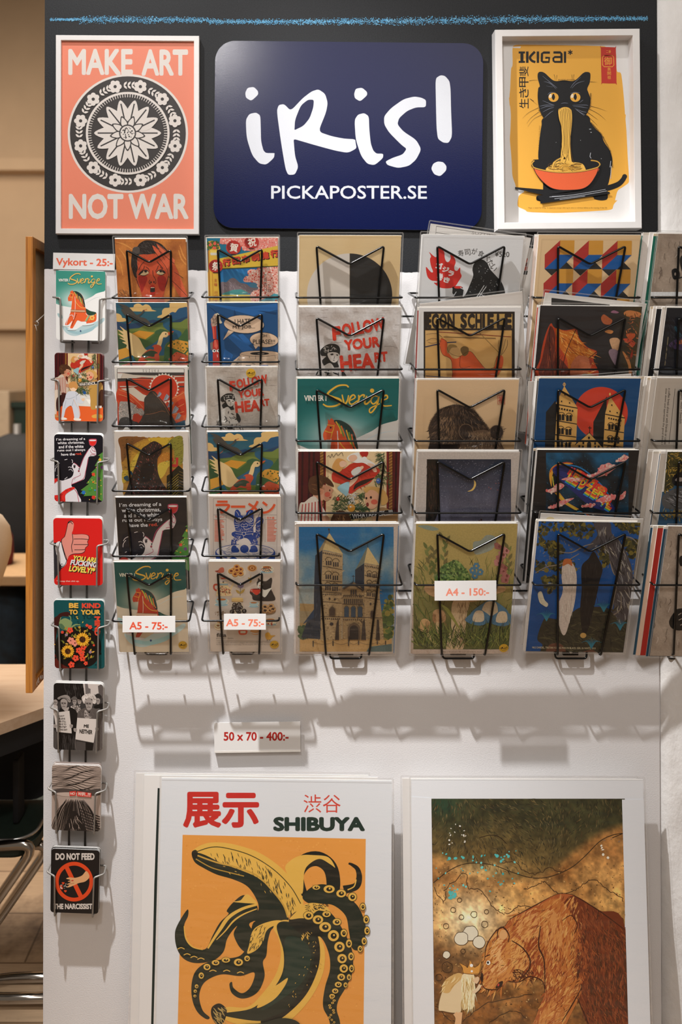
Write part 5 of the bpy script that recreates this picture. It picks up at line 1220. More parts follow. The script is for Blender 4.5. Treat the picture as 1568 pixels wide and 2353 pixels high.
@art
def meadow(A):
    A.bg('#b39a86'); A.view(940, 1190, 5.807)
    A.fld(lambda X, Y: mixc('#a88e52', '#5c5a30', np.clip((Y - 500) / 900 + vnoise(X, Y, 220, 8) * .7 - .45, 0, 1)), 60, 78, 1445, 1752, 30, 40)
    A.s_('#8b8a78', "860,330 960,300 1040,230 1160,260 1130,400 1000,470 880,480"); A.s_('#7f8672', "120,110 260,100 400,150 300,170")
    gr = ['#4f5a2c', '#6a6a34', '#3d4424', '#7d7a3c', '#33371f']
    A.fur(gr, 420, lambda x, y: y > 560 + abs(x - 750) * .1 and not (500 < x < 820 and y > 1080), lambda x, y: -90 + (x - 750) * .03, 130, 9, (70, 600, 1400, 1740), .45)
    for bx, by in ((330, 800), (470, 620), (250, 760), (1320, 760)):
        for i in range(8): leaf(A, A.rnd.choice(['#5f6233', '#74743f', '#6b5f38']), bx + A.rnd.uniform(-20, 30), by - i * 50, 100, 40, -60 + (i % 2) * -60)
    A.s_('#59703a', "370,840 380,740 420,670 470,620 540,590 620,560 690,600 740,660 790,720 800,830"); A.dots(['#465a2e', '#768a46', '#3a4a28', '#8a9450'], 260, inpoly("375,840 400,700 540,590 640,570 780,710 800,830"), 17, (370, 560, 800, 840), 8)
    for i in range(9):
        x, y = 1230 + A.rnd.uniform(-90, 70), 380 + i * 56; A.p(A.rnd.choice(['#a5655a', '#b5766a', '#8f5448']), "%f,%f %f,%f %f,%f %f,%f %f,%f" % (x - 60, y - 40, x - 20, y - 55, x + 50, y, x + 30, y + 45, x - 50, y + 30)); A.e('#7a4038', x + 10, y, 16, 20)
    A.l('#4f5a2c', 13, "90,1150 200,1300 300,1420")
    for x, y in ((850, 700), (900, 640), (950, 720), (880, 770)): flower(A, '#4d7080', '#b08a48', x, y, 46, 6, .3, x)
    # mushrooms
    A.s_('#b48a5e', "200,930 260,890 420,870 800,860 1150,890 1280,920 1285,970 1180,1010 900,1110 700,1120 450,1080 300,1040 230,990"); A.s_('#c2a27a', "590,1110 800,1110 770,1300 740,1640 700,1760 500,1760 560,1450"); A.fur(['#7a5a3c', '#5f452e', '#94734e'], 200, inpoly("650,1110 800,1110 770,1300 740,1640 660,1760 690,1400"), 95, 80, 7, (620, 1110, 800, 1740), .25)
    for c, s in (('#b98f5e', "130,1450 160,1370 210,1340 270,1370 305,1450 280,1500 200,1520 140,1505"), ('#bf9a6c', "235,1515 270,1520 320,1620 360,1680 310,1660 250,1580"), ('#b0845a', "315,1330 330,1240 400,1215 470,1250 490,1350 450,1395 370,1400 325,1370"), ('#bf9a6c', "360,1400 400,1400 395,1540 370,1500")): A.s_(c, s)
    for x0, y0, x1, y1 in ((220, 1360, 300, 1500), (400, 1240, 485, 1390), (320, 1260, 350, 1360)): A.fur(['#7a5638', '#94683f'], 40, None, 80, 60, 6, (x0, y0, x1, y1), .3)
    # blue and cream bell flowers instead of figures
    for x, y, s in ((1080, 1250, 1.0), (930, 1330, .7), (1240, 1340, .7)):
        A.s_('#4a6a7c', "%f,%f %f,%f %f,%f %f,%f %f,%f" % (x - 30 * s, y - 150 * s, x + 60 * s, y - 150 * s, x + 250 * s, y + 20 * s, x + 20 * s, y + 150 * s, x - 260 * s, y + 40 * s))
        for q in range(5): A.l('#33505f', 6, "%f,%f %f,%f" % (x, y - 130 * s, x - 180 * s + q * 90 * s, y + 90 * s), False)
        A.s_('#c4ab8a', "%f,%f %f,%f %f,%f %f,%f" % (x - 60 * s, y - 120 * s, x + 80 * s, y - 120 * s, x + 90 * s, y + 60 * s, x - 110 * s, y + 60 * s)); A.l('#5f6233', 16 * s, "%f,%f %f,%f" % (x, y + 140 * s, x - 20, y + 420 * s))
    A.fur(gr, 420, lambda x, y: y > 1450, lambda x, y: -90 + (x - 750) * .03, 150, 11, (60, 1500, 1400, 1752), .5); A.s_('#8a8440', "400,1130 520,1200 600,1320 685,1490 560,1330 470,1210")
    A.poly('#b39a86', nums("40,1752 1440,1752 1440,1860 40,1860")); A.t('#5a4634', 'Alice in Wonderland, 1865, Lewis Carroll & John Tenniel', 455, 1774, 972, 1796, 0, 0, .25)
    return [(1264, 1732, 61)]


@art
def chevron(A):
    A.bg('#d3b184'); A.view(1200, 530, 4.261); r_, b, o, k = '#a52e28', '#17508a', '#c58a34', '#2b2a28'
    for j in range(5):
        for i in range(3):
            f = lambda x, y: (225 + i * 281 + x - j * 12 - y * .012, 95 + j * 281 + y + i * 2)
            P = lambda *q: [f(q[n], q[n + 1]) for n in range(0, len(q), 2)]
            A.poly(o, P(150, 0, 290, 0, 288, 140, 148, 140)); A.poly(r_, P(0, 140, 150, 0, 148, 140, 0, 280)); A.poly(b, P(148, 140, 288, 140, 148, 280, 0, 280)); A.poly(k, P(0, 280, 140, 280, 70, 345)); A.poly(k, P(148, 280, 215, 213, 283, 280))


@art
def wings(A):
    A.bg('#241f1d'); A.view(1200, 530, 4.261)
    A.fld(lambda X, Y: mixc('#2a2524', '#4a3c22', np.clip((X - 800) / 350 + vnoise(X, Y, 120, 3) * .8 - .5, 0, 1)), 190, 728, 1168, 2000, 30, 40)
    A.s_('#a83a1c', "165,1440 180,1250 220,1050 280,910 320,950 420,975 530,965 560,1050 640,1140 735,1185 700,1260 720,1440"); A.s_('#b8621f', "335,960 420,985 520,975 560,1060 640,1150 690,1190 640,1300 640,1440 480,1440 440,1260 360,1120"); A.s_('#5a2418', "180,1420 200,1240 270,950 320,1000 330,1200 420,1300 480,1440")
    A.fur(['#d98a3a', '#c4702a', '#8a3a1a', '#e0a050'], 260, inpoly("340,970 520,980 560,1060 700,1190 650,1300 650,1440 490,1440 430,1260"), lambda x, y: 60 - (y - 960) * .12, 80, 8, (340, 960, 720, 1440), .35); A.fur(['#7a3420', '#3a1a14', '#94452a'], 110, inpoly("180,1420 270,950 330,1000 420,1300 470,1440"), 95, 90, 6, (180, 950, 470, 1440), .25)
    for s in ("530,965 430,1200 380,1440", "735,1185 560,1320 420,1420", "275,930 270,1130 300,1400", "600,1300 540,1400"): A.l('#2a1410', 6, s)
    A.s_('#b0603c', "490,1440 480,1320 540,1230 620,1230 670,1270 680,1330 640,1400 660,1440"); A.s_('#8a7a5a', "600,1400 680,1410 780,1440 600,1440"); A.s_('#8f3420', "660,1260 690,1280 670,1320")
    for s, c in (("775,860 800,820 850,850 885,880 860,920 800,910", '#a0522f'), ("870,800 900,780 950,800 920,810", '#8a5a6a'), ("1000,800 1050,780 1150,800 1160,830 1080,850 1010,830", '#b5703f'), ("810,990 850,970 895,985 870,1010", '#b8753f'), ("1020,1015 1100,1005 1105,1040 1060,1070", '#a84a28'), ("990,1060 1060,1060 1110,1100 1080,1140 1040,1110", '#b0432a'), ("860,1090 870,1055 930,1050 960,1080 950,1160 900,1180", '#c0926a'), ("850,1200 870,1160 930,1170 950,1230 930,1320 900,1300", '#8a7078'), ("985,1190 1010,1200 1060,1290 1080,1440 1050,1440 1040,1320", '#b9743f'), ("1060,1230 1085,1160 1080,1250", '#8f2a1c')): A.s_(c, s)
    A.fur(['#b5653a', '#6a3a20', '#3a3018', '#8a4a28'], 60, None, 30, 40, 9, (1000, 780, 1160, 1250), 1)


@art
def lund(A):
    A.bg('#123f66'); A.view(1200, 860, 4.261); s = '#cf9a52'; k = '#1d1b1a'
    A.e('#c23a26', 775, 380, 262, 256, 0, 56)
    A.p(k, "235,370 330,255 330,730 225,730"); A.p(k, "700,465 830,215 830,730 695,730")
    A.p(s, "330,290 415,115 545,330 528,730 300,730 320,480"); A.p(s, "815,385 862,215 1008,430 990,730 795,730"); A.p(k, "330,290 300,730 318,730 345,300")
    A.p(s, "520,690 660,570 795,725 520,735")
    A.l(k, 7, "520,690 660,572 800,725", False); A.l(s, 8, "415,80 415,120", False); A.lp(s, 5, "415,85 428,100 415,115 402,100"); A.l(k, 8, "664,508 664,580", False); A.l(k, 8, "648,524 682,526", False); A.e('#e0b060', 862, 195, 8, 14)
    for q in ("330,292 545,332", "330,452 538,488", "322,590 530,615", "815,390 1008,428", "808,540 998,572", "800,690 990,715"): A.l(k, 9, q, False)
    for x, y in ((420, 200), (388, 265), (466, 280), (880, 302), (862, 362), (932, 376)): A.e(k, x, y, 7, 8)
    for i in range(6): A.e(k, 365 + i * 26, 334 + i * 5, 9, 10); A.e(k, 852 + i * 23, 430 + i * 5, 8, 9)
    def win(x, y, w_, h):
        A.r(k, x, y - h + w_ / 2, x + w_, y); A.e(k, x + w_ / 2, y - h + w_ / 2, w_ / 2, w_ / 2)
    for x0, ys, w_, h, dx in ((358, (450, 585, 715), 26, 60, 74), (845, (540, 668, 770), 23, 54, 62)):
        for r_, y in enumerate(ys):
            for j in (0, 1):
                xx = x0 - r_ * 6 + j * dx; yy = y + j * 8
                A.l(k, 6, [(xx + w_ + 2 + (w_ + 8) * math.cos(t), yy - h + 14 + (w_ + 6) * math.sin(t)) for t in (math.pi + math.pi * q / 9 for q in range(10))], False)
                for i in (0, 1): win(xx + i * (w_ + 5), yy, w_, h)
    for x, y in ((600, 672), (655, 622), (715, 676), (560, 705), (750, 710), (596, 710), (715, 712)): win(x - 9, y + 10, 18, 24)
    win(636, 730, 40, 70)


@art
def airship(A):
    A.bg('#1f1b19'); A.view(1200, 860, 4.261)
    A.fld(lambda X, Y: mixc('#12181c', '#17506e', np.clip(vnoise(X, Y, 150, 6, 5) * 2.2 - .8 + np.clip((900 - Y) / 300, -.2, .3), 0, 1)), 236, 768, 1044, 1400, 30, 24)
    A.dots(['#2a6a88', '#0f1416', '#3a7a94'], 260, None, 3, (240, 770, 1040, 1300), 5)
    A.s_('#c98a2c', "268,1010 280,930 340,880 430,862 500,875 430,890 330,920 296,1000 290,1100"); A.p('#c98a2c', "320,1160 370,1160 440,1250 560,1320 520,1330 400,1260"); A.l('#b5482a', 9, "276,960 300,920 360,880 440,864 500,874"); A.l('#c0b03a', 9, "300,1000 310,1080 340,1150 430,1250 540,1330")
    A.s_('#262a5c', "300,930 360,890 470,900 600,960 720,1050 820,1160 880,1260 905,1330 780,1330 640,1270 500,1150 390,1050 320,980"); A.l('#1f6a9a', 12, "420,885 560,910 690,1000 800,1110 880,1230")
    for s in ("305,940 420,950 600,1060 760,1190 880,1310", "320,975 450,1040 640,1200 780,1320", "330,915 470,915 640,1010 790,1140 885,1270"): A.l('#151833', 4, s)
    rb = ['#c8342a', '#d9682a', '#e0b030', '#4a9a4a', '#2a6ac0']
    for n, (ch, x, y, h) in enumerate((('L', 480, 985, 130), ('E', 535, 1010, 140), ('D', 600, 1045, 140), ('Z', 665, 1095, 150), ('E', 715, 1135, 130), ('P', 770, 1160, 120), ('P', 820, 1230, 100), ('L', 850, 1270, 80))):
        for q, c in enumerate(reversed(rb)): A.t(c, ch, x - 26 - (4 - q) * 7 + 20, y - h / 2 + (4 - q) * 8, x + 30 - (4 - q) * 7 + 20, y + h / 2 + (4 - q) * 8, .02, 32)
        A.t(rb[n % 2], ch, x - 22, y - h / 2 - 6, x + 34, y + h * .1, .03, 32); A.t(rb[2], ch, x - 26, y - h * .1, x + 20, y + h * .32, .03, 32)
    for s in ("640,990 730,960 770,890 810,880 850,865 900,890 960,880 900,930 830,980 720,1010", "385,1030 440,1010 520,1020 610,1010 560,1045 460,1040", "235,1140 300,1110 330,1080 380,1065 415,1090 370,1130 290,1160", "250,1310 330,1270 400,1230 510,1210 450,1250 360,1300", "720,1240 800,1195 880,1180 920,1180 900,1220 800,1250", "920,850 1000,795 1044,810 1000,850", "580,1295 650,1270 720,1270 680,1295", "940,1230 1000,1210 1015,1140 950,1200"): A.s_('#c9837a', s); A.dots(['#d8a08c', '#c9625a', '#d9b09c', '#d6706a'], 70, inpoly(s), 13, (min(p[0] for p in nums(s)), min(p[1] for p in nums(s)), max(p[0] for p in nums(s)), max(p[1] for p in nums(s))))
    A.l('#b5482a', 8, "560,1340 700,1400"); A.l('#2a7aa0', 8, "470,1400 560,1340 640,1390")


@art
def forest(A):
    A.bg('#123f70'); A.view(1200, 1190, 4.261)
    A.fld(lambda X, Y: mixc('#0f3560', '#1f5590', vnoise(X, Y, 200, 4)), 70, 30, 1154, 1320, 24, 30)
    lv = ['#2c2c1c', '#3a371e', '#1f2016', '#6a5a24', '#4a4220']
    for P in ("175,30 720,40 690,180 600,200 480,190 420,120 300,140 200,200 165,180", "170,200 380,240 420,330 330,400 200,300 150,260", "140,420 330,440 480,400 540,500 420,560 300,500 140,540", "200,580 330,560 350,650 270,750 230,680", "760,270 880,280 870,420 800,480 760,380", "1000,200 1140,230 1130,380 1060,400 1020,300", "880,40 1154,40 1140,160 980,120"): A.dots(lv, 150, inpoly(P), 20, (min(p[0] for p in nums(P)), min(p[1] for p in nums(P)), max(p[0] for p in nums(P)), max(p[1] for p in nums(P))), 6)
    A.fur(['#8a7028', '#a08434'], 130, lambda x, y: y < 520 and (x < 560 or x > 760), 40, 26, 5, (160, 40, 1140, 520), 1.5)
    A.s_('#453d3c', "705,50 860,45 880,150 960,230 1040,380 1085,560 1075,760 1050,1100 940,1060 850,1000 900,880 890,760 920,600 860,420 840,300 780,260 690,300 600,330 680,240 740,160"); A.fur(['#6a625e', '#2c2624', '#857c74', '#574e4a', '#9a8c78'], 420, inpoly("710,50 860,45 960,230 1085,560 1050,1080 870,1000 900,880 920,600 850,330 690,290 740,160"), lambda x, y: 70 if y > 200 else 100, 90, 9, (600, 50, 1090, 1090), .25)
    for s in ("350,330 480,340 600,280 700,250", "130,540 240,480 380,450 560,350", "860,420 890,520 910,560", "760,1010 860,930 900,800 930,640", "860,1030 850,980 960,900 970,760", "1000,180 1080,200 1140,260"): A.l('#7a6a58', 12, s, True, None, (.5, 1, .6))
    A.s_('#2f2a1e', "150,1180 200,1020 240,980 330,990 420,980 560,880 700,870 850,890 960,1040 1040,1000 1010,1330 250,1330 200,1240"); A.fur(['#3d3724', '#221f18', '#4a432c', '#352e20'], 360, inpoly("160,1180 240,980 420,980 560,880 850,890 1030,1030 1010,1320 250,1320"), lambda x, y: 20, 80, 14, (150, 880, 1040, 1320), .6)
    A.s_('#5f3a2a', "245,1330 260,1250 330,1225 400,1250 420,1330"); A.s_('#5f3a2a', "560,1330 680,1290 720,1330")
    # plain pale column and dark column standing on the mound
    A.s_('#b9a390', "395,470 440,430 500,450 535,560 530,720 510,860 480,960 430,1130 390,1130 350,990 345,870 400,720 390,600"); A.fur(['#a08c7a', '#cdb9a4'], 60, inpoly("400,480 500,460 530,720 480,960 360,960 400,720"), 92, 90, 6, (345, 450, 535, 1000), .2); A.s_('#a85a2c', "400,470 410,410 450,398 485,415 490,470 450,450")
    A.s_('#1c1817', "590,460 650,400 700,330 750,400 790,500 760,620 740,720 700,900 640,1110 590,1110 570,900 585,700 580,560"); A.e('#b58a4a', 600, 1150, 30, 26); A.fur(['#2a2422', '#141110'], 80, inpoly("600,460 700,350 780,500 740,720 640,1100 580,900"), 92, 90, 7, (570, 340, 790, 1110), .15)
    for bx, by in ((240, 1010), (680, 1280), (960, 1100), (800, 920)):
        for i in range(11): A.l('#2a6a78', 6, [(bx, by), (bx + (i - 5) * 9, by - 70), (bx + (i - 5) * 20, by - 110 + abs(i - 5) * 10)], True, None, (1, .3))
    A.s_('#b9a98c', "155,740 190,720 220,800 255,840 240,870 200,850 170,820")
    A.t('#c9b48a', 'NILS DARDEL, TRISTAN YOUNG MAN IN BLACK, GIRL IN WHITE, 1919', 100, 1262, 720, 1284, 0, 1)


@art
def stencil(A):
    A.bg('#9a8775'); A.view(1200, 530, 4.261); rough_wall(A, 1275, 25, 2400, 1400)
    A.s_('#1a1816', "1465,400 1480,375 1510,370 1540,395 1545,450 1520,475 1480,470"); A.e('#9a8775', 1500, 425, 8, 16); A.l('#1a1816', 12, "1535,465 1568,455"); A.s_('#1a1816', "1545,300 1570,240 1640,260 1660,380 1580,420"); A.l('#2c2622', 8, "1525,475 1525,530 1510,590"); A.s_('#1a1816', "1660,500 1800,420 1900,600 1760,760")
    A.r('#d8d3cc', 1262, 600, 2400, 640)


def rough_wall(A, x0, y0, x1, y1):
    A.fld(lambda X, Y: mixc('#a8937f', '#83705f', np.clip(vnoise(X, Y, 90, 9, 5) * 1.6 - .3, 0, 1)), x0, y0, x1, y1, 40, 40)
    for i in range(50):
        x, y = A.rnd.uniform(x0, x0 + 420), A.rnd.uniform(y0, y0 + 1200); A.l(A.rnd.choice(['#6a594b', '#766455', '#b8a592']), A.rnd.uniform(3, 9), [(x, y), (x + A.rnd.uniform(-14, 8), y + 28), (x - 10 + A.rnd.uniform(-12, 12), y + 60)])


@art
def stencil2(A):
    A.bg('#9a8775'); A.view(1200, 1190, 4.261); rough_wall(A, 1250, 70, 2400, 1300)
    A.s_('#171513', "1540,400 1560,370 1600,390 1640,430 1580,470 1545,460"); A.s_('#171513', "1440,1020 1470,950 1510,900 1490,900 1560,885 1640,900 1700,1050 1560,1100 1470,1080")
    for s in ("1530,950 1560,930", "1535,1000 1565,985", "1550,1050 1570,1040"): A.l('#9a8775', 8, s)


@art
def darkprint(A):
    A.bg('#15151a'); A.view(1200, 530, 4.261)
    A.s_('#3a2a44', "1440,1130 1480,1080 1560,1050 1700,1060 1700,1150 1560,1170"); A.s_('#8a4a30', "1510,1105 1568,1065 1640,1080 1600,1110"); A.l('#1f3f4a', 26, "1495,940 1560,1040"); A.s_('#3d3d3f', "1365,1390 1420,1340 1568,1360 1700,1340 1700,1420"); A.l('#7a6a4c', 7, "1432,1040 1400,1320", False); A.fur(['#26262c', '#0d0d10'], 80, None, 60, 80, 8, (1380, 780, 1700, 1300))


@art
def definition(A):
    A.bg('#a89888'); A.view(1200, 860, 4.261); k = '#2c2622'
    A.t(k, '[fee-ka]  noun • Swedish', 1545 - 155, 300, 1545 + 185, 328, .01, 94); A.l(k, 4, "1500,140 1440,680", False)
    A.t(k, 'a coffee break alone or with friends or collea', 1425 - 275, 400, 1425 + 275, 424, .005, 94.5); A.t(k, 'slow down and appreciate the good things i', 1392 - 275, 400, 1392 + 275, 424, .005, 94.5)


@art
def brush(A):
    A.bg('#cabfb2'); A.view(1200, 860, 4.261); A.r('#2c4a60', 1432, 760, 2200, 1420); A.r('#2c4a60', 1300, 1150, 2200, 1500)
    A.p('#3a3418', "1425,760 1640,760 1640,950 1520,1050 1480,1110 1390,1160"); A.fur(['#8a6a28', '#a5843a', '#4a4220', '#23241a'], 220, inpoly("1425,760 1640,760 1640,940 1500,1080 1390,1180"), 60, 50, 10, (1380, 760, 1640, 1180), 1.2)
    A.s_('#4d4a48', "1375,1200 1450,1140 1568,1110 1700,1160 1700,1380 1500,1330 1390,1300"); A.fur(['#6f6a68', '#2a2828', '#8a8480'], 120, inpoly("1380,1200 1568,1115 1700,1160 1700,1370 1400,1300"), 20, 80, 9, (1370, 1110, 1700, 1380)); A.s_('#101012', "1470,1030 1520,970 1640,960 1640,1080 1500,1090"); A.s_('#8a7a70', "1500,1040 1530,1010 1590,1020 1560,1050"); A.fur(['#8a6a28', '#3a3a20', '#a08038'], 80, None, 30, 40, 9, (1360, 1330, 1640, 1410), 1.5)


@art
def slant_a(A): A.bg('#d6d2cd'); A.view(940, 500, 5.407); A.lp('#3a3634', 6, "342,108 1430,270 1300,1300 250,1150", False); A.l('#3a3634', 5, "335,186 1420,330", False); A.t('#8a8480', 'SUZUKA', 780, 190, 1100, 225, -.01, 8)
@art
def slant_b(A):
    A.bg('#d8d2cb'); A.view(940, 500, 5.407); A.p('#3a3634', "1200,230 1490,285 1390,760 1100,700"); A.p('#d8d2cb', "1200,240 1482,292 1384,752 1100,700")
    for i, c in enumerate(['#3a3634', '#a53a24', '#2a2422', '#b5402a', '#6a2a20', '#a53a24', '#241f1d']): A.p(c, "1300,%d 1478,%d 1468,%d 1300,%d" % (340 + i * 52, 350 + i * 52, 398 + i * 52, 388 + i * 52))
@art
def slant_c(A): A.bg('#d2cbc4'); A.view(940, 500, 5.407); A.p('#4a4038', "70,1650 100,1560 110,1800 60,1790")
@art
def slant_d(A): A.bg('#d6d2cc'); A.view(1200, 530, 4.261); A.p('#2a2826', "290,658 860,725 900,1200 270,1100")
@art
def slant_e(A): A.bg('#dcd8d3'); A.view(1200, 860, 4.261); A.e('#d8c89a', 278, 1420, 40, 24)
@art
def back_line(A):
    A.bg('#dedbd8'); A.view(300, 1760, 2.529); A.p('#1f2a26', "158,128 172,130 158,560 148,950 134,1500 128,1900 112,1900 120,1500 138,700")
@art
def back_plain(A): A.bg('#dedbd8')

# ---------------------------------------------------------------- postcards
@art
def pc_dala(A):
    A.bg('#f0efed'); A.view(100, 570, 5.741); dala_scene(A, lambda x, y: (x, y), 1.0, '#3f9484', '#f1f1ef', '#ec6434', '#f0c060', '#f0efe8')


@art
def pc_xmas(A):
    A.bg('#e8c48a'); A.view(100, 570, 5.741); santa(A, lambda x, y: (145 + (x - 90) * .475, 1385 + (y - 1030) * .475), .475, True)
    A.p('#e0602a', "120,2085 800,2085 800,2290 120,2290"); A.p('#d9d4cc', "440,1920 660,1930 640,2090 440,2080"); A.p('#efe9e0', "560,1990 640,2000 610,2060")
    A.s_('#b98d46', "600,1830 700,1800 790,1850 790,2060 640,2130 620,1980"); A.s_('#4a2a1a', "740,1900 790,1880 795,2080 730,2080"); A.r('#e9e1d6', 690, 2080, 770, 2110); A.s_('#d9a24a', "640,2210 700,2190 770,2200 770,2240 660,2240")
    A.s_('#eec9a6', "340,1830 350,1780 400,1760 440,1780 455,1830 430,1880 380,1895"); A.s_('#c98f50', "336,1820 350,1775 400,1758 440,1775 456,1830 440,1860 400,1840 360,1850")
    A.s_('#cdd0d8', "300,1930 340,1890 420,1890 470,1930 500,2000 540,2010 520,2050 460,2040 440,2000 480,2140 480,2230 420,2270 400,2180 370,2080 300,2120 270,2230 240,2250 250,2120 270,2010")
    for s in ("300,1980 340,1990 420,1960", "380,2080 400,2000", "300,2010 280,2110", "430,1900 440,2000"): A.l('#8a8f9c', 4, s)
    A.l('#e0aa6a', 4, "400,1990 430,2060 470,2140 480,2240"); A.s_('#e9c4a0', "500,1990 545,1980 530,2020"); A.s_('#e9c4a0', "190,1990 230,1990 220,2020 195,2015"); A.s_('#e9e2d6', "240,2230 300,2240 310,2260 240,2265"); A.s_('#e9e2d6', "410,2240 490,2250 490,2275 410,2270")
    A.s_('#d9c8b6', "140,1900 220,1880 240,1960 190,2060 170,2200 130,2190"); A.s_('#3a1a16', "180,1980 290,1920 280,2000 240,2080 180,2150"); A.s_('#c98a50', "125,2180 180,2200 200,2230 130,2230"); A.fur(['#3a5530', '#2b4326', '#54693c'], 60, None, 30, 40, 5, (470, 1850, 600, 1930), 1.2); A.e('#1f4f8a', 545, 1908, 20)
    A.p('#16161a', "466,1785 740,1755 745,1785 472,1822"); A.t('#e6dccf', 'WHATAFACK...!!!', 474, 1768, 738, 1808, .02, -6)


@art
def pc_dreaming(A):
    A.bg('#14121a'); A.view(100, 980, 6.194)
    for s, x0, x1, y in (("I´m dreaming of a", 182, 594, 162), ("white christmas,", 200, 582, 210), ("and if the white", 216, 570, 264), ("runs out I always", 198, 594, 318)): A.t('#ece8ea', s, x0, y, x1, y + 44, .012, -1.5)
    A.t('#ece8ea', 'have the', 252, 376, 446, 414, .012, -1.5); A.t('#e0442e', 'red.', 458, 370, 546, 404, .012, -1.5)
    dream_lady(A, '#d62a24', '#d9d4d8', '#b0485f', lambda x, y: (x, y)); r_ = '#d62a24'; A.s_(r_, "130,760 200,735 230,750 180,790 130,830"); A.poly(r_, cr(nums("130,990 220,970 270,930 330,890 420,860 445,880 360,930 310,980 300,1085 130,1085"), True, 4))
    for x, y in ((170, 1020), (230, 1010), (260, 960), (330, 905), (390, 880), (200, 1060), (280, 1050), (150, 780), (200, 750)): A.l('#2a1416', 5, [(x + 14 * math.cos(t), y + 14 * math.sin(t)) for t in (0, 1, 2, 3, 4)], False)
    xmas_tree(A, lambda x, y: (x, y), A.rnd)


@art
def pc_lovely(A):
    A.bg(('#cf1f1c', '#ea4024', 200, 1300, 200, 2200)); A.view(100, 980, 6.194); k = '#241c1e'; s_ = '#d98a7c'
    # plain thumbs-up hand from a dark sleeve
    A.p('#2b2a2e', "128,1660 180,1650 300,1960 160,2170 128,2180"); A.s_('#dcd9da', "170,1680 240,1640 300,1800 330,1900 320,1960 260,2010 220,1900 180,1800")
    P = "250,1640 300,1560 330,1440 350,1360 400,1340 430,1380 420,1460 410,1530 560,1530 640,1550 650,1600 630,1640 640,1690 600,1730 590,1780 540,1810 420,1820 360,1850 320,1900"
    A.s_(k, P); A.poly(s_, [(470 + (x - 470) * .955, 1620 + (y - 1620) * .955) for x, y in cr(nums(P))])
    for s in ("430,1600 560,1600 640,1610", "430,1680 560,1680 635,1680", "440,1755 540,1755 595,1750", "410,1530 420,1620 400,1700 410,1790", "345,1380 385,1362 415,1390"): A.l(k, 9, s)
    A.lp(k, 8, "240,1640 300,1800 330,1910 260,2010 200,1880"); A.e(k, 262, 1975, 20, 24); A.e('#dcd9da', 264, 1972, 12, 14)
    for s, c, x0, y0, x1, y1 in (('YOU ARE', '#e8d25a', 420, 1850, 765, 1922), ('FUCKING', '#d9d4d4', 386, 1912, 765, 1990), ('LOVELY!*', '#e8d25a', 368, 1990, 735, 2080)):
        A.t(k, s, x0 + 10, y0 + 8, x1 + 10, y1 + 10, .06, 6, .15); A.t(c, s, x0, y0, x1, y1, .045, 6, .15)
    A.t('#f0d9cc', '*...keep that shit up.', 188, 2188, 510, 2218)


@art
def pc_kind(A):
    A.bg('#0f4a4c'); A.view(100, 1360, 6.194); g = '#dba845'; r_ = '#d9442e'; k = '#15110f'
    A.dots(['#2a7a74', '#3a8a84'], 260, None, 2.5, (145, 120, 860, 1080), 5)
    A.s_('#3a1512', "140,430 200,340 250,300 340,285 380,310 360,350 260,350 240,420 200,520 180,640 165,800 140,900"); A.s_('#5a1d16', "140,880 220,950 300,1030 420,1060 640,1090 140,1095"); A.s_(k, "165,800 200,640 320,540 480,500 640,520 760,600 810,700 820,820 780,940 700,1040 560,1080 380,1080 240,1010 180,920"); A.dots([k], 120, lambda x, y: 330 < math.hypot((x - 490), (y - 800)) < 350, 12, (150, 450, 850, 1100))
    A.s_('#7f9160', "222,460 235,410 310,375 400,420 405,460 360,545 280,540 240,510"); A.l('#7f9160', 26, "370,530 430,480 470,465 525,470", True, None, (1, .5)); A.l('#7f9160', 12, "360,340 385,360 390,410"); A.l('#7f9160', 10, "250,360 236,400 240,430"); A.s_('#4d6a4a', "225,460 270,460 320,540 260,530")
    fl = lambda x, y, r1, c='#e0482f': (flower(A, c, '#4a1512', x, y, r1, 5, .2, x), A.dots(['#f0a08a'], 3, None, r1 * .08, (x - r1 * .4, y - r1 * .4, x + r1 * .4, y + r1 * .4)))
    for _ in range(60): leaf(A, A.rnd.choice(['#a5862f', '#7d7a2c', '#55602a', '#c99a3a']), A.rnd.uniform(270, 690), A.rnd.uniform(520, 960), 50, 22, A.rnd.uniform(0, 360))
    for x, y, q in ((380, 545, 44), (620, 475, 22), (665, 500, 30), (270, 572, 22), (390, 690, 50), (450, 725, 50), (505, 830, 44), (570, 785, 44), (545, 870, 46), (460, 940, 48), (558, 945, 42), (402, 1032, 46), (605, 1012, 30), (720, 755, 16)): fl(x, y, q, '#e88a76' if (x, y) in ((390, 690), (450, 725)) else '#e0482f')
    for x, y, q in ((558, 672, 100), (350, 840, 92)):
        for i in range(20): leaf(A, ['#e2ac34', '#cf9024'][i % 2], x + q * .4 * math.cos(R(18 * i)), y + q * .4 * math.sin(R(18 * i)), q * .62, q * .3, 18 * i)
        A.e('#3a1f10', x, y, q * .44); A.dots(['#5f3a1c', '#241208'], 40, lambda X, Y: math.hypot(X - x, Y - y) < q * .4, 6, (x - q * .4, y - q * .4, x + q * .4, y + q * .4))
    for x, y in ((330, 605), (670, 850)): fl(x, y, 22, '#9a7a8a')
    for x, y, a in ((570, 438, -60), (480, 350, 0), (490, 365, 30), (160, 735, 20), (530, 480, 60)): leaf(A, '#e2b040', x - 14, y, 30, 13, a)
    A.t(g, 'BE', 366, 152, 502, 226, .05); A.t(r_, 'KIND', 550, 154, 816, 228, .05); A.t(g, 'TO', 368, 246, 492, 318, .05); A.t(g, 'YOUR', 536, 248, 816, 320, .05); A.t(r_, 'MIND', 770 - 138, 480 - 40, 770 + 138, 480 + 40, .05, 90)


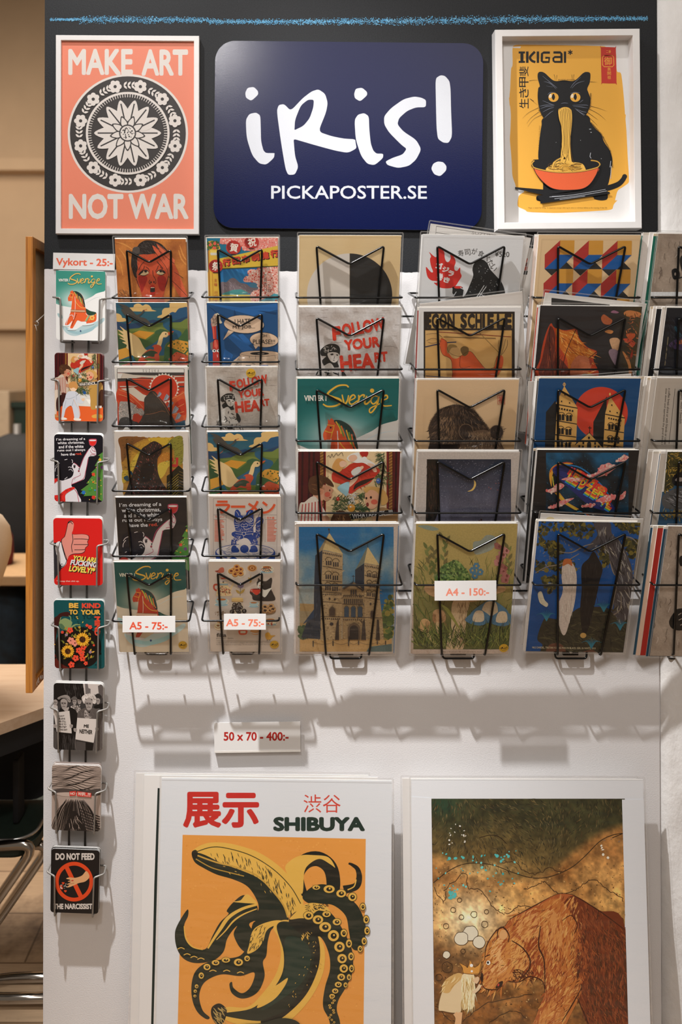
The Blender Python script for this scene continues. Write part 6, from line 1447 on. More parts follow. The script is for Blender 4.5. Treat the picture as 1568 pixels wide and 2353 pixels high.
@art
def pc_neither(A):
    A.bg('#3a3737'); A.view(100, 1360, 6.194); k = '#161414'; lt = '#b5aca7'
    A.p('#c3bab5', "560,1295 850,1295 850,1500 720,1460 560,1480"); A.p(k, "140,1295 560,1295 590,1500 520,1560 140,1560"); A.p('#6a6462', "590,1300 630,1310 640,1370 670,1380 670,1470 600,1480"); A.p('#57504e', "775,1340 850,1300 850,1520 790,1480"); A.fur(['#2a2727', '#4a4644', '#0f0e0e'], 90, None, 85, 70, 7, (300, 1300, 560, 1520), .2)
    def head(x, y, s, hair, hat=None):
        A.s_('#9a918c', "%f,%f %f,%f %f,%f %f,%f %f,%f" % (x - 44 * s, y - 30 * s, x, y - 62 * s, x + 48 * s, y - 26 * s, x + 34 * s, y + 62 * s, x - 18 * s, y + 74 * s))
        A.l('#4a4442', 5 * s, "%f,%f %f,%f" % (x - 36 * s, y - 12 * s, x + 26 * s, y - 8 * s), False); A.e('#4a4442', x - 20 * s, y, 13 * s, 9 * s); A.e('#4a4442', x + 16 * s, y + 2, 13 * s, 9 * s); A.l('#4a4442', 6 * s, "%f,%f %f,%f %f,%f" % (x - 22 * s, y + 46 * s, x, y + 40 * s, x + 20 * s, y + 48 * s)); A.l('#6d6562', 7 * s, "%f,%f %f,%f" % (x - 4 * s, y, x - 10 * s, y + 26 * s), False)
    for x, y in ((440, 1560), (510, 1550), (775, 1550), (170, 1570)): head(x, y, .62, None)
    A.s_('#5a5552', "390,1530 440,1485 490,1530"); A.s_(k, "480,1520 515,1488 560,1540"); A.s_('#2a2726', "730,1480 780,1445 830,1490 800,1500"); A.p(k, "720,1620 850,1580 850,1700 720,1680"); A.s_('#8a817c', "380,1640 440,1610 520,1640 520,1720 390,1700"); A.dots(['#d0c8c2', '#3a3635'], 40, None, 8, (390, 1620, 515, 1700)); A.p('#b5aca7', "140,1600 200,1620 210,1720 140,1760")
    A.s_(k, "230,1680 300,1640 380,1640 470,1700 480,1860 470,2265 200,2265 220,2000"); A.s_('#a39a95', "260,1650 300,1690 330,1720 365,1640 300,1660"); head(290, 1585, 1.05, None); A.s_('#8f8782', "200,1510 250,1480 320,1465 370,1490 390,1560 360,1570 320,1520 260,1510 220,1530"); A.l('#3a3635', 5, "210,1515 300,1500 380,1550")
    A.fur(['#3f3b3a', '#0f0e0e'], 60, None, 88, 140, 9, (230, 2010, 460, 2200), .05); A.p('#4a4644', "140,1960 200,2010 190,2265 140,2200")
    A.s_('#57504d', "490,1720 560,1660 640,1640 740,1660 830,1720 830,2265 470,2265 480,1900"); A.fur(['#6a625f', '#454040'], 160, None, 80, 40, 6, (490, 1680, 830, 2260), .3); A.s_('#c9c0ba', "560,1560 545,1500 590,1460 660,1448 730,1470 750,1540 740,1590 700,1580 690,1520 600,1520 585,1590"); A.dots(['#dcd4cf', '#b5aca7', '#a0978f'], 60, lambda x, y: math.hypot((x - 650) / 100, (y - 1510) / 62) < 1 and not (595 < x < 705 and y > 1520), 12, (545, 1448, 755, 1600)); head(645, 1590, 1.15, None); A.s_('#a39a95', "590,1680 640,1720 680,1790 590,1790"); A.dots([k], 24, None, 7, (590, 1700, 680, 1790))
    A.p('#c9c1bb', "145,1720 370,1690 402,1985 402,2012 190,1990"); A.p('#cfc7c1', "482,1790 770,1810 715,2145 455,2095"); A.p(k, "460,2110 715,2150 700,2265 470,2265"); A.p('#4a4543', "465,2120 600,2140 600,2265 470,2265")
    for i, s in enumerate(("I CAN'T", 'BELIEVE', 'WE STILL', 'HAVE TO', 'PROTEST', 'THIS SHIT')): A.t(k, s, 205 + i * 5, 1752 + i * 39, (298, 310, 322, 324, 330, 340)[i], 1778 + i * 39, .03, 2)
    A.t(k, 'ME', 576, 1885, 648, 1932, .04, 3); A.t(k, 'NEITHER', 513, 1958, 698, 2018, .04, 5)
    for x, y in ((165, 1905), (395, 1905), (452, 1960), (760, 1950)): A.s_('#9a918c', "%d,%d %d,%d %d,%d %d,%d" % (x - 20, y - 20, x + 24, y - 14, x + 16, y + 26, x - 16, y + 22)); A.l('#5a5350', 4, "%d,%d %d,%d" % (x - 14, y, x + 18, y + 4), False)


@art
def pc_wifi(A):
    A.bg('#a5948a'); A.view(0, 1500, 2.7594); k = '#1f1b1a'
    for i in range(22):
        y = 716 + i * 8.5; a = 10 * math.sin(i * .7)
        A.l(k, 2.6 + 2 * abs(math.sin(i * 1.3)), [(312 + x * 34, y + a * math.sin(x * .8 + i * .35) + 6 * math.sin(x * 1.7 + i)) for x in range(11)], True, None, (.4, 1, .4))
    A.s_('#4a413d', "325,870 420,860 520,872 640,862 640,900 520,905 400,900 330,892"); A.s_('#b5a499', "345,890 440,884 530,892 500,910 400,908")
    # plain striped hillside
    for i in range(44):
        x = 316 + i * 7.4; s = -1 if x < 470 else 1
        A.l(k, A.rnd.uniform(2, 6.5), [(470 + (x - 470) * .35, 935 + A.rnd.uniform(-8, 8)), (470 + (x - 470) * .7, 1010 + A.rnd.uniform(-10, 10)), (x + s * 8, 1155)], True, None, (.4, 1, .8))
    for i in range(9): A.l(k, 6, [(500 + i * 4, 985 + i * 19), (570, 1015 + i * 17), (634, 1040 + i * 15)], True)
    A.s_(k, "430,1060 470,1000 520,1060 540,1150 410,1150"); A.fur(['#a5948a'], 30, inpoly("440,1060 470,1010 515,1060 530,1150 420,1150"), 80, 40, 3, (420, 1010, 535, 1150), .3)
    A.p('#c8352c', "441,878 482,875 483,903 442,907"); A.p('#c8352c', "489,876 580,888 579,915 490,908"); A.t('#f0d8cc', 'NO', 447, 883, 476, 899, .02, -3); A.t('#f0d8cc', 'WIFI...!!!', 495, 884, 574, 907, .02, 5)


@art
def pc_feed(A):
    A.bg('#151315'); A.view(0, 1500, 2.7594); r_ = '#e8461f'; t = '#dba173'
    A.t('#c9c2bd', 'DO NOT FEED', 352, 1270, 600, 1314, .05); A.t('#c9c2bd', 'THE NARCISSIST', 340, 1590, 586, 1626, .05)
    cx, cy = 470, 1451; A.e(r_, cx, cy, 121, 126, 0, 48); A.e('#151315', cx, cy, 98, 102, 0, 48); A.l(r_, 27, "420,1354 516,1552", False)
    A.s_(t, "420,1432 440,1424 480,1426 520,1412 545,1385 562,1400 566,1425 540,1450 500,1460 470,1474 440,1486 422,1486 440,1472 424,1468 448,1455 430,1450 445,1440"); A.l('#8a5a3c', 2.5, "432,1446 462,1446", False); A.l('#8a5a3c', 2.5, "436,1468 470,1460", False); A.e('#b8322a', 460, 1444, 7, 4)
    for x, y in ((401, 1459), (388, 1478), (393, 1491), (415, 1509)): A.e(r_, x - 4, y, 5); A.e(r_, x + 4, y, 5); A.p(r_, "%d,%d %d,%d %d,%d" % (x - 9, y + 1, x + 9, y + 1, x, y + 11))
    A.dots(['#e8d8cc'], 14, None, 3, (385, 1445, 425, 1505))


# ---------------------------------------------------------------- large posters
def tentacle(A, c, pts, w0, w1, n=10):
    P = cr(nums(pts), False, n); A.l(c, 2, P, False, None, None) if False else None
    A.l(c, w0, P, False, None, (1.0, w1 / w0))
    return P


@art
def shibuya(A):
    A.bg('#dcdad8'); A.view(300, 1760, 2.529); g = '#1c261d'; y = '#e3b04d'; r_ = '#c42a24'; d = '#161a15'
    A.t(r_, '展示', 305, 150, 748, 360, .035); A.t('#cf4434', '渋谷', 1006, 166, 1222, 272, -.004); A.t('#1a3028', 'SHIBUYA', 830, 296, 1364, 380, .055)
    A.poly('#e39642', nums("303,400 1368,424 1352,1760 268,1760")); A.dots(['#e8a04c', '#dc8e3a'], 500, inpoly("320,420 1350,440 1340,1740 290,1740"), 5, (290, 410, 1360, 1740), 5)
    # back tentacles, right
    A.l(d, 96, "985,760 960,640 1010,560 1090,540 1160,590 1180,690 1160,800", True, None, (1, .8)); A.s_(y, "900,600 930,550 990,520 1060,518 1150,530 1190,590 1160,570 1100,540 1040,570 1010,620 1000,740 960,700")
    tentacle(A, d, "1240,720 1310,700 1330,650 1320,600 1290,575 1268,566", 50, 10); A.l(y, 7, "1262,720 1300,700 1312,660")
    A.s_(g, "1000,760 1060,700 1140,690 1230,740 1310,800 1350,870 1370,960 1340,1060 1290,1060 1270,960 1250,870 1180,810 1100,800 1040,800"); A.s_(g, "920,900 1000,820 1100,810 1180,870 1250,980 1290,1080 1290,1200 1250,1290 1210,1360 1200,1420 1220,1500 1230,1700 1150,1700 1160,1500 1120,1400 1130,1290 1160,1180 1150,1080 1100,990 1010,980")
    A.fur([g], 60, lambda x, yy: False, 0, 1, 1, (0, 0, 1, 1))
    # banana tip
    A.s_(y, "358,510 375,480 440,450 520,444 620,460 740,500 850,570 940,660 990,740 1005,800 985,830 920,870 860,900 720,900 745,830 730,770 680,700 600,660 500,630 420,590 375,560")
    A.s_(g, "360,520 390,505 440,520 540,570 640,605 740,650 820,720 880,800 915,870 900,900 720,900 745,830 730,770 680,700 600,660 500,630 420,590 375,560")
    A.s_(d, "356,515 360,495 380,488 392,505 384,535 365,540"); A.fur([g], 420, inpoly("400,520 520,480 640,510 760,560 880,650 980,790 930,860 860,760 760,660 640,600 480,560"), lambda x, yy: 62 + x * .02, 34, 5, (400, 470, 980, 870), .12)
    A.l('#3f3a1a', 5, "380,500 470,472 560,478 700,520 830,600 930,700 990,800"); A.l('#c99a40', 9, "390,520 500,560 620,590 740,640 830,730 890,810 915,880"); A.l('#b88c38', 6, "380,540 470,590 560,615 660,640"); A.fur(['#c99a40', y], 80, inpoly("400,540 620,590 820,720 900,860 860,850 740,670 560,620"), 45, 14, 4, (400, 530, 920, 880), .5)
    # peel and left arms
    A.s_(g, "560,840 600,790 660,750 720,790 740,830 730,890 690,920 720,980 690,1080 640,1060 600,980 620,930 590,960 560,1010 540,1080 480,1130 380,1145 310,1120 270,1060 258,980 275,920 330,835 335,870 312,930 330,1010 380,1060 440,1060 480,980 520,910 570,860")
    A.s_(y, "640,780 680,745 740,800 720,800 600,790"); 
    for s, w_ in (("735,805 650,830 570,880 520,950 480,1010 450,1060", 22), ("735,830 660,860 600,900 550,960 500,1010", 10), ("312,930 322,1000 360,1050 420,1068", 9)): A.l(y, w_, s, True, None, (.6, 1, .4))
    A.s_(g, "720,905 800,900 870,905 920,920 830,940 800,1010 790,1100 770,1140 780,1220 750,1300 700,1340 640,1350 590,1320 575,1270 590,1255 600,1290 650,1320 700,1280 720,1200 640,1220 540,1210 470,1230 420,1270 400,1340 420,1420 460,1460 440,1470 390,1430 360,1360 355,1270 380,1190 450,1140 560,1120 640,1100 690,1030 700,970")
    A.s_(y, "690,1040 710,960 760,920 850,896 915,910 830,930 790,960 770,1020 730,1070 680,1090"); A.fur([g], 70, inpoly("690,1040 710,960 760,920 800,930 770,1020 700,1080"), 110, 26, 4, (690, 900, 800, 1090), .3)
    # front banana body
    A.s_(y, "830,940 870,900 930,900 1000,960 1080,970 1110,1010 1130,1080 1120,1200 1060,1330 960,1450 840,1530 700,1520 560,1480 520,1440 560,1400 680,1400 760,1330 840,1220 875,1100 860,1000")
    A.s_(g, "850,930 920,905 1010,970 1080,980 1100,1080 1080,1200 1010,1330 900,1440 780,1480 640,1470 530,1440 700,1410 800,1330 880,1210 890,1080"); A.s_(d, "1080,980 1102,1060 1090,1180 1020,1330 900,1450 800,1500 760,1480 900,1420 1000,1300 1060,1160"); A.s_('#20342a', "900,1000 1000,1010 1050,1100 1010,1240 900,1340 760,1420 860,1280 900,1150"); A.s_(y, "735,1405 800,1310 870,1260 915,1232 890,1290 830,1360"); A.s_(d, "470,1450 475,1400 520,1380 560,1420 540,1490 500,1500"); A.fur(['#b99a58'], 30, None, 50, 40, 5, (478, 1400, 545, 1480), .3); A.s_(d, "920,900 990,850 1060,880 1120,980 1040,985 970,960"); A.s_(y, "925,890 960,850 1000,810 1060,795 1130,810 1160,850 1090,840 1040,880 980,885"); A.fur([g], 60, None, 20, 14, 4, (1010, 800, 1140, 840), .5); A.fur([y], 14, None, 60, 22, 5, (980, 960, 1030, 1000), .4)
    def sucker(x, yy, q, o=1.0): A.e('#3a3a22', x, yy, q + 3, (q + 3) * o); A.e(y, x, yy, q, q * o); A.e(d, x + 1, yy + 1, q * .55, q * .55 * o); A.e(y, x + q * .1, yy - q * .1, q * .18)
    for x, yy, q, o in ((1155, 715, 32, .7), (1080, 705, 22, .6), (1225, 740, 28, .8), (1290, 760, 24, 1), (1035, 868, 28, .85), (1090, 892, 30, .85), (1132, 935, 34, .85), (1140, 860, 24, .7), (1180, 985, 32, 1), (1200, 905, 24, .8), (1215, 1050, 30, 1), (1240, 970, 18, 1.2), (1230, 1118, 27, 1), (1270, 1030, 17, 1.4), (1240, 1175, 24, 1), (1282, 1105, 16, 1.4), (1225, 1225, 22, .9), (1285, 1175, 14, 1.5), (1208, 1268, 20, .8), (1270, 1225, 12, 1.4), (1190, 1305, 18, .8), (1250, 1270, 11, 1.3), (1172, 1335, 16, .8), (1370, 890, 16, 1.4), (1375, 955, 15, 1.5), (1358, 1015, 14, 1.5), (1335, 1060, 14, 1.3), (628, 1138, 26, .8), (555, 1125, 24, .6), (495, 1140, 22, .7), (445, 1165, 20, .9), (412, 1215, 15, 1.2), (385, 1277, 10, 1.1), (377, 1305, 9, 1), (375, 1333, 8, .9), (678, 1115, 16, 1), (1350, 815, 15, 1.3)): sucker(x, yy, q, o)
    for i in range(14): A.e(y, 1170 + 14 * math.sin(i * 1.4), 1345 + i * 14, 9 - i * .3, 6); A.e(d, 1170 + 14 * math.sin(i * 1.4), 1345 + i * 14, 4, 3)
    for x, yy in ((480, 1190), (410, 1120), (370, 1110), (330, 1095), (295, 1060), (560, 1190), (640, 1200)): A.l(y, 5, "%d,%d %d,%d %d,%d" % (x - 20, yy, x, yy - 8, x + 20, yy))
    A.fur([y], 60, inpoly("1050,960 1100,1000 1120,1150 1040,1330 900,1440"), 110, 12, 4, (900, 960, 1130, 1440), .6); A.p('#e39642', "610,1500 930,1500 900,1700 620,1700")
    A.s_(g, "640,1500 760,1490 900,1460 1000,1520 1000,1760 500,1760 560,1560")


@art
def bear(A):
    A.bg('#dcdad8'); A.view(920, 1760, 2.4198)
    x0, y0, x1, y1 = 174, 182, 1250, 1780
    hill = lambda X: 540 + 70 * np.sin((X - 380) / 160) + np.where(X > 850, -(X - 850) * .45, 0)
    def tone(X, Y):
        n = vnoise(X, Y, 150, 5, 5); n2 = vnoise(X, Y, 44, 9, 4)
        t = np.clip((Y - 280) / 330 + (n - .5) * .9, 0, 1); c = [np.array(v) for v in mixc('#38361f', '#72562c', t)]
        m = np.clip((Y - hill(X)) / 50, 0, 1); b = [np.array(v) for v in mixc('#7a4c22', '#d09c58', np.clip(n * 1.5 - .25 + (n2 - .5) * .5 - np.clip((Y - 950) / 500, 0, .55), 0, 1))]
        c = [p + (q - p) * m for p, q in zip(c, b)]
        gl = np.exp(-((X - 390) / 170) ** 2 - ((Y - 860) / 150) ** 2) * .9; tgt = (.93, .84, .66); c = [p + (q - p) * gl for p, q in zip(c, tgt)]
        gl = np.exp(-((X - 430) / 190) ** 2 - ((Y - 575) / 40) ** 2) * .55; c = [p + (q - p) * gl for p, q in zip(c, (.87, .73, .48))]
        gl = np.exp(-((X - 1150) / 90) ** 2 - ((Y - 760) / 70) ** 2) * .8; c = [p + (q - p) * gl for p, q in zip(c, (.83, .62, .34))]
        gl = np.exp(-((X - 1190) / 110) ** 2 - ((Y - 500) / 110) ** 2) * .4; c = [p + (q - p) * gl for p, q in zip(c, (.72, .48, .26))]
        dk = np.exp(-((X - 250) / 120) ** 2 - ((Y - 1080) / 110) ** 2) * .6; c = [p + (q - p) * dk for p, q in zip(c, (.30, .19, .10))]
        n3 = vnoise(X, Y, 17, 21, 3) - .5; n4 = vnoise(X * 1.3, Y, 60, 33, 4) - .5; c = [p * (1 + n3 * .55 + n4 * .7) for p in c]
        gr = np.exp(-((X - 240) / 90) ** 2 - ((Y - 220) / 60) ** 2) * .6; c = [p + (q - p) * gr for p, q in zip(c, (.10, .27, .20))]
        return c
    # the picture tapers slightly: draw it a little narrower at its top
    A.fld(tone, x0, y0, x1, y1, 190, 270)
    A.fur(['#1f1d13', '#3a3620', '#5a4a2a', '#6d5c38', '#26261a', '#4a3a20'], 1700, lambda x, y: y < hill(x) - 20, lambda x, y: 70 + 40 * math.sin(x / 130) + (y - 300) * .1, 26, 4, (x0, y0, x1, 640), .35)
    k = '#3a2412'
    for s in ("185,650 260,590 340,550 420,540 520,552 620,590 720,620 800,622 880,600 960,560 1030,500 1110,420 1180,385 1238,375", "440,400 500,385 550,395 590,430", "1240,375 1180,400"): A.l('#2c1e10', 4.5, s)
    for s in ("560,540 640,540 700,590 760,600 830,570 900,590", "800,640 850,690 900,710 980,690 1010,660 1080,630 1140,680 1210,720 1245,750", "240,700 290,650 360,600 380,680 440,690 500,760 540,810 600,820 660,780 740,790 800,750", "190,680 240,760 260,700", "680,690 760,660 800,640", "1040,770 1110,830 1180,870 1250,905", "350,1420 460,1330 600,1290 740,1270", "490,1435 560,1380 640,1360 700,1400", "200,1340 260,1400 320,1430"):
        P = cr(nums(s), False, 5); A.l(k, 4, [(x + A.rnd.uniform(-7, 7), y + A.rnd.uniform(-7, 7)) for x, y in P], False)
    A.fur([k, '#7a5228', '#d0a868', '#4d3118', '#b08048', '#8a6234'], 1500, lambda x, y: y > hill(x) + 10 and math.hypot(x - 390, y - 860) > 150, lambda x, y: x * .5 + y, 9, 4.5, (x0, 540, x1, 1770), .8)
    A.dots(['#4fb0a8', '#6cc0b4', '#3a9a94'], 44, lambda x, y: True, 6, (200, 460, 660, 700), 7); A.dots(['#4fb0a8'], 10, None, 9, (260, 500, 640, 540), 7); A.dots(['#4fb0a8'], 12, None, 9, (275, 700, 310, 750), 7); A.dots(['#d8d0c0'], 16, None, 5, (270, 320, 380, 450), 6); A.dots(['#e8dcc4', '#8a6a50'], 8, None, 7, (1110, 400, 1230, 510), 7)
    for x, y, q in ((390, 930, 42), (340, 960, 38), (440, 980, 34), (410, 825, 17), (258, 1050, 21), (350, 1030, 13), (470, 880, 18), (262, 1120, 30), (255, 890, 15), (480, 810, 12), (295, 800, 14), (330, 745, 12), (215, 1175, 18), (340, 840, 13), (1222, 860, 20)):
        c = '#d9cdb2' if q > 20 and y < 1080 else None
        if c: A.e(c, x, y, q, q * .95)
        A.lp(k, 3, " ".join("%.1f,%.1f" % (x + q * (1 + A.rnd.uniform(-.08, .08)) * math.cos(t), y + q * (1 + A.rnd.uniform(-.08, .08)) * math.sin(t)) for t in (i * .52 for i in range(12))))
    # the bear
    B = "448,1190 455,1130 470,1070 480,1000 520,930 540,905 580,890 610,850 680,810 760,770 830,730 890,708 960,715 1010,745 1100,800 1180,860 1254,912 1400,1000 1400,1780 1120,1780 1060,1500 980,1290 930,1420 880,1540 860,1780 690,1780 700,1560 760,1380 805,1260 790,1195 720,1170 660,1200 600,1195 560,1235 520,1242 470,1235"
    f = inpoly([A.m(*p) for p in cr(nums(B))]); g = lambda x, y: f(*A.m(x, y))
    A.s_('#3a1c0c', B); zb = cr(nums(B)); A.poly('#a5562a', [(820 + (x - 820) * .992, 1100 + (y - 1100) * .993) for x, y in zb])
    for s, c in (("960,720 1100,800 1254,912 1254,1780 1120,1780 1060,1500 990,1280 1040,1150 1050,1000 980,880 900,800", '#6d2f16'), ("1060,1000 1254,980 1254,1780 1140,1780 1080,1500", '#4f2a16'), ("780,780 880,740 960,840 1000,960 980,1100 1010,1240 940,1400 880,1540 860,1780 780,1780 800,1450 830,1260 800,1050 790,900", '#b3682f'), ("480,1010 540,910 610,930 700,1000 720,1080 660,1190 600,1190 540,1240 460,1230 460,1130", '#c4803e'), ("520,960 580,980 560,1060 600,1120 540,1160 500,1120", '#d9a264'), ("620,960 690,1000 720,1070 690,1150 640,1180 620,1100", '#d09550'), ("800,820 850,800 900,900 880,1080 830,1060 800,960", '#c58446'), ("690,830 760,790 780,900 760,1000 700,980 640,900", '#c98a4c'), ("700,1000 780,960 790,1150 740,1170", '#8f3f1a'), ("770,1420 850,1300 880,1400 800,1600 740,1700", '#c07a3c')): A.s_(c, s)
    A.fur(['#c4823f', '#b06a30', '#a85c2c', '#cf9650', '#9a4c22'], 700, lambda x, y: g(x, y) and x < 990, lambda x, y: 118 + 18 * math.sin(x / 90 + y / 140), 62, 13, (450, 705, 1000, 1770), .3); A.fur(['#6d3018', '#5c2c18', '#7f3c1e', '#4a2414'], 500, lambda x, y: g(x, y) and x > 980 + abs(y - 1000) * .1, 80, 70, 15, (960, 720, 1254, 1770), .3)
    fd = lambda x, y: 118 + 18 * math.sin(x / 90 + y / 140) if x < 1000 else 78 + 10 * math.sin(y / 80)
    A.fur(['#d08a48', '#a85c2c', '#dca260', '#9a4c22', '#bd7034', '#c98a50'], 3600, lambda x, y: g(x, y) and x < 1010, fd, 30, 3.2, (450, 705, 1254, 1770), .28)
    A.fur(['#5c2c18', '#7a3a1c', '#8a4622', '#6d3018', '#9a5028'], 2600, lambda x, y: g(x, y) and x > 950 + abs(y - 1000) * .1, fd, 34, 3.4, (940, 720, 1254, 1770), .28)
    A.fur(['#8f3f1a', '#7a3216'], 500, lambda x, y: g(x, y) and (math.hypot((x - 750) / 60, (y - 1050) / 130) < 1 or math.hypot((x - 860) / 70, (y - 1150) / 190) < 1), fd, 34, 4, (640, 880, 960, 1400), .3)
    A.fur(['#3a1a0c', '#4a2412'], 160, g, fd, 26, 3, (470, 720, 1254, 1500), .3)
    for s, w_ in (("470,1080 480,1000 530,920 580,890", 6), ("610,850 720,790 830,730", 5), ("960,715 1100,800 1250,910", 6), ("540,960 545,910 575,898 605,940 600,980", 8), ("620,970 680,1010 720,1070 715,1130 660,1195", 9), ("805,1260 790,1195 720,1170 660,1200 600,1195", 7), ("780,890 770,1000 800,1080 805,1240", 9), ("1010,1230 960,1320 900,1420", 7), ("985,1290 1060,1480 1110,1770", 8), ("900,860 950,830 985,880 970,930", 5), ("500,1048 470,1060", 8), ("450,1190 470,1235 530,1242 570,1220", 6)): A.l('#3a1a0c', w_, s, True, None, (.5, 1, .5))
    A.fur(['#4a1f0e'], 60, None, 40, 26, 5, (620, 1130, 730, 1190), .5); A.s_('#cf9a62', "550,950 560,915 585,912 596,945 575,965"); A.e('#efe6d4', 490, 1093, 11, 12); A.e('#1f1410', 488, 1092, 6, 7); A.s_('#2a140c', "530,1235 545,1205 570,1195 565,1220"); A.e('#b53a2a', 546, 1216, 5, 9, 20); A.s_('#2a140c', "445,1180 452,1150 462,1160 458,1200")
    # small crowned girl
    A.s_('#d9bf94', "212,1350 230,1260 270,1200 330,1180 345,1200 340,1360 300,1372 240,1362"); A.lp('#7a5a34', 3, "212,1350 230,1260 270,1200 330,1180 345,1200 340,1360 300,1372 240,1362"); A.s_('#caa060', "232,1250 250,1190 320,1150 350,1170 300,1220 270,1260"); A.s_('#e0cba0', "340,1180 370,1150 410,1160 415,1250 408,1340 370,1350 345,1340")
    A.fur(['#f0e2bc', '#c9a868', '#b08a48', '#e8d4a0'], 150, inpoly("340,1180 380,1150 412,1170 410,1345 345,1340"), 90, 60, 4, (340, 1150, 415, 1330), .12); A.fur(['#e8cf98', '#b58a44'], 50, inpoly("232,1250 250,1190 320,1150 345,1175 300,1220"), 135, 40, 4, (232, 1150, 345, 1255), .2)
    A.s_('#dab58c', "405,1190 430,1170 440,1185 425,1210"); A.l('#dcbf98', 18, "405,1260 430,1240 445,1215"); A.s_('#cf8f3f', "350,1150 345,1120 330,1095 360,1108 375,1120 390,1080 410,1118 430,1110 452,1085 440,1150 400,1158"); A.lp('#5a3414', 3, "350,1150 345,1120 330,1095 360,1108 375,1120 390,1080 410,1118 430,1110 452,1085 440,1150 400,1158", False); A.e('#efe6d8', 396, 1108, 9); A.e('#efe6d8', 398, 1140, 6); A.l('#d8a878', 26, "305,1372 320,1400 312,1450 300,1500"); A.l('#d8a878', 22, "335,1368 330,1420 322,1500")
    A.poly('#dcdad8', nums("60,170 173,178 190,1440 196,1800 60,1800")); A.poly('#dcdad8', nums("1233,186 1400,186 1400,1800 1275,1800 1268,1440"))

# ================================================================ things
A5, A4 = (.148, .210, .103), (.210, .297, .121)      # width, height, distance of the top edge from the wall
D_FOOT = .051


def sheet_plane(TL, TR, size, lean=None, d=None):
    w, h, dt = size; dt = d if d is not None else dt
    l = math.degrees(math.asin((dt - D_FOOT) / h)) if lean is None else lean
    a, b = at(*TL, dt), at(*TR, dt); wd = (b - a).length
    wd = max(w * .985, min(w * 1.015, wd)); mid = (a + b) / 2
    roll = math.degrees(math.atan2(b.z - a.z, b.x - a.x))
    m = plane((0, 0, 0), l, roll); m.translation = mid - m.to_3x3() @ Vector((0, h, 0))
    return m, wd, h


def out0(w, h): return [(-w / 2, 0), (w / 2, 0), (w / 2, h), (-w / 2, h)]


def sleeve(parent, w, h, z, e=.0035, fold=None):
    """clear film over the sheet with a welded border; where the wire presses it the film is pushed into a wavy fold"""
    bm = bmesh.new(); g = {}
    rr = random.Random(int(w * 1e5) + int(parent.location.x * 997) + int(parent.location.z * 1009))
    x0, x1, y0, y1 = -w / 2 - e, w / 2 + e, -.002, h + .005
    ph = [rr.uniform(0, 6.3) for _ in range(8)]
    ys = [y0 + (y1 - y0) * j / 14 for j in range(15)]
    if fold:
        ys = [y for y in ys if abs(y - fold) > .010] + [fold + .0012 * k for k in range(-6, 7)]; ys.sort()
    nx = 48 if fold else 10; ny = len(ys) - 1
    for j, y in enumerate(ys):
        for i in range(nx + 1):
            u = i / nx; v = (y - y0) / (y1 - y0)
            k = math.sin(math.pi * u) * math.sin(math.pi * v)
            d = k * .0006 * (1 + math.sin(5 * u + 7 * v + ph[0]) * .6 + math.sin(11 * v - 6 * u + ph[1]) * .4)
            if fold:
                c = fold + .0026 * math.sin(u * 17 + ph[2]) + .0018 * math.sin(u * 41 + ph[3])
                am = max(0, .60 + .5 * math.sin(u * 9 + ph[4]) + .4 * math.sin(u * 23 + ph[5])) * math.sin(math.pi * u) ** .4
                d += .0030 * am * math.exp(-((y - c) / .0020) ** 2)
            g[i, j] = bm.verts.new((x0 + (x1 - x0) * u, y, z + d))
    for j in range(ny):
        for i in range(nx):
            f = bm.faces.new((g[i, j], g[i + 1, j], g[i + 1, j + 1], g[i, j + 1])); f.smooth = True
    for a, b, c, d in ((x0 - .0012, y0, x0 + .0012, y1), (x1 - .0012, y0, x1 + .0012, y1), (x0, y1 - .0006, x1, y1 + .0016), (x0, y0 - .0012, x1, y0 + .0012)):
        f = bm.faces.new([bm.verts.new((p, q, z + .0003)) for p, q in ((a, b), (c, b), (c, d), (a, d))]); f.material_index = 1
    return obj('sleeve', bm, [M['film'], M['seam']], parent)


def sticker(parent, A, x, y, r):
    """round yellow shop sticker with the hand-lettered name"""
    cx, cy = A.m(x, y); k = abs(A.m(x + r, y)[0] - cx)
    B = Art(A.mat, [(cx + k * math.cos(2 * math.pi * i / 24), cy + k * math.sin(2 * math.pi * i / 24)) for i in range(24)], A.z)
    B.bg('#e0b23a'); iris_logo(B, '#151515', x - r * .78, y - r * .38, x + r * .78, y + r * .34); B.l('#151515', r * .05, [(x - r * .4, y + r * .5), (x + r * .45, y + r * .5)], False)
    me = B.mesh('sticker', .0001, '#e0b23a')
    z = A.lay * 1e-5 + .0003
    for v in me.vertices: v.co.z += z
    o = link('sticker', me, M['card'], parent); o['label'] = 'round yellow sticker'
    return z + .0012


BACK_COLS = ['#e6e2dc', '#d9d2c6', '#efece8', '#e2dcd2', '#d6c4a8']


def stack(n, m, w, h, group, label, cols, rnd, dy=(.001, .005), dx=.003, step=.0015, fan=0, name='art_print', cat='art print', mat='paper', rad=0):
    """the further sleeved sheets standing behind the front one"""
    for k in range(n):
        c = cols[k % len(cols)]
        O = rounded(w, h, rad, 5, 0, h / 2) if rad else out0(w, h)
        off = Vector((rnd.uniform(-dx, dx) - fan * (k + 1), rnd.uniform(*dy), -(k + 1) * step))
        mm = m @ Matrix.Translation(off)
        B = Art(mm, O, seed=k); B.bg(c)
        if not rad:
            e = .004
            B.poly(rnd.choice(BACK_COLS), [(-w / 2, h - .005), (w / 2, h - .005), (w / 2, h), (-w / 2, h)], None, True)
        o = link(name, B.mesh(name, .0014 if not rad else .0008, c if rad else '#dfddd8'), M[mat]); o.matrix_world = mm
        tag(o, label, cat, group)


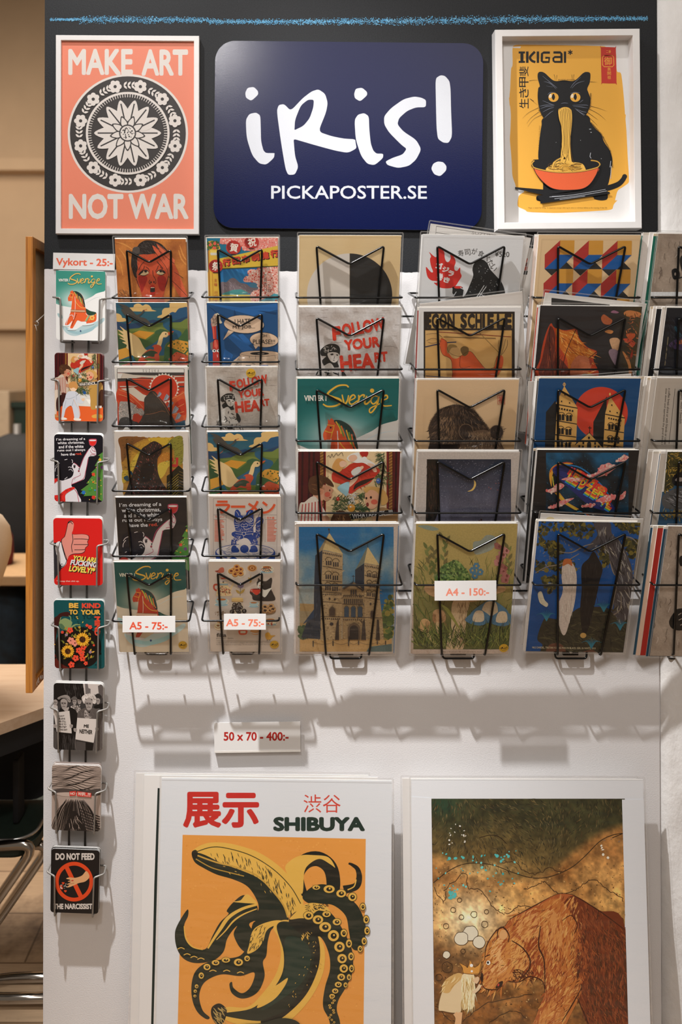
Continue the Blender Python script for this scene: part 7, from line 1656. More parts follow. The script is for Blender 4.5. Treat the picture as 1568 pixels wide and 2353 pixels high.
def print_thing(name, TL, TR, size, fn, label, group, mat='paper', backs=3, back_label=None, cols=None, gain=1.0, seed=1, film=True, dy=(.001, .005), dx=.003, d=None, lean=None, edge=None, step=.0015, fan=0):
    m, w, h = sheet_plane(TL, TR, size, lean, d)
    e = empty(name, mat=m); tag(e, label, 'art print', group)
    A = Art(m, out0(w, h), seed=seed, gain=gain); stk = fn(A)
    link('sheet', A.mesh('sheet', .0007, edge), M[mat], e)
    z = A.lay * 1e-5 + .0007
    for s_ in (stk or []): z = max(z, sticker(e, A, *s_))
    if film: sleeve(e, w, h, z + .0003, fold=.0935 if h < .25 else .1585)
    if backs: stack(backs, m, w, h, 'prints behind the ' + back_label, 'print behind the ' + back_label, cols or BACK_COLS, random.Random(seed * 7 + 1), dy, dx, step, fan)
    return A


# ---- framed posters and the sign on the black paint
def frame_thing(name, label, c, front, fw, back, fn, mat, bevel, inner_d):
    TL, TR, BR, BL = c
    P = [at(*p, front) for p in (TL, TR, BR, BL)]
    o = (P[2] + P[3]) / 2; e = empty(name, (o.x, -back, o.z)); tag(e, label, 'framed poster', 'framed posters on the black wall')
    L = [p - e.location for p in P]; ins = []
    ctr = sum(L, Vector()) / 4
    for p in L: ins.append(Vector((p.x + math.copysign(fw, ctr.x - p.x), p.y, p.z + math.copysign(fw, ctr.z - p.z))))
    bm = bmesh.new(); y0 = L[0].y; yb = 0.0; yi = -(inner_d - back)
    rings = []
    for pts, y in ((L, yb), (L, y0 + bevel), ([p + (ctr - p).normalized() * bevel for p in L], y0), ([p - (ctr - p).normalized() * bevel * .5 for p in ins], y0), (ins, y0 + bevel * .6), (ins, yi)):
        rings.append([bm.verts.new((p.x, y, p.z)) for p in pts])
    for A_, B_ in zip(rings, rings[1:]):
        for i in range(4): bm.faces.new((A_[i], A_[(i + 1) % 4], B_[(i + 1) % 4], B_[i]))
    bm.faces.new(rings[0][::-1])
    bmesh.ops.recalc_face_normals(bm, faces=bm.faces)
    obj('frame', bm, M['white'], e)
    # backed poster sheet
    x0 = sum(p.x for p in (ins[0], ins[3])) / 2; x1 = sum(p.x for p in (ins[1], ins[2])) / 2; z1 = max(ins[0].z, ins[1].z); z0 = min(ins[2].z, ins[3].z)
    roll = math.degrees(math.atan2(ins[1].z - ins[0].z, ins[1].x - ins[0].x))
    m = plane((e.location.x + (x0 + x1) / 2, -inner_d, e.location.z + (z0 + z1) / 2), 0, roll)
    A = Art(m, RECT(x1 - x0 + .006, z1 - z0 + .006), seed=5); fn(A)
    s = link('poster', A.mesh('poster', .002), M[mat]); s.parent = e; s.matrix_world = m
    s.matrix_parent_inverse = Matrix.Identity(4); s.matrix_local = Matrix.Translation(-e.location) @ m
    return e


frame_thing('framed_poster', 'white framed orange poster reading MAKE ART NOT WAR with a black round emblem', [(128, 80), (458, 82), (457.5, 538.5), (127.5, 537)], .015, .0115, .001, ART['makeart'], 'fine', .0012, .009)
frame_thing('framed_poster', 'white framed yellow poster of a black cat slurping noodles', [(1138.5, 67.5), (1471.5, 65), (1476.5, 525), (1144, 528)], .028, .0155, .001, ART['cat'], 'fine', .002, .004)

m = plane(at(801, 311.5, .008), 0, -.6)
A = Art(m, rounded(616.5 * (CAM_D - .008) / F, 430 * (CAM_D - .008) / F, 46 * (CAM_D - .008) / F, 8), (480, 60, 2.4123))
ART['sign'](A)
e = empty('shop_sign', mat=m); tag(e, 'large dark blue rounded sign with white hand lettering between the two framed posters', 'sign')
link('sign_board', A.mesh('sign_board', .003, '#9fa3b8'), M['sign'], e)
bm = bmesh.new(); box(bm, -.2, -.12, -.0079, .2, .12, -.0031); obj('mounting_batten', bm, M['white'], e)

m = plane((0, -.0015, EYE))
A = Art(m, [(-.6, .5), (-.6, 1.0), (.9, 1.0), (.9, .5)][::-1]); A.clipping = False; ART['chalk'](A)
o = link('chalk_line', A.mesh('chalk_line', 0), M['chalk']); o.matrix_world = plane((0, -.0004, EYE))
tag(o, 'pale blue chalk line drawn along the top of the black wall', 'chalk line')


# ---- wire racks
def tier(parent, org, cx, ytop, size, hb, hm, a_dy, v_dy, bar_dy, bot, r):
    """one pocket: flat basket loop and the M-shaped front wire that leans with the prints"""
    w, h, dt = size; l = math.asin((dt - D_FOOT) / h); s, c = math.sin(l), math.cos(l)
    T = Vector((cx, -dt, at(0, ytop, dt).z)); up = Vector((0, -s, c)); nn = Vector((0, -c, -s))
    def P(u, v, off): return T + Vector((u, 0, 0)) - up * v + nn * off - org
    def vpx(dy, off):
        lo, hi = 0, h
        for _ in range(40):
            md = (lo + hi) / 2; q = P(0, md, off) + org
            y = PY + (EYE - q.z) * F / (CAM_D + q.y)
            if y < ytop + dy: lo = md
            else: hi = md
        return lo
    va, vv, vb = vpx(a_dy, .006), vpx(v_dy, .006), vpx(bar_dy, .0105)
    bm = bmesh.new()
    q = P(0, vb, .0105) + org; zb = q.z + .020; yb = -.0065
    tube(bm, [Vector((cx - .018, yb, zb)) - org, Vector((cx - hb, yb, zb)) - org, P(-hb, vb, .0105), P(hb, vb, .0105), Vector((cx + hb, yb, zb)) - org, Vector((cx + .018, yb, zb)) - org], r * .92, .007, 8)
    bk = obj('basket_loop', bm, M['wire'], parent)
    bm = bmesh.new()
    z_end = P(0, h + .002, 0).z
    tube(bm, [P(-bot, h + .003, -.018), P(-bot, h + .003, .006), P(-hm, va - .003, .006), P(0, vv + .002, .006), P(hm, va - .003, .006), P(bot, h + .003, .006), P(bot, h + .003, -.018)], r, .006, 8)
    obj('front_wire', bm, M['wire'], bk)


def spine(parent, org, cx, ztop, zbot, half):
    bm = bmesh.new()
    O = lambda x, d, z: Vector((cx + x, -d, z)) - org
    tube(bm, [O(-half * .55, .0065, ztop), O(-half * .55, .0065, zbot + .05), O(-half * 1.12, .0065, zbot + .04), O(-half, .0095, zbot), O(half, .0095, zbot), O(half * 1.12, .0065, zbot + .04), O(half * .55, .0065, zbot + .05), O(half * .55, .0065, ztop)], .0022, .006, 8)
    sp = obj('spine', bm, M['wire'], parent)
    bm = bmesh.new(); box(bm, cx - half * .5 - org.x, -.009 - org.y, zbot + .006 - org.z, cx + half * .5 - org.x, -.002 - org.y, zbot + .04 - org.z, .001)
    pl = obj('wall_plate', bm, M['wire'], sp)
    bm = bmesh.new(); bmesh.ops.create_uvsphere(bm, u_segments=12, v_segments=8, radius=.0038, matrix=Matrix.Translation(Vector((cx, -.0095, zbot + .014)) - org) @ Matrix.Diagonal((1, .6, 1, 1)))
    obj('screw', bm, M['steel'], pl, True)


def rack(name, label, cols, crossbars=()):
    """cols: (centre x, list of print-top pixel rows, size, figures)"""
    cx0 = sum(c[0] for c in cols) / len(cols); zb = at(0, cols[0][3], .0095).z
    org = Vector((cx0, 0, zb)); e = empty(name, org); tag(e, label, 'wire rack')
    for cx, ys, size, yb, k in cols:
        spine(e, org, cx, at(0, ys[0] + 60, .0065).z, at(0, yb, .0095).z, k['half'])
        for y in ys: tier(e, org, cx, y, size, k['hb'], k['hm'], k['a'], k['v'], k['b'], k['bot'], .0023)
    for y, x0, x1 in crossbars:
        z = at(0, y, .0065).z; bm = bmesh.new(); tube(bm, [Vector((x0, -.0085, z)) - org, Vector((x1, -.0085, z)) - org], .0022)
        obj('crossbar', bm, M['wire'], e)
    return e


K5 = dict(hb=.0805, hm=.0456, a=29, v=52, b=136, bot=.038, half=.0245)
K4 = dict(hb=.109, hm=.0685, a=28, v=64, b=143, bot=.0455, half=.0335)
X5a, X5b = -.2795, -.0925
rack('wire_rack', 'narrow black wire rack of six pockets beside the postcard rack', [(X5a, [549, 696.5, 843.5, 992.5, 1142.5, 1291.5], A5, 1503, K5)])
rack('wire_rack', 'narrow black wire rack of six pockets below the blue sign', [(X5b, [547, 696, 844.5, 992.5, 1141.5, 1290.5], A5, 1502.5, K5)])
X4 = [.1325, .3775, .6225, .8675]
Y4 = [541, 706, 870.5, 1036, 1201.5]
rack('wire_rack', 'wide black wire rack of four columns of pockets under the cat poster', [(x, Y4, A4, 1513, K4) for x in X4], [(727, X4[0], X4[3]), (1357, X4[0], X4[3])])

# ---- prints in the narrow racks
C1 = [((263.6, 549), (426.8, 549), 'face', 'orange print of a dismayed woman with dark rolled hair', 'grain', ['#b9763c', '#e9e4da', '#c9b79b']),
      ((266, 695.5), (430, 695.5), 'goose', 'print of a white goose over fields, second from the top in the left narrow rack', 'paper', ['#efece8', '#b98a80', '#e4dfd8']),
      ((262.5, 843), (432, 843), 'suzuka', 'cream bordered print headed SUZUKA with a red sun', 'paper', ['#efece8', '#28503f', '#c9a24c', '#a8442c']),
      ((263.5, 992), (433, 992), 'rocky', 'cream bordered print of a dark crag on torn yellow and brown', 'paper', ['#e6e0d8', '#efece8', '#d5cbbd']),
      ((265, 1143), (428.3, 1142.5), 'dreaming', 'black print of a woman raising a red glass, in the left narrow rack', 'paper', ['#f0eeea', '#9b9a83', '#e7e3dc']),
      ((262, 1291.8), (426, 1291), 'dala', 'horse print, lowest in the left narrow rack, of a red wooden horse in snow', 'paper', ['#efece8', '#e1e5e2', '#93a07c'])]
C2 = [((476, 547), (638, 546.5), 'festival', 'print of red lanterns and pink blossom with a yellow banner of Japanese writing', 'paper', ['#efece8', '#f2f0ee', '#e6e0d8']),
      ((475, 696), (638.5, 695.5), 'toothbrush', 'blue comic print of a toothbrush and a paper roll with speech bubbles', 'paper', ['#f2f0ee', '#d9968a', '#efece8']),
      ((474, 843.6), (637.5, 843.4), 'follow', 'print reading FOLLOW YOUR HEART with a gold sticker, in the narrow rack', 'grain', ['#f2f0ee', '#eceae6']),
      ((477, 993), (640, 991.5), 'goose', 'print of a white goose over fields, fourth from the top in the right narrow rack', 'paper', ['#b49a86', '#efece8', '#7a4a40']),
      ((480.5, 1140.5), (646, 1141), 'ramen', 'beige print of a blue lucky cat under orange Japanese letters', 'paper', ['#efece8', '#4c8f8a', '#c9503a']),
      ((479, 1290), (644.3, 1290.5), 'fika', 'beige print of cakes, cups and a cat headed fika', 'paper', ['#f2f0ee', '#dfe3ee', '#2a3550'])]
# colour gain per print: brightness put into the colours where lamps reach less
LIGHT_GAIN = {
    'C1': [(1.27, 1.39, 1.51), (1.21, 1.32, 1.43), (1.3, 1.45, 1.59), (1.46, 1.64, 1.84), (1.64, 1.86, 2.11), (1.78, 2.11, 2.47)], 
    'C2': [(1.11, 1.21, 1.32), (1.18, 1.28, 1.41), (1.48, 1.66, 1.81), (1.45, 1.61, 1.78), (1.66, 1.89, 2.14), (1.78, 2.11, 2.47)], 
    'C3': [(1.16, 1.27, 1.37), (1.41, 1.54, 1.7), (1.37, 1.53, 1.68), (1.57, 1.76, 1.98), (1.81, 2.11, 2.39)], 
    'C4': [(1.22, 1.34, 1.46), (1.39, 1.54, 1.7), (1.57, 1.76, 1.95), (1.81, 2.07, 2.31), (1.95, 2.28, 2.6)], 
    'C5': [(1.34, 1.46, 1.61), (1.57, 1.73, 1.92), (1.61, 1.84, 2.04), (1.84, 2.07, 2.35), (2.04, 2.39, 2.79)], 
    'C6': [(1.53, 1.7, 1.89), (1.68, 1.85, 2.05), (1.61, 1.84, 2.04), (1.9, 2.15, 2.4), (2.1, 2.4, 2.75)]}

for cc, nm, pk in ((C1, 'left', 'C1'), (C2, 'right', 'C2')):
    for i, (TL, TR, fn, lab, mt, cols) in enumerate(cc):
        short = lab.split(',')[0].split(' with')[0]
        if fn == 'goose': short = 'goose print in the %s narrow rack' % nm
        print_thing('art_print', TL, TR, A5, ART[fn], lab, 'small prints in the two narrow racks', mt, 4, short, cols, gain=tuple(1 + (g - 1) * .55 for g in LIGHT_GAIN[pk][i]), seed=i + 3 + (20 if nm == 'right' else 0), dy=(-.002, .0022), dx=.0025)

# ---- prints in the wide rack
C3 = [((688.5, 540.5), (922, 541.3), 'circle', 'cream print of a half white, half black disc', 'fine', ['#f2f0ee', '#efece8']),
      ((687.5, 705.5), (920, 705.5), 'follow2', 'print reading FOLLOW YOUR HEART in the wide rack', 'grain', ['#f4f2f0', '#efece8']),
      ((684.5, 870), (917, 869.5), 'dala2', 'green print of a red wooden horse, middle of the first column in the wide rack', 'paper', ['#f4f2f0', '#efece8', '#e6e2dc']),
      ((687, 1037.5), (919, 1037.5), 'xmas', 'print of two children by dark red curtains at a decorated tree', 'fine', ['#f2f0ee', '#5b4a3c', '#e9e4de']),
      ((680.7, 1203.3), (915.5, 1203.3), 'church', 'watercolour print of a two-towered stone church under a blue sky', 'grain', ['#f0e8e4', '#7fa0c9', '#d8b49a', '#b5482c'])]
C4 = [((970.8, 538.5), (1204.3, 542.5), 'sushi', 'white print with a red flame and Japanese writing above a black mound', 'fine', ['#f4f2f0', '#f0eeec', '#f4f2f0']),
      ((963.3, 707), (1197, 706), 'schiele', 'print with black block lettering over tan and orange shapes', 'fine', ['#f4f2f0', '#efece8', '#a33a34']),
      ((960, 873), (1192.5, 872.5), 'bearback', 'tan print of a brown bear seen from behind with a red seal', 'fine', ['#f4f2f0', '#efece8', '#e7e2da']),
      ((962, 1037.8), (1194.5, 1038.5), 'moon', 'print of a crescent moon in a dusky sky with a white border', 'grain', ['#f4f2f0', '#e9e6e2', '#efece8']),
      ((957.5, 1203.5), (1189.8, 1203), 'meadow', 'print of mushrooms and pink flowers in a green meadow', 'grain', ['#f4f2f0', '#dfe0da', '#c9b48a'])]
C5 = [((1239.5, 539.3), (1472.5, 540.3), 'chevron', 'tan print of red, blue and ochre folded blocks', 'fine', ['#e9d6cc', '#f0dcd2', '#e9d9d0']),
      ((1244, 702), (1475, 704.5), 'wings', 'dark print of orange folded wings on black', 'grain', ['#f2f0ee', '#b8452c', '#efece8', '#d8d4cf']),
      ((1240.5, 869.3), (1472, 869.7), 'lund', 'blue print of a two-towered church before a large red sun', 'fine', ['#f4f2f0', '#2a2a28', '#d9d5cf']),
      ((1236.5, 1033.5), (1469, 1034.5), 'airship', 'black print of an airship with rainbow lettering among pink clouds', 'fine', ['#f4f2f0', '#c79a6a', '#2a2a2a']),
      ((1240.5, 1197.5), (1471, 1200.8), 'forest', 'blue print of a gnarled grey tree above a dark mound', 'grain', ['#f2f0ee', '#efece8', '#e6d9c0'])]
C6 = [((1513.5, 536.8), (1747, 540), 'stencil', 'grey plaster print with black stencilled shapes, topmost at the right edge', 'grain', ['#1f6a58', '#f0eeec', '#e6e0da']),
      ((1533.5, 707), (1767, 710), 'darkprint', 'nearly black print with a purple shape, second from the top at the right edge', 'grain', ['#e9e2da', '#1c1c20', '#d5cdc4']),
      ((1511, 868.5), (1744.5, 871), 'definition', 'beige print with small sideways writing at the right edge', 'paper', ['#cfc6bb', '#d9d0c6', '#e6e2dc']),
      ((1535, 1037.5), (1768.5, 1040), 'brush', 'print of ochre leaves and grey rock on blue at the right edge', 'grain', ['#cdc4b9', '#16304a', '#e2dcd5']),
      ((1536.5, 1209), (1770, 1212), 'stencil2', 'grey plaster print with black shapes, lowest at the right edge', 'grain', ['#2a5068', '#b5322a', '#e8c9b4'])]
for ci, cc in enumerate((C3, C4, C5, C6)):
    for i, (TL, TR, fn, lab, mt, cols) in enumerate(cc):
        short = lab.split(',')[0].split(' with')[0].replace(' in the wide rack', ' of the wide rack')
        if fn == 'dala2': short = 'horse print in the wide rack'
        if ci == 3: short = 'front print at the right edge, row %s' % ('one two three four five'.split()[i])
        print_thing('art_print', TL, TR, A4, ART[fn], lab, 'large prints in the wide rack', mt, 4, short, cols, gain=tuple(1 + (g - 1) * .55 for g in LIGHT_GAIN['C%d' % (ci + 3)][i]), seed=i + 40 + ci * 10, dy=(-.002, .0026), dx=.003 if ci < 2 else .004, fan=.0085 if ci == 3 else .0012 if ci == 2 else 0)

# ---- loose prints that stick out at an angle
def loose(TL, roll, size, d, lean, fn, label, group, mat='paper', back=0.0):
    w, h, _ = size; l = R(lean)
    m = plane((0, 0, 0), lean, roll); p = at(*TL, d); m.translation = p - m.to_3x3() @ Vector((-w / 2, h, -back))
    e = empty('art_print', mat=m); tag(e, label, 'art print', group)
    A = Art(m, out0(w, h), seed=int(TL[0])); fn(A)
    link('sheet', A.mesh('sheet', .0009), M[mat], e); sleeve(e, w, h, A.lay * 1e-5 + .0008)


L4 = 13.63
loose((993, 514), -8.0, A4, .1175, L4, ART['slant_a'], 'white bordered print tilted behind the red flame print, highest of the pile', 'tilted prints in the wide rack', back=-.012)
loose((1020, 532), -10.5, A4, .1165, L4, ART['slant_b'], 'print tilted to the right behind the red flame print', 'tilted prints in the wide rack', back=-.016)
loose((967, 700), 7.0, A4, .1165, L4, ART['slant_c'], 'print tilted to the left behind the black block lettering print', 'tilted prints in the wide rack', back=-.012)
loose((1256, 673), -6.2, A4, .1245, L4, ART['slant_d'], 'white bordered dark print tilted above the orange wings print', 'tilted prints in the wide rack', back=-.006)
loose((1246, 1182), -3.4, A4, .1245, L4, ART['slant_e'], 'white sheet with a pale sticker tilted above the blue tree print', 'tilted prints in the wide rack', back=-.006)
loose((1219, 880), 4.5, A4, .1165, L4, ART['slant_c'], 'print tilted to the left behind the two-towered church and red sun print', 'tilted prints in the wide rack', back=-.012)

# ---- postcard rack
PC = [((128.7, 621.4), (242, 624), 1.3, 'pc_dala', 'postcard of an orange wooden horse in snow, topmost in the grey rack', '#f0efed'),
      ((125.3, 811.3), (236.8, 811.5), .9, 'pc_xmas', 'postcard of three children at a Christmas tree in the grey rack', '#5a1416'),
      ((124.5, 997.4), (236.4, 999.6), 1.1, 'pc_dreaming', 'black postcard of a woman raising a red glass in the grey rack', '#f0efed'),
      ((122.3, 1190), (234.8, 1190.3), .6, 'pc_lovely', 'bright red postcard reading YOU ARE LOVELY with a big hand', '#e8e4e2'),
      ((123.4, 1378.6), (239, 1380), .5, 'pc_kind', 'teal postcard of flowers reading BE KIND TO YOUR MIND', '#9aa6a4'),
      ((123.4, 1569), (237, 1568.5), 1.6, 'pc_neither', 'grey photo postcard of two women with signs reading ME NEITHER', '#c9c7c4'),
      ((119.6, 1757), (232, 1757.5), 1.8, 'pc_wifi', 'postcard of wavy black lines with red tags reading NO WIFI', '#8f7f78'),
      ((117.8, 1949.4), (229, 1949.6), 2.2, 'pc_feed', 'black postcard reading DO NOT FEED THE NARCISSIST with a red ring', '#2a2a2a')]
org = at(176, 2085, .008); e = empty('postcard_rack', org); tag(e, 'tall grey wire rack of eight postcard pockets at the left edge of the wall', 'postcard rack')
for a, b in (((167, 690), (157.5, 2085)), ((204.5, 690), (194.5, 2085))):
    bm = bmesh.new(); tube(bm, [at(*a, .008) - org, at(*b, .008) - org], .0024); obj('rod', bm, M['rod'], e)
for i, (TL, TR, roll, fn, lab, ec) in enumerate(PC):
    a, b = at(*TL, .045), at(*TR, .045); w = (b - a).length; h = w * .1475 / .105; lean = 4.6
    m = plane((0, 0, 0), lean, -roll); m.translation = a - m.to_3x3() @ Vector((-w / 2, h, 0))
    O = rounded(w, h, .007, 4, 0, h / 2)
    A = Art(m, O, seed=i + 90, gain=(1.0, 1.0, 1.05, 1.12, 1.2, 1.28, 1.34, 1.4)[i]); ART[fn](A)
    o = link('postcard', A.mesh('postcard', .0008, '#efedea'), M['card']); o.matrix_world = m
    tag(o, lab, 'postcard', 'postcards in the grey rack')
    short = lab.split(',')[0].split(' in the grey')[0]
    stack(7, m, w, h, 'postcards behind the ' + short, 'postcard behind the front ' + short, [ec, '#efedea', ec, '#d8d5d1'], random.Random(i + 5), (-.0005, .0012) if i not in (2, 3) else (.001, .003), .0012, .0013, name='postcard', cat='postcard', mat='card', rad=.007)
    mi = m
    bm = bmesh.new()
    for sg in (-1, 1):
        pts = [(sg * .0185, h - .056, -.030), (sg * .0600, h - .056, -.028), (sg * .0610, h - .0565, -.004), (sg * .0420, h - .0585, .005), (sg * .0405, -.004, .0055), (sg * .0395, -.006, -.018), (sg * .0185, -.006, -.024)]
        tube(bm, [mi @ Vector(p) - org for p in pts], .0019, .004, 8)
    obj('pocket_wire', bm, M['gwire'], e)

# ---- price labels


def label_thing(c, d, fn, label, curl=0.0, lean=0.0):
    TL, TR, BR, BL = c
    a, b, cc = at(*TL, d), at(*TR, d), at(*BL, d)
    roll = math.degrees(math.atan2(b.z - a.z, b.x - a.x)); w = (b - a).length; h = (cc - a).length
    m = plane((0, 0, 0), lean, roll); m.translation = a - m.to_3x3() @ Vector((-w / 2, h / 2, 0))
    A = Art(m, RECT(w, h)); fn(A)
    me = A.mesh('price_label', .0006, '#e4e2e0')
    o = link('price_label', me, M['tagp']); o.matrix_world = m; tag(o, label, 'price label', 'white price labels')
    return o


label_thing([(122.4, 580.5), (264.6, 583.6), (264.6, 620.5), (121, 618.3)], .005, ART['t_vykort'], 'white paper label reading Vykort 25 above the postcard rack')
label_thing([(281.7, 1415.6), (403, 1415.4), (402.8, 1453), (282.3, 1453)], .090, ART['t_a5a'], 'white label reading A5 75 on the left narrow rack')
label_thing([(514.7, 1410.6), (611.2, 1410.6), (611.7, 1447), (515, 1447)], .090, ART['t_a5b'], 'white label reading A5 75 on the narrow rack below the sign')
label_thing([(999, 1335), (1141, 1334), (1144, 1379), (1001, 1380)], .107, ART['t_a4'], 'white label reading A4 150 on the wide rack')
o = label_thing([(492, 1661), (690, 1658), (690.7, 1725), (492.7, 1727)], .010, ART['t_5070'], 'white card label reading 50 x 70 - 400 on the bare wall')
w = o.dimensions.x / 2; h = o.dimensions.y / 2
bm = bmesh.new(); prism(bm, [(-w, -h - .003), (w, -h - .003), (w, -h + .001), (-w, -h + .001)], -.009, .0002); obj('folded_edge', bm, M['edge'], o)

# ---- large posters leaning on the wall
def big(TL, TR, h, d, lean, fn, label, mat, gain=1.0, group='large sleeved posters leaning on the wall', droll=0.0, film=True):
    a, b = at(*TL, d), at(*TR, d); w = (b - a).length; roll = math.degrees(math.atan2(b.z - a.z, b.x - a.x)) + droll
    m = plane((0, 0, 0), -lean, roll); m.translation = a - m.to_3x3() @ Vector((-w / 2, h, 0))
    e = empty('poster', mat=m); tag(e, label, 'poster', group)
    A = Art(m, out0(w, h), seed=int(TL[0]), gain=gain); fn(A); link('sheet', A.mesh('sheet', .0012), M[mat], e)
    if film: sleeve(e, w, h, A.lay * 1e-5 + .001, .003)
    return m


big((372, 1787.2), (900.5, 1793.5), .716, .036, 4.0, ART['shibuya'], 'large white poster headed SHIBUYA of an octopus banana on orange', 'fine', (1.06, 1.11, 1.17))
big((945, 1790.5), (1478, 1791.5), .716, .036, 4.0, ART['bear'], 'large poster of a brown bear and a small crowned girl in a rocky cave', 'fine', (1.15, 1.20, 1.27))
for k, (x0, x1, y, d, fn, lab) in enumerate([(332, 868, 1781, .032, 'back_line', 'poster with a black ruled edge, next behind the SHIBUYA poster'), (312.5, 846, 1776.5, .028, 'back_plain', 'plain white edged poster furthest behind the SHIBUYA poster'),
                                         (925, 1462, 1788.5, .031, 'back_plain', 'plain white edged poster behind the bear poster')]):
    big((x0, y), (x1, y + 5 if k < 2 else y + 1), .716, d, 4.0, ART[fn], lab, 'paper', film=(k != 0))

# ---- framed picture hung on the end of the wall, seen from its back
org = Vector((-.552, .30, at(0, 1593, .03).z)); zt = at(0, 543, .03).z
e = empty('picture_frame', org); tag(e, 'varnished pine picture frame hung on the left end of the wall, seen from behind', 'picture frame')
xa, xb = -.5575, -.5425; H = zt - org.z; ya, yb = -.03, .62
def loc(x, y, z): return Vector((x, y, z)) - Vector((org.x, org.y, 0))
for nm, y0, y1, z0, z1 in (('stile', ya, ya + .022, 0, H), ('stile', yb - .022, yb, 0, H), ('rail', ya + .022, yb - .022, H - .022, H), ('rail', ya + .022, yb - .022, 0, .022)):
    bm = bmesh.new(); box(bm, xa - org.x, y0 - org.y, z0, xb - org.x, y1 - org.y, z1, .0012); obj(nm, bm, M['pine'], e)
bm = bmesh.new(); box(bm, xa + .002 - org.x, ya + .02 - org.y, .02, xa + .006 - org.x, yb - .02 - org.y, H - .02); obj('backing_board', bm, M['kraft'], e)
bm = bmesh.new(); ze = at(0, 743, .02).z - org.z
c = [Vector((xb + .003 + .005 * math.cos(t) - org.x, ya + .014 - org.y, ze + .005 * math.sin(t))) for t in (2 * math.pi * k / 16 for k in range(16))]
tube(bm, c, .0011, closed=True); tube(bm, [Vector((xb - .004 - org.x, ya + .014 - org.y, ze)), Vector((xb - .001 - org.x, ya + .014 - org.y, ze))], .0012)
obj('screw_eye', bm, M['steel'], e)
bm = bmesh.new(); tube(bm, [Vector((xb + .003 - org.x, ya + .014 - org.y, ze + .003)), Vector((-.531 - org.x, .03 - org.y, ze + .028)), Vector((-.5335 - org.x, .2 - org.y, ze + .06))], .0009)
tube(bm, [Vector((xb + .002 - org.x, ya + .013 - org.y, ze - .003)), Vector((xb + .005 - org.x, ya + .013 - org.y, ze - .016))], .0005)
obj('hanging_cord', bm, M['string'], e)
# pencilled signature on the lower rail
m = Matrix(((0, 0, 1, xb + .0002 - org.x), (1, 0, 0, 0), (0, 1, 0, .011), (0, 0, 0, 1)))
bm = bmesh.new(); rr = random.Random(4)
for k in range(9):
    y = ya + .03 + k * .011; P = [Vector((xb + .0003 - org.x, y + rr.uniform(-.004, .006) - org.y, .004 + .015 * rr.random())) for _ in range(4)]
    tube(bm, P, .0007, .002, 5)
obj('signature', bm, M['string'], e)

# ---- the room behind, at the left
org = Vector((-1.0, .2, 0)); e = empty('table', org); tag(e, 'pale wooden table behind the left end of the wall', 'table')
T = [(-.95, -.16), (-.345, .52), (-1.45, .52), (-1.6, -.16)]
bm = bmesh.new(); prism(bm, [(x - org.x, y - org.y) for x, y in T], .722, .75); bmesh.ops.recalc_face_normals(bm, faces=bm.faces); obj('table_top', bm, M['table'], e)
bm = bmesh.new(); prism(bm, [(x * .94 - .07 - org.x, y * .9 + .025 - org.y) for x, y in T], .655, .7215); bmesh.ops.recalc_face_normals(bm, faces=bm.faces); obj('apron', bm, M['black'], e)
for x, y in ((-1.02, -.08), (-.58, .44), (-1.40, .44), (-1.5, -.08)):
    bm = bmesh.new(); tube(bm, [Vector((x - org.x, y - org.y, 0)), Vector((x - org.x, y - org.y, .657))], .018, seg=12); obj('leg', bm, M['black'], e)

org = Vector((-.95, .33, 0)); e = empty('chair', org); tag(e, 'dark green padded chair on bent chrome tubes beside the wall end', 'chair')
def o2(px, py, dep): return at(px, py, CAM_D - dep) - org
bm = bmesh.new(); zs = at(0, 1895, CAM_D - 1.98).z
prism(bm, rounded(.44, .42, .06, 8, .10, .118), zs - .045, zs); bmesh.ops.recalc_face_normals(bm, faces=bm.faces)
bmesh.ops.bevel(bm, geom=[x for x in bm.edges if abs(x.verts[0].co.z - x.verts[1].co.z) < 1e-5], offset=.012, segments=3, affect='EDGES'); seat = obj('seat', bm, M['seat'], e)
bm = bmesh.new(); tube(bm, [Vector((x, y, zs + .004)) for x, y in rounded(.432, .412, .058, 8, .10, .118)], .004, closed=True); obj('piping', bm, M['steel'], seat)
bm = bmesh.new(); prism(bm, rounded(.44, .17, .06, 6, .10, .0), -.02, .02); bmesh.ops.recalc_face_normals(bm, faces=bm.faces)
bmesh.ops.transform(bm, matrix=Matrix.Translation((0, .10, zs + .10)) @ Matrix.Rotation(R(82), 4, 'X'), verts=bm.verts); obj('backrest', bm, M['black'], e)
bm = bmesh.new(); box(bm, .242, -.02, zs + .004, .258, .03, zs + .17, .006); obj('armrest_strap', bm, M['black'], e)
for dep, s in ((1.90, 0), (1.98, 34)):
    bm = bmesh.new(); tube(bm, [o2(-330 + s, 1965, dep), o2(84 + s, 1938, dep), o2(-150 + s, 2275, dep), o2(-20 + s, 2283 - (dep - 1.92) * 600, dep), o2(250, 2278 - (dep - 1.92) * 600, dep)], .0125, .045, 12)
    obj('tube_frame', bm, M['chrome'], e)

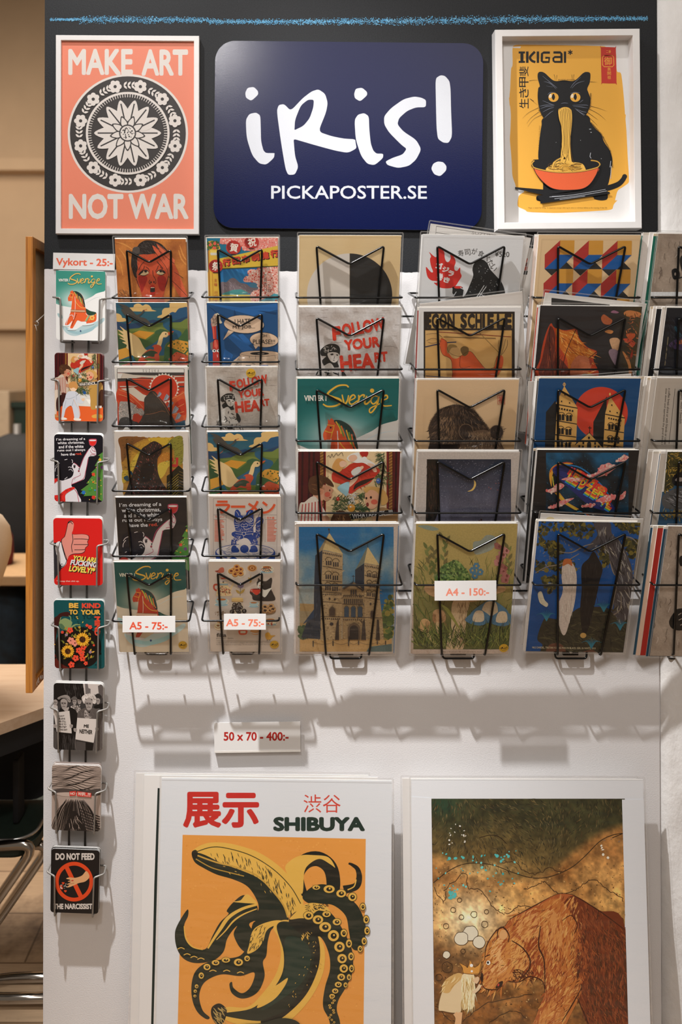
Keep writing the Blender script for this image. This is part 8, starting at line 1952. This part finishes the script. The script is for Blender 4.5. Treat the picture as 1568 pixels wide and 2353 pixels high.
org = Vector((-.878, .40, .75)); e = empty('dress_form', org); tag(e, 'pale linen dress form standing on the table, cut off by the left edge', 'dress form')
bm = bmesh.new(); lathe(bm, [(.02, .18), (.055, .185), (.085, .215), (.100, .25), (.117, .30), (.131, .345), (.134, .38), (.128, .415), (.108, .445), (.075, .465), (.045, .485), (.040, .53), (.02, .535)], 36, 1.0, .72); obj('torso', bm, M['linen'], e)
bm = bmesh.new(); lathe(bm, [(.09, 0), (.085, .012), (.015, .02), (.012, .19), (.01, .2)], 24); obj('stand', bm, M['black'], e)

org = Vector((-1.36, 2.2, 0)); e = empty('coat_stand', org); tag(e, 'dark coat hanging far back in the room, beyond the pale dress form', 'coat')
bm = bmesh.new(); lathe(bm, [(.26, .55), (.27, .8), (.25, 1.05), (.20, 1.2), (.10, 1.27), (.05, 1.29)], 28, 1, .6); obj('coat', bm, M['black'], e)
bm = bmesh.new(); tube(bm, [Vector((0, 0, 0)), Vector((0, 0, 1.34))], .02); obj('pole', bm, M['rod'], e)
org = Vector((-1.42, 1.60, 0)); e = empty('shelf', org); tag(e, 'beige shelf board with dark blue cloths under it, in the far room', 'shelf')
bm = bmesh.new(); box(bm, -.5, -.2, .735, .42, .2, .775, .004); obj('shelf_board', bm, M['shelf'], e)
bm = bmesh.new(); box(bm, -.5, -.15, 0, -.46, .15, .735); obj('leg', bm, M['rod'], e)
bm = bmesh.new(); box(bm, .38, -.15, 0, .42, .15, .735); obj('leg', bm, M['rod'], e)
for k, (x, y, z0, z1, rx) in enumerate([(-.30, 0, 0, .70, .13), (-.02, .02, 0, .66, .13), (.24, -.02, 0, .69, .12)]):
    bm = bmesh.new(); lathe(bm, [(rx * .9, z0), (rx, z0 + .1), (rx * .97, z1 * .5), (rx * .9, z1 - .06), (rx * .5, z1)], 20)
    o = obj('cloth_roll', bm, M['blue']); o.location = (org.x + x, org.y + y, 0)
    tag(o, 'dark blue cloth bundle under the beige shelf, ' + ['at its left', 'in the middle', 'at its right'][k], 'cloth bundle', 'cloth bundles under the shelf')
bm = bmesh.new(); lathe(bm, [(.05, 0), (.055, .05), (.05, .12), (.03, .16), (.02, .18)], 16); o = obj('red_bottle', bm, M['redc']); o.location = (-1.22, 1.60, .775)
tag(o, 'small dull red bottle standing on the beige shelf far back', 'bottle')
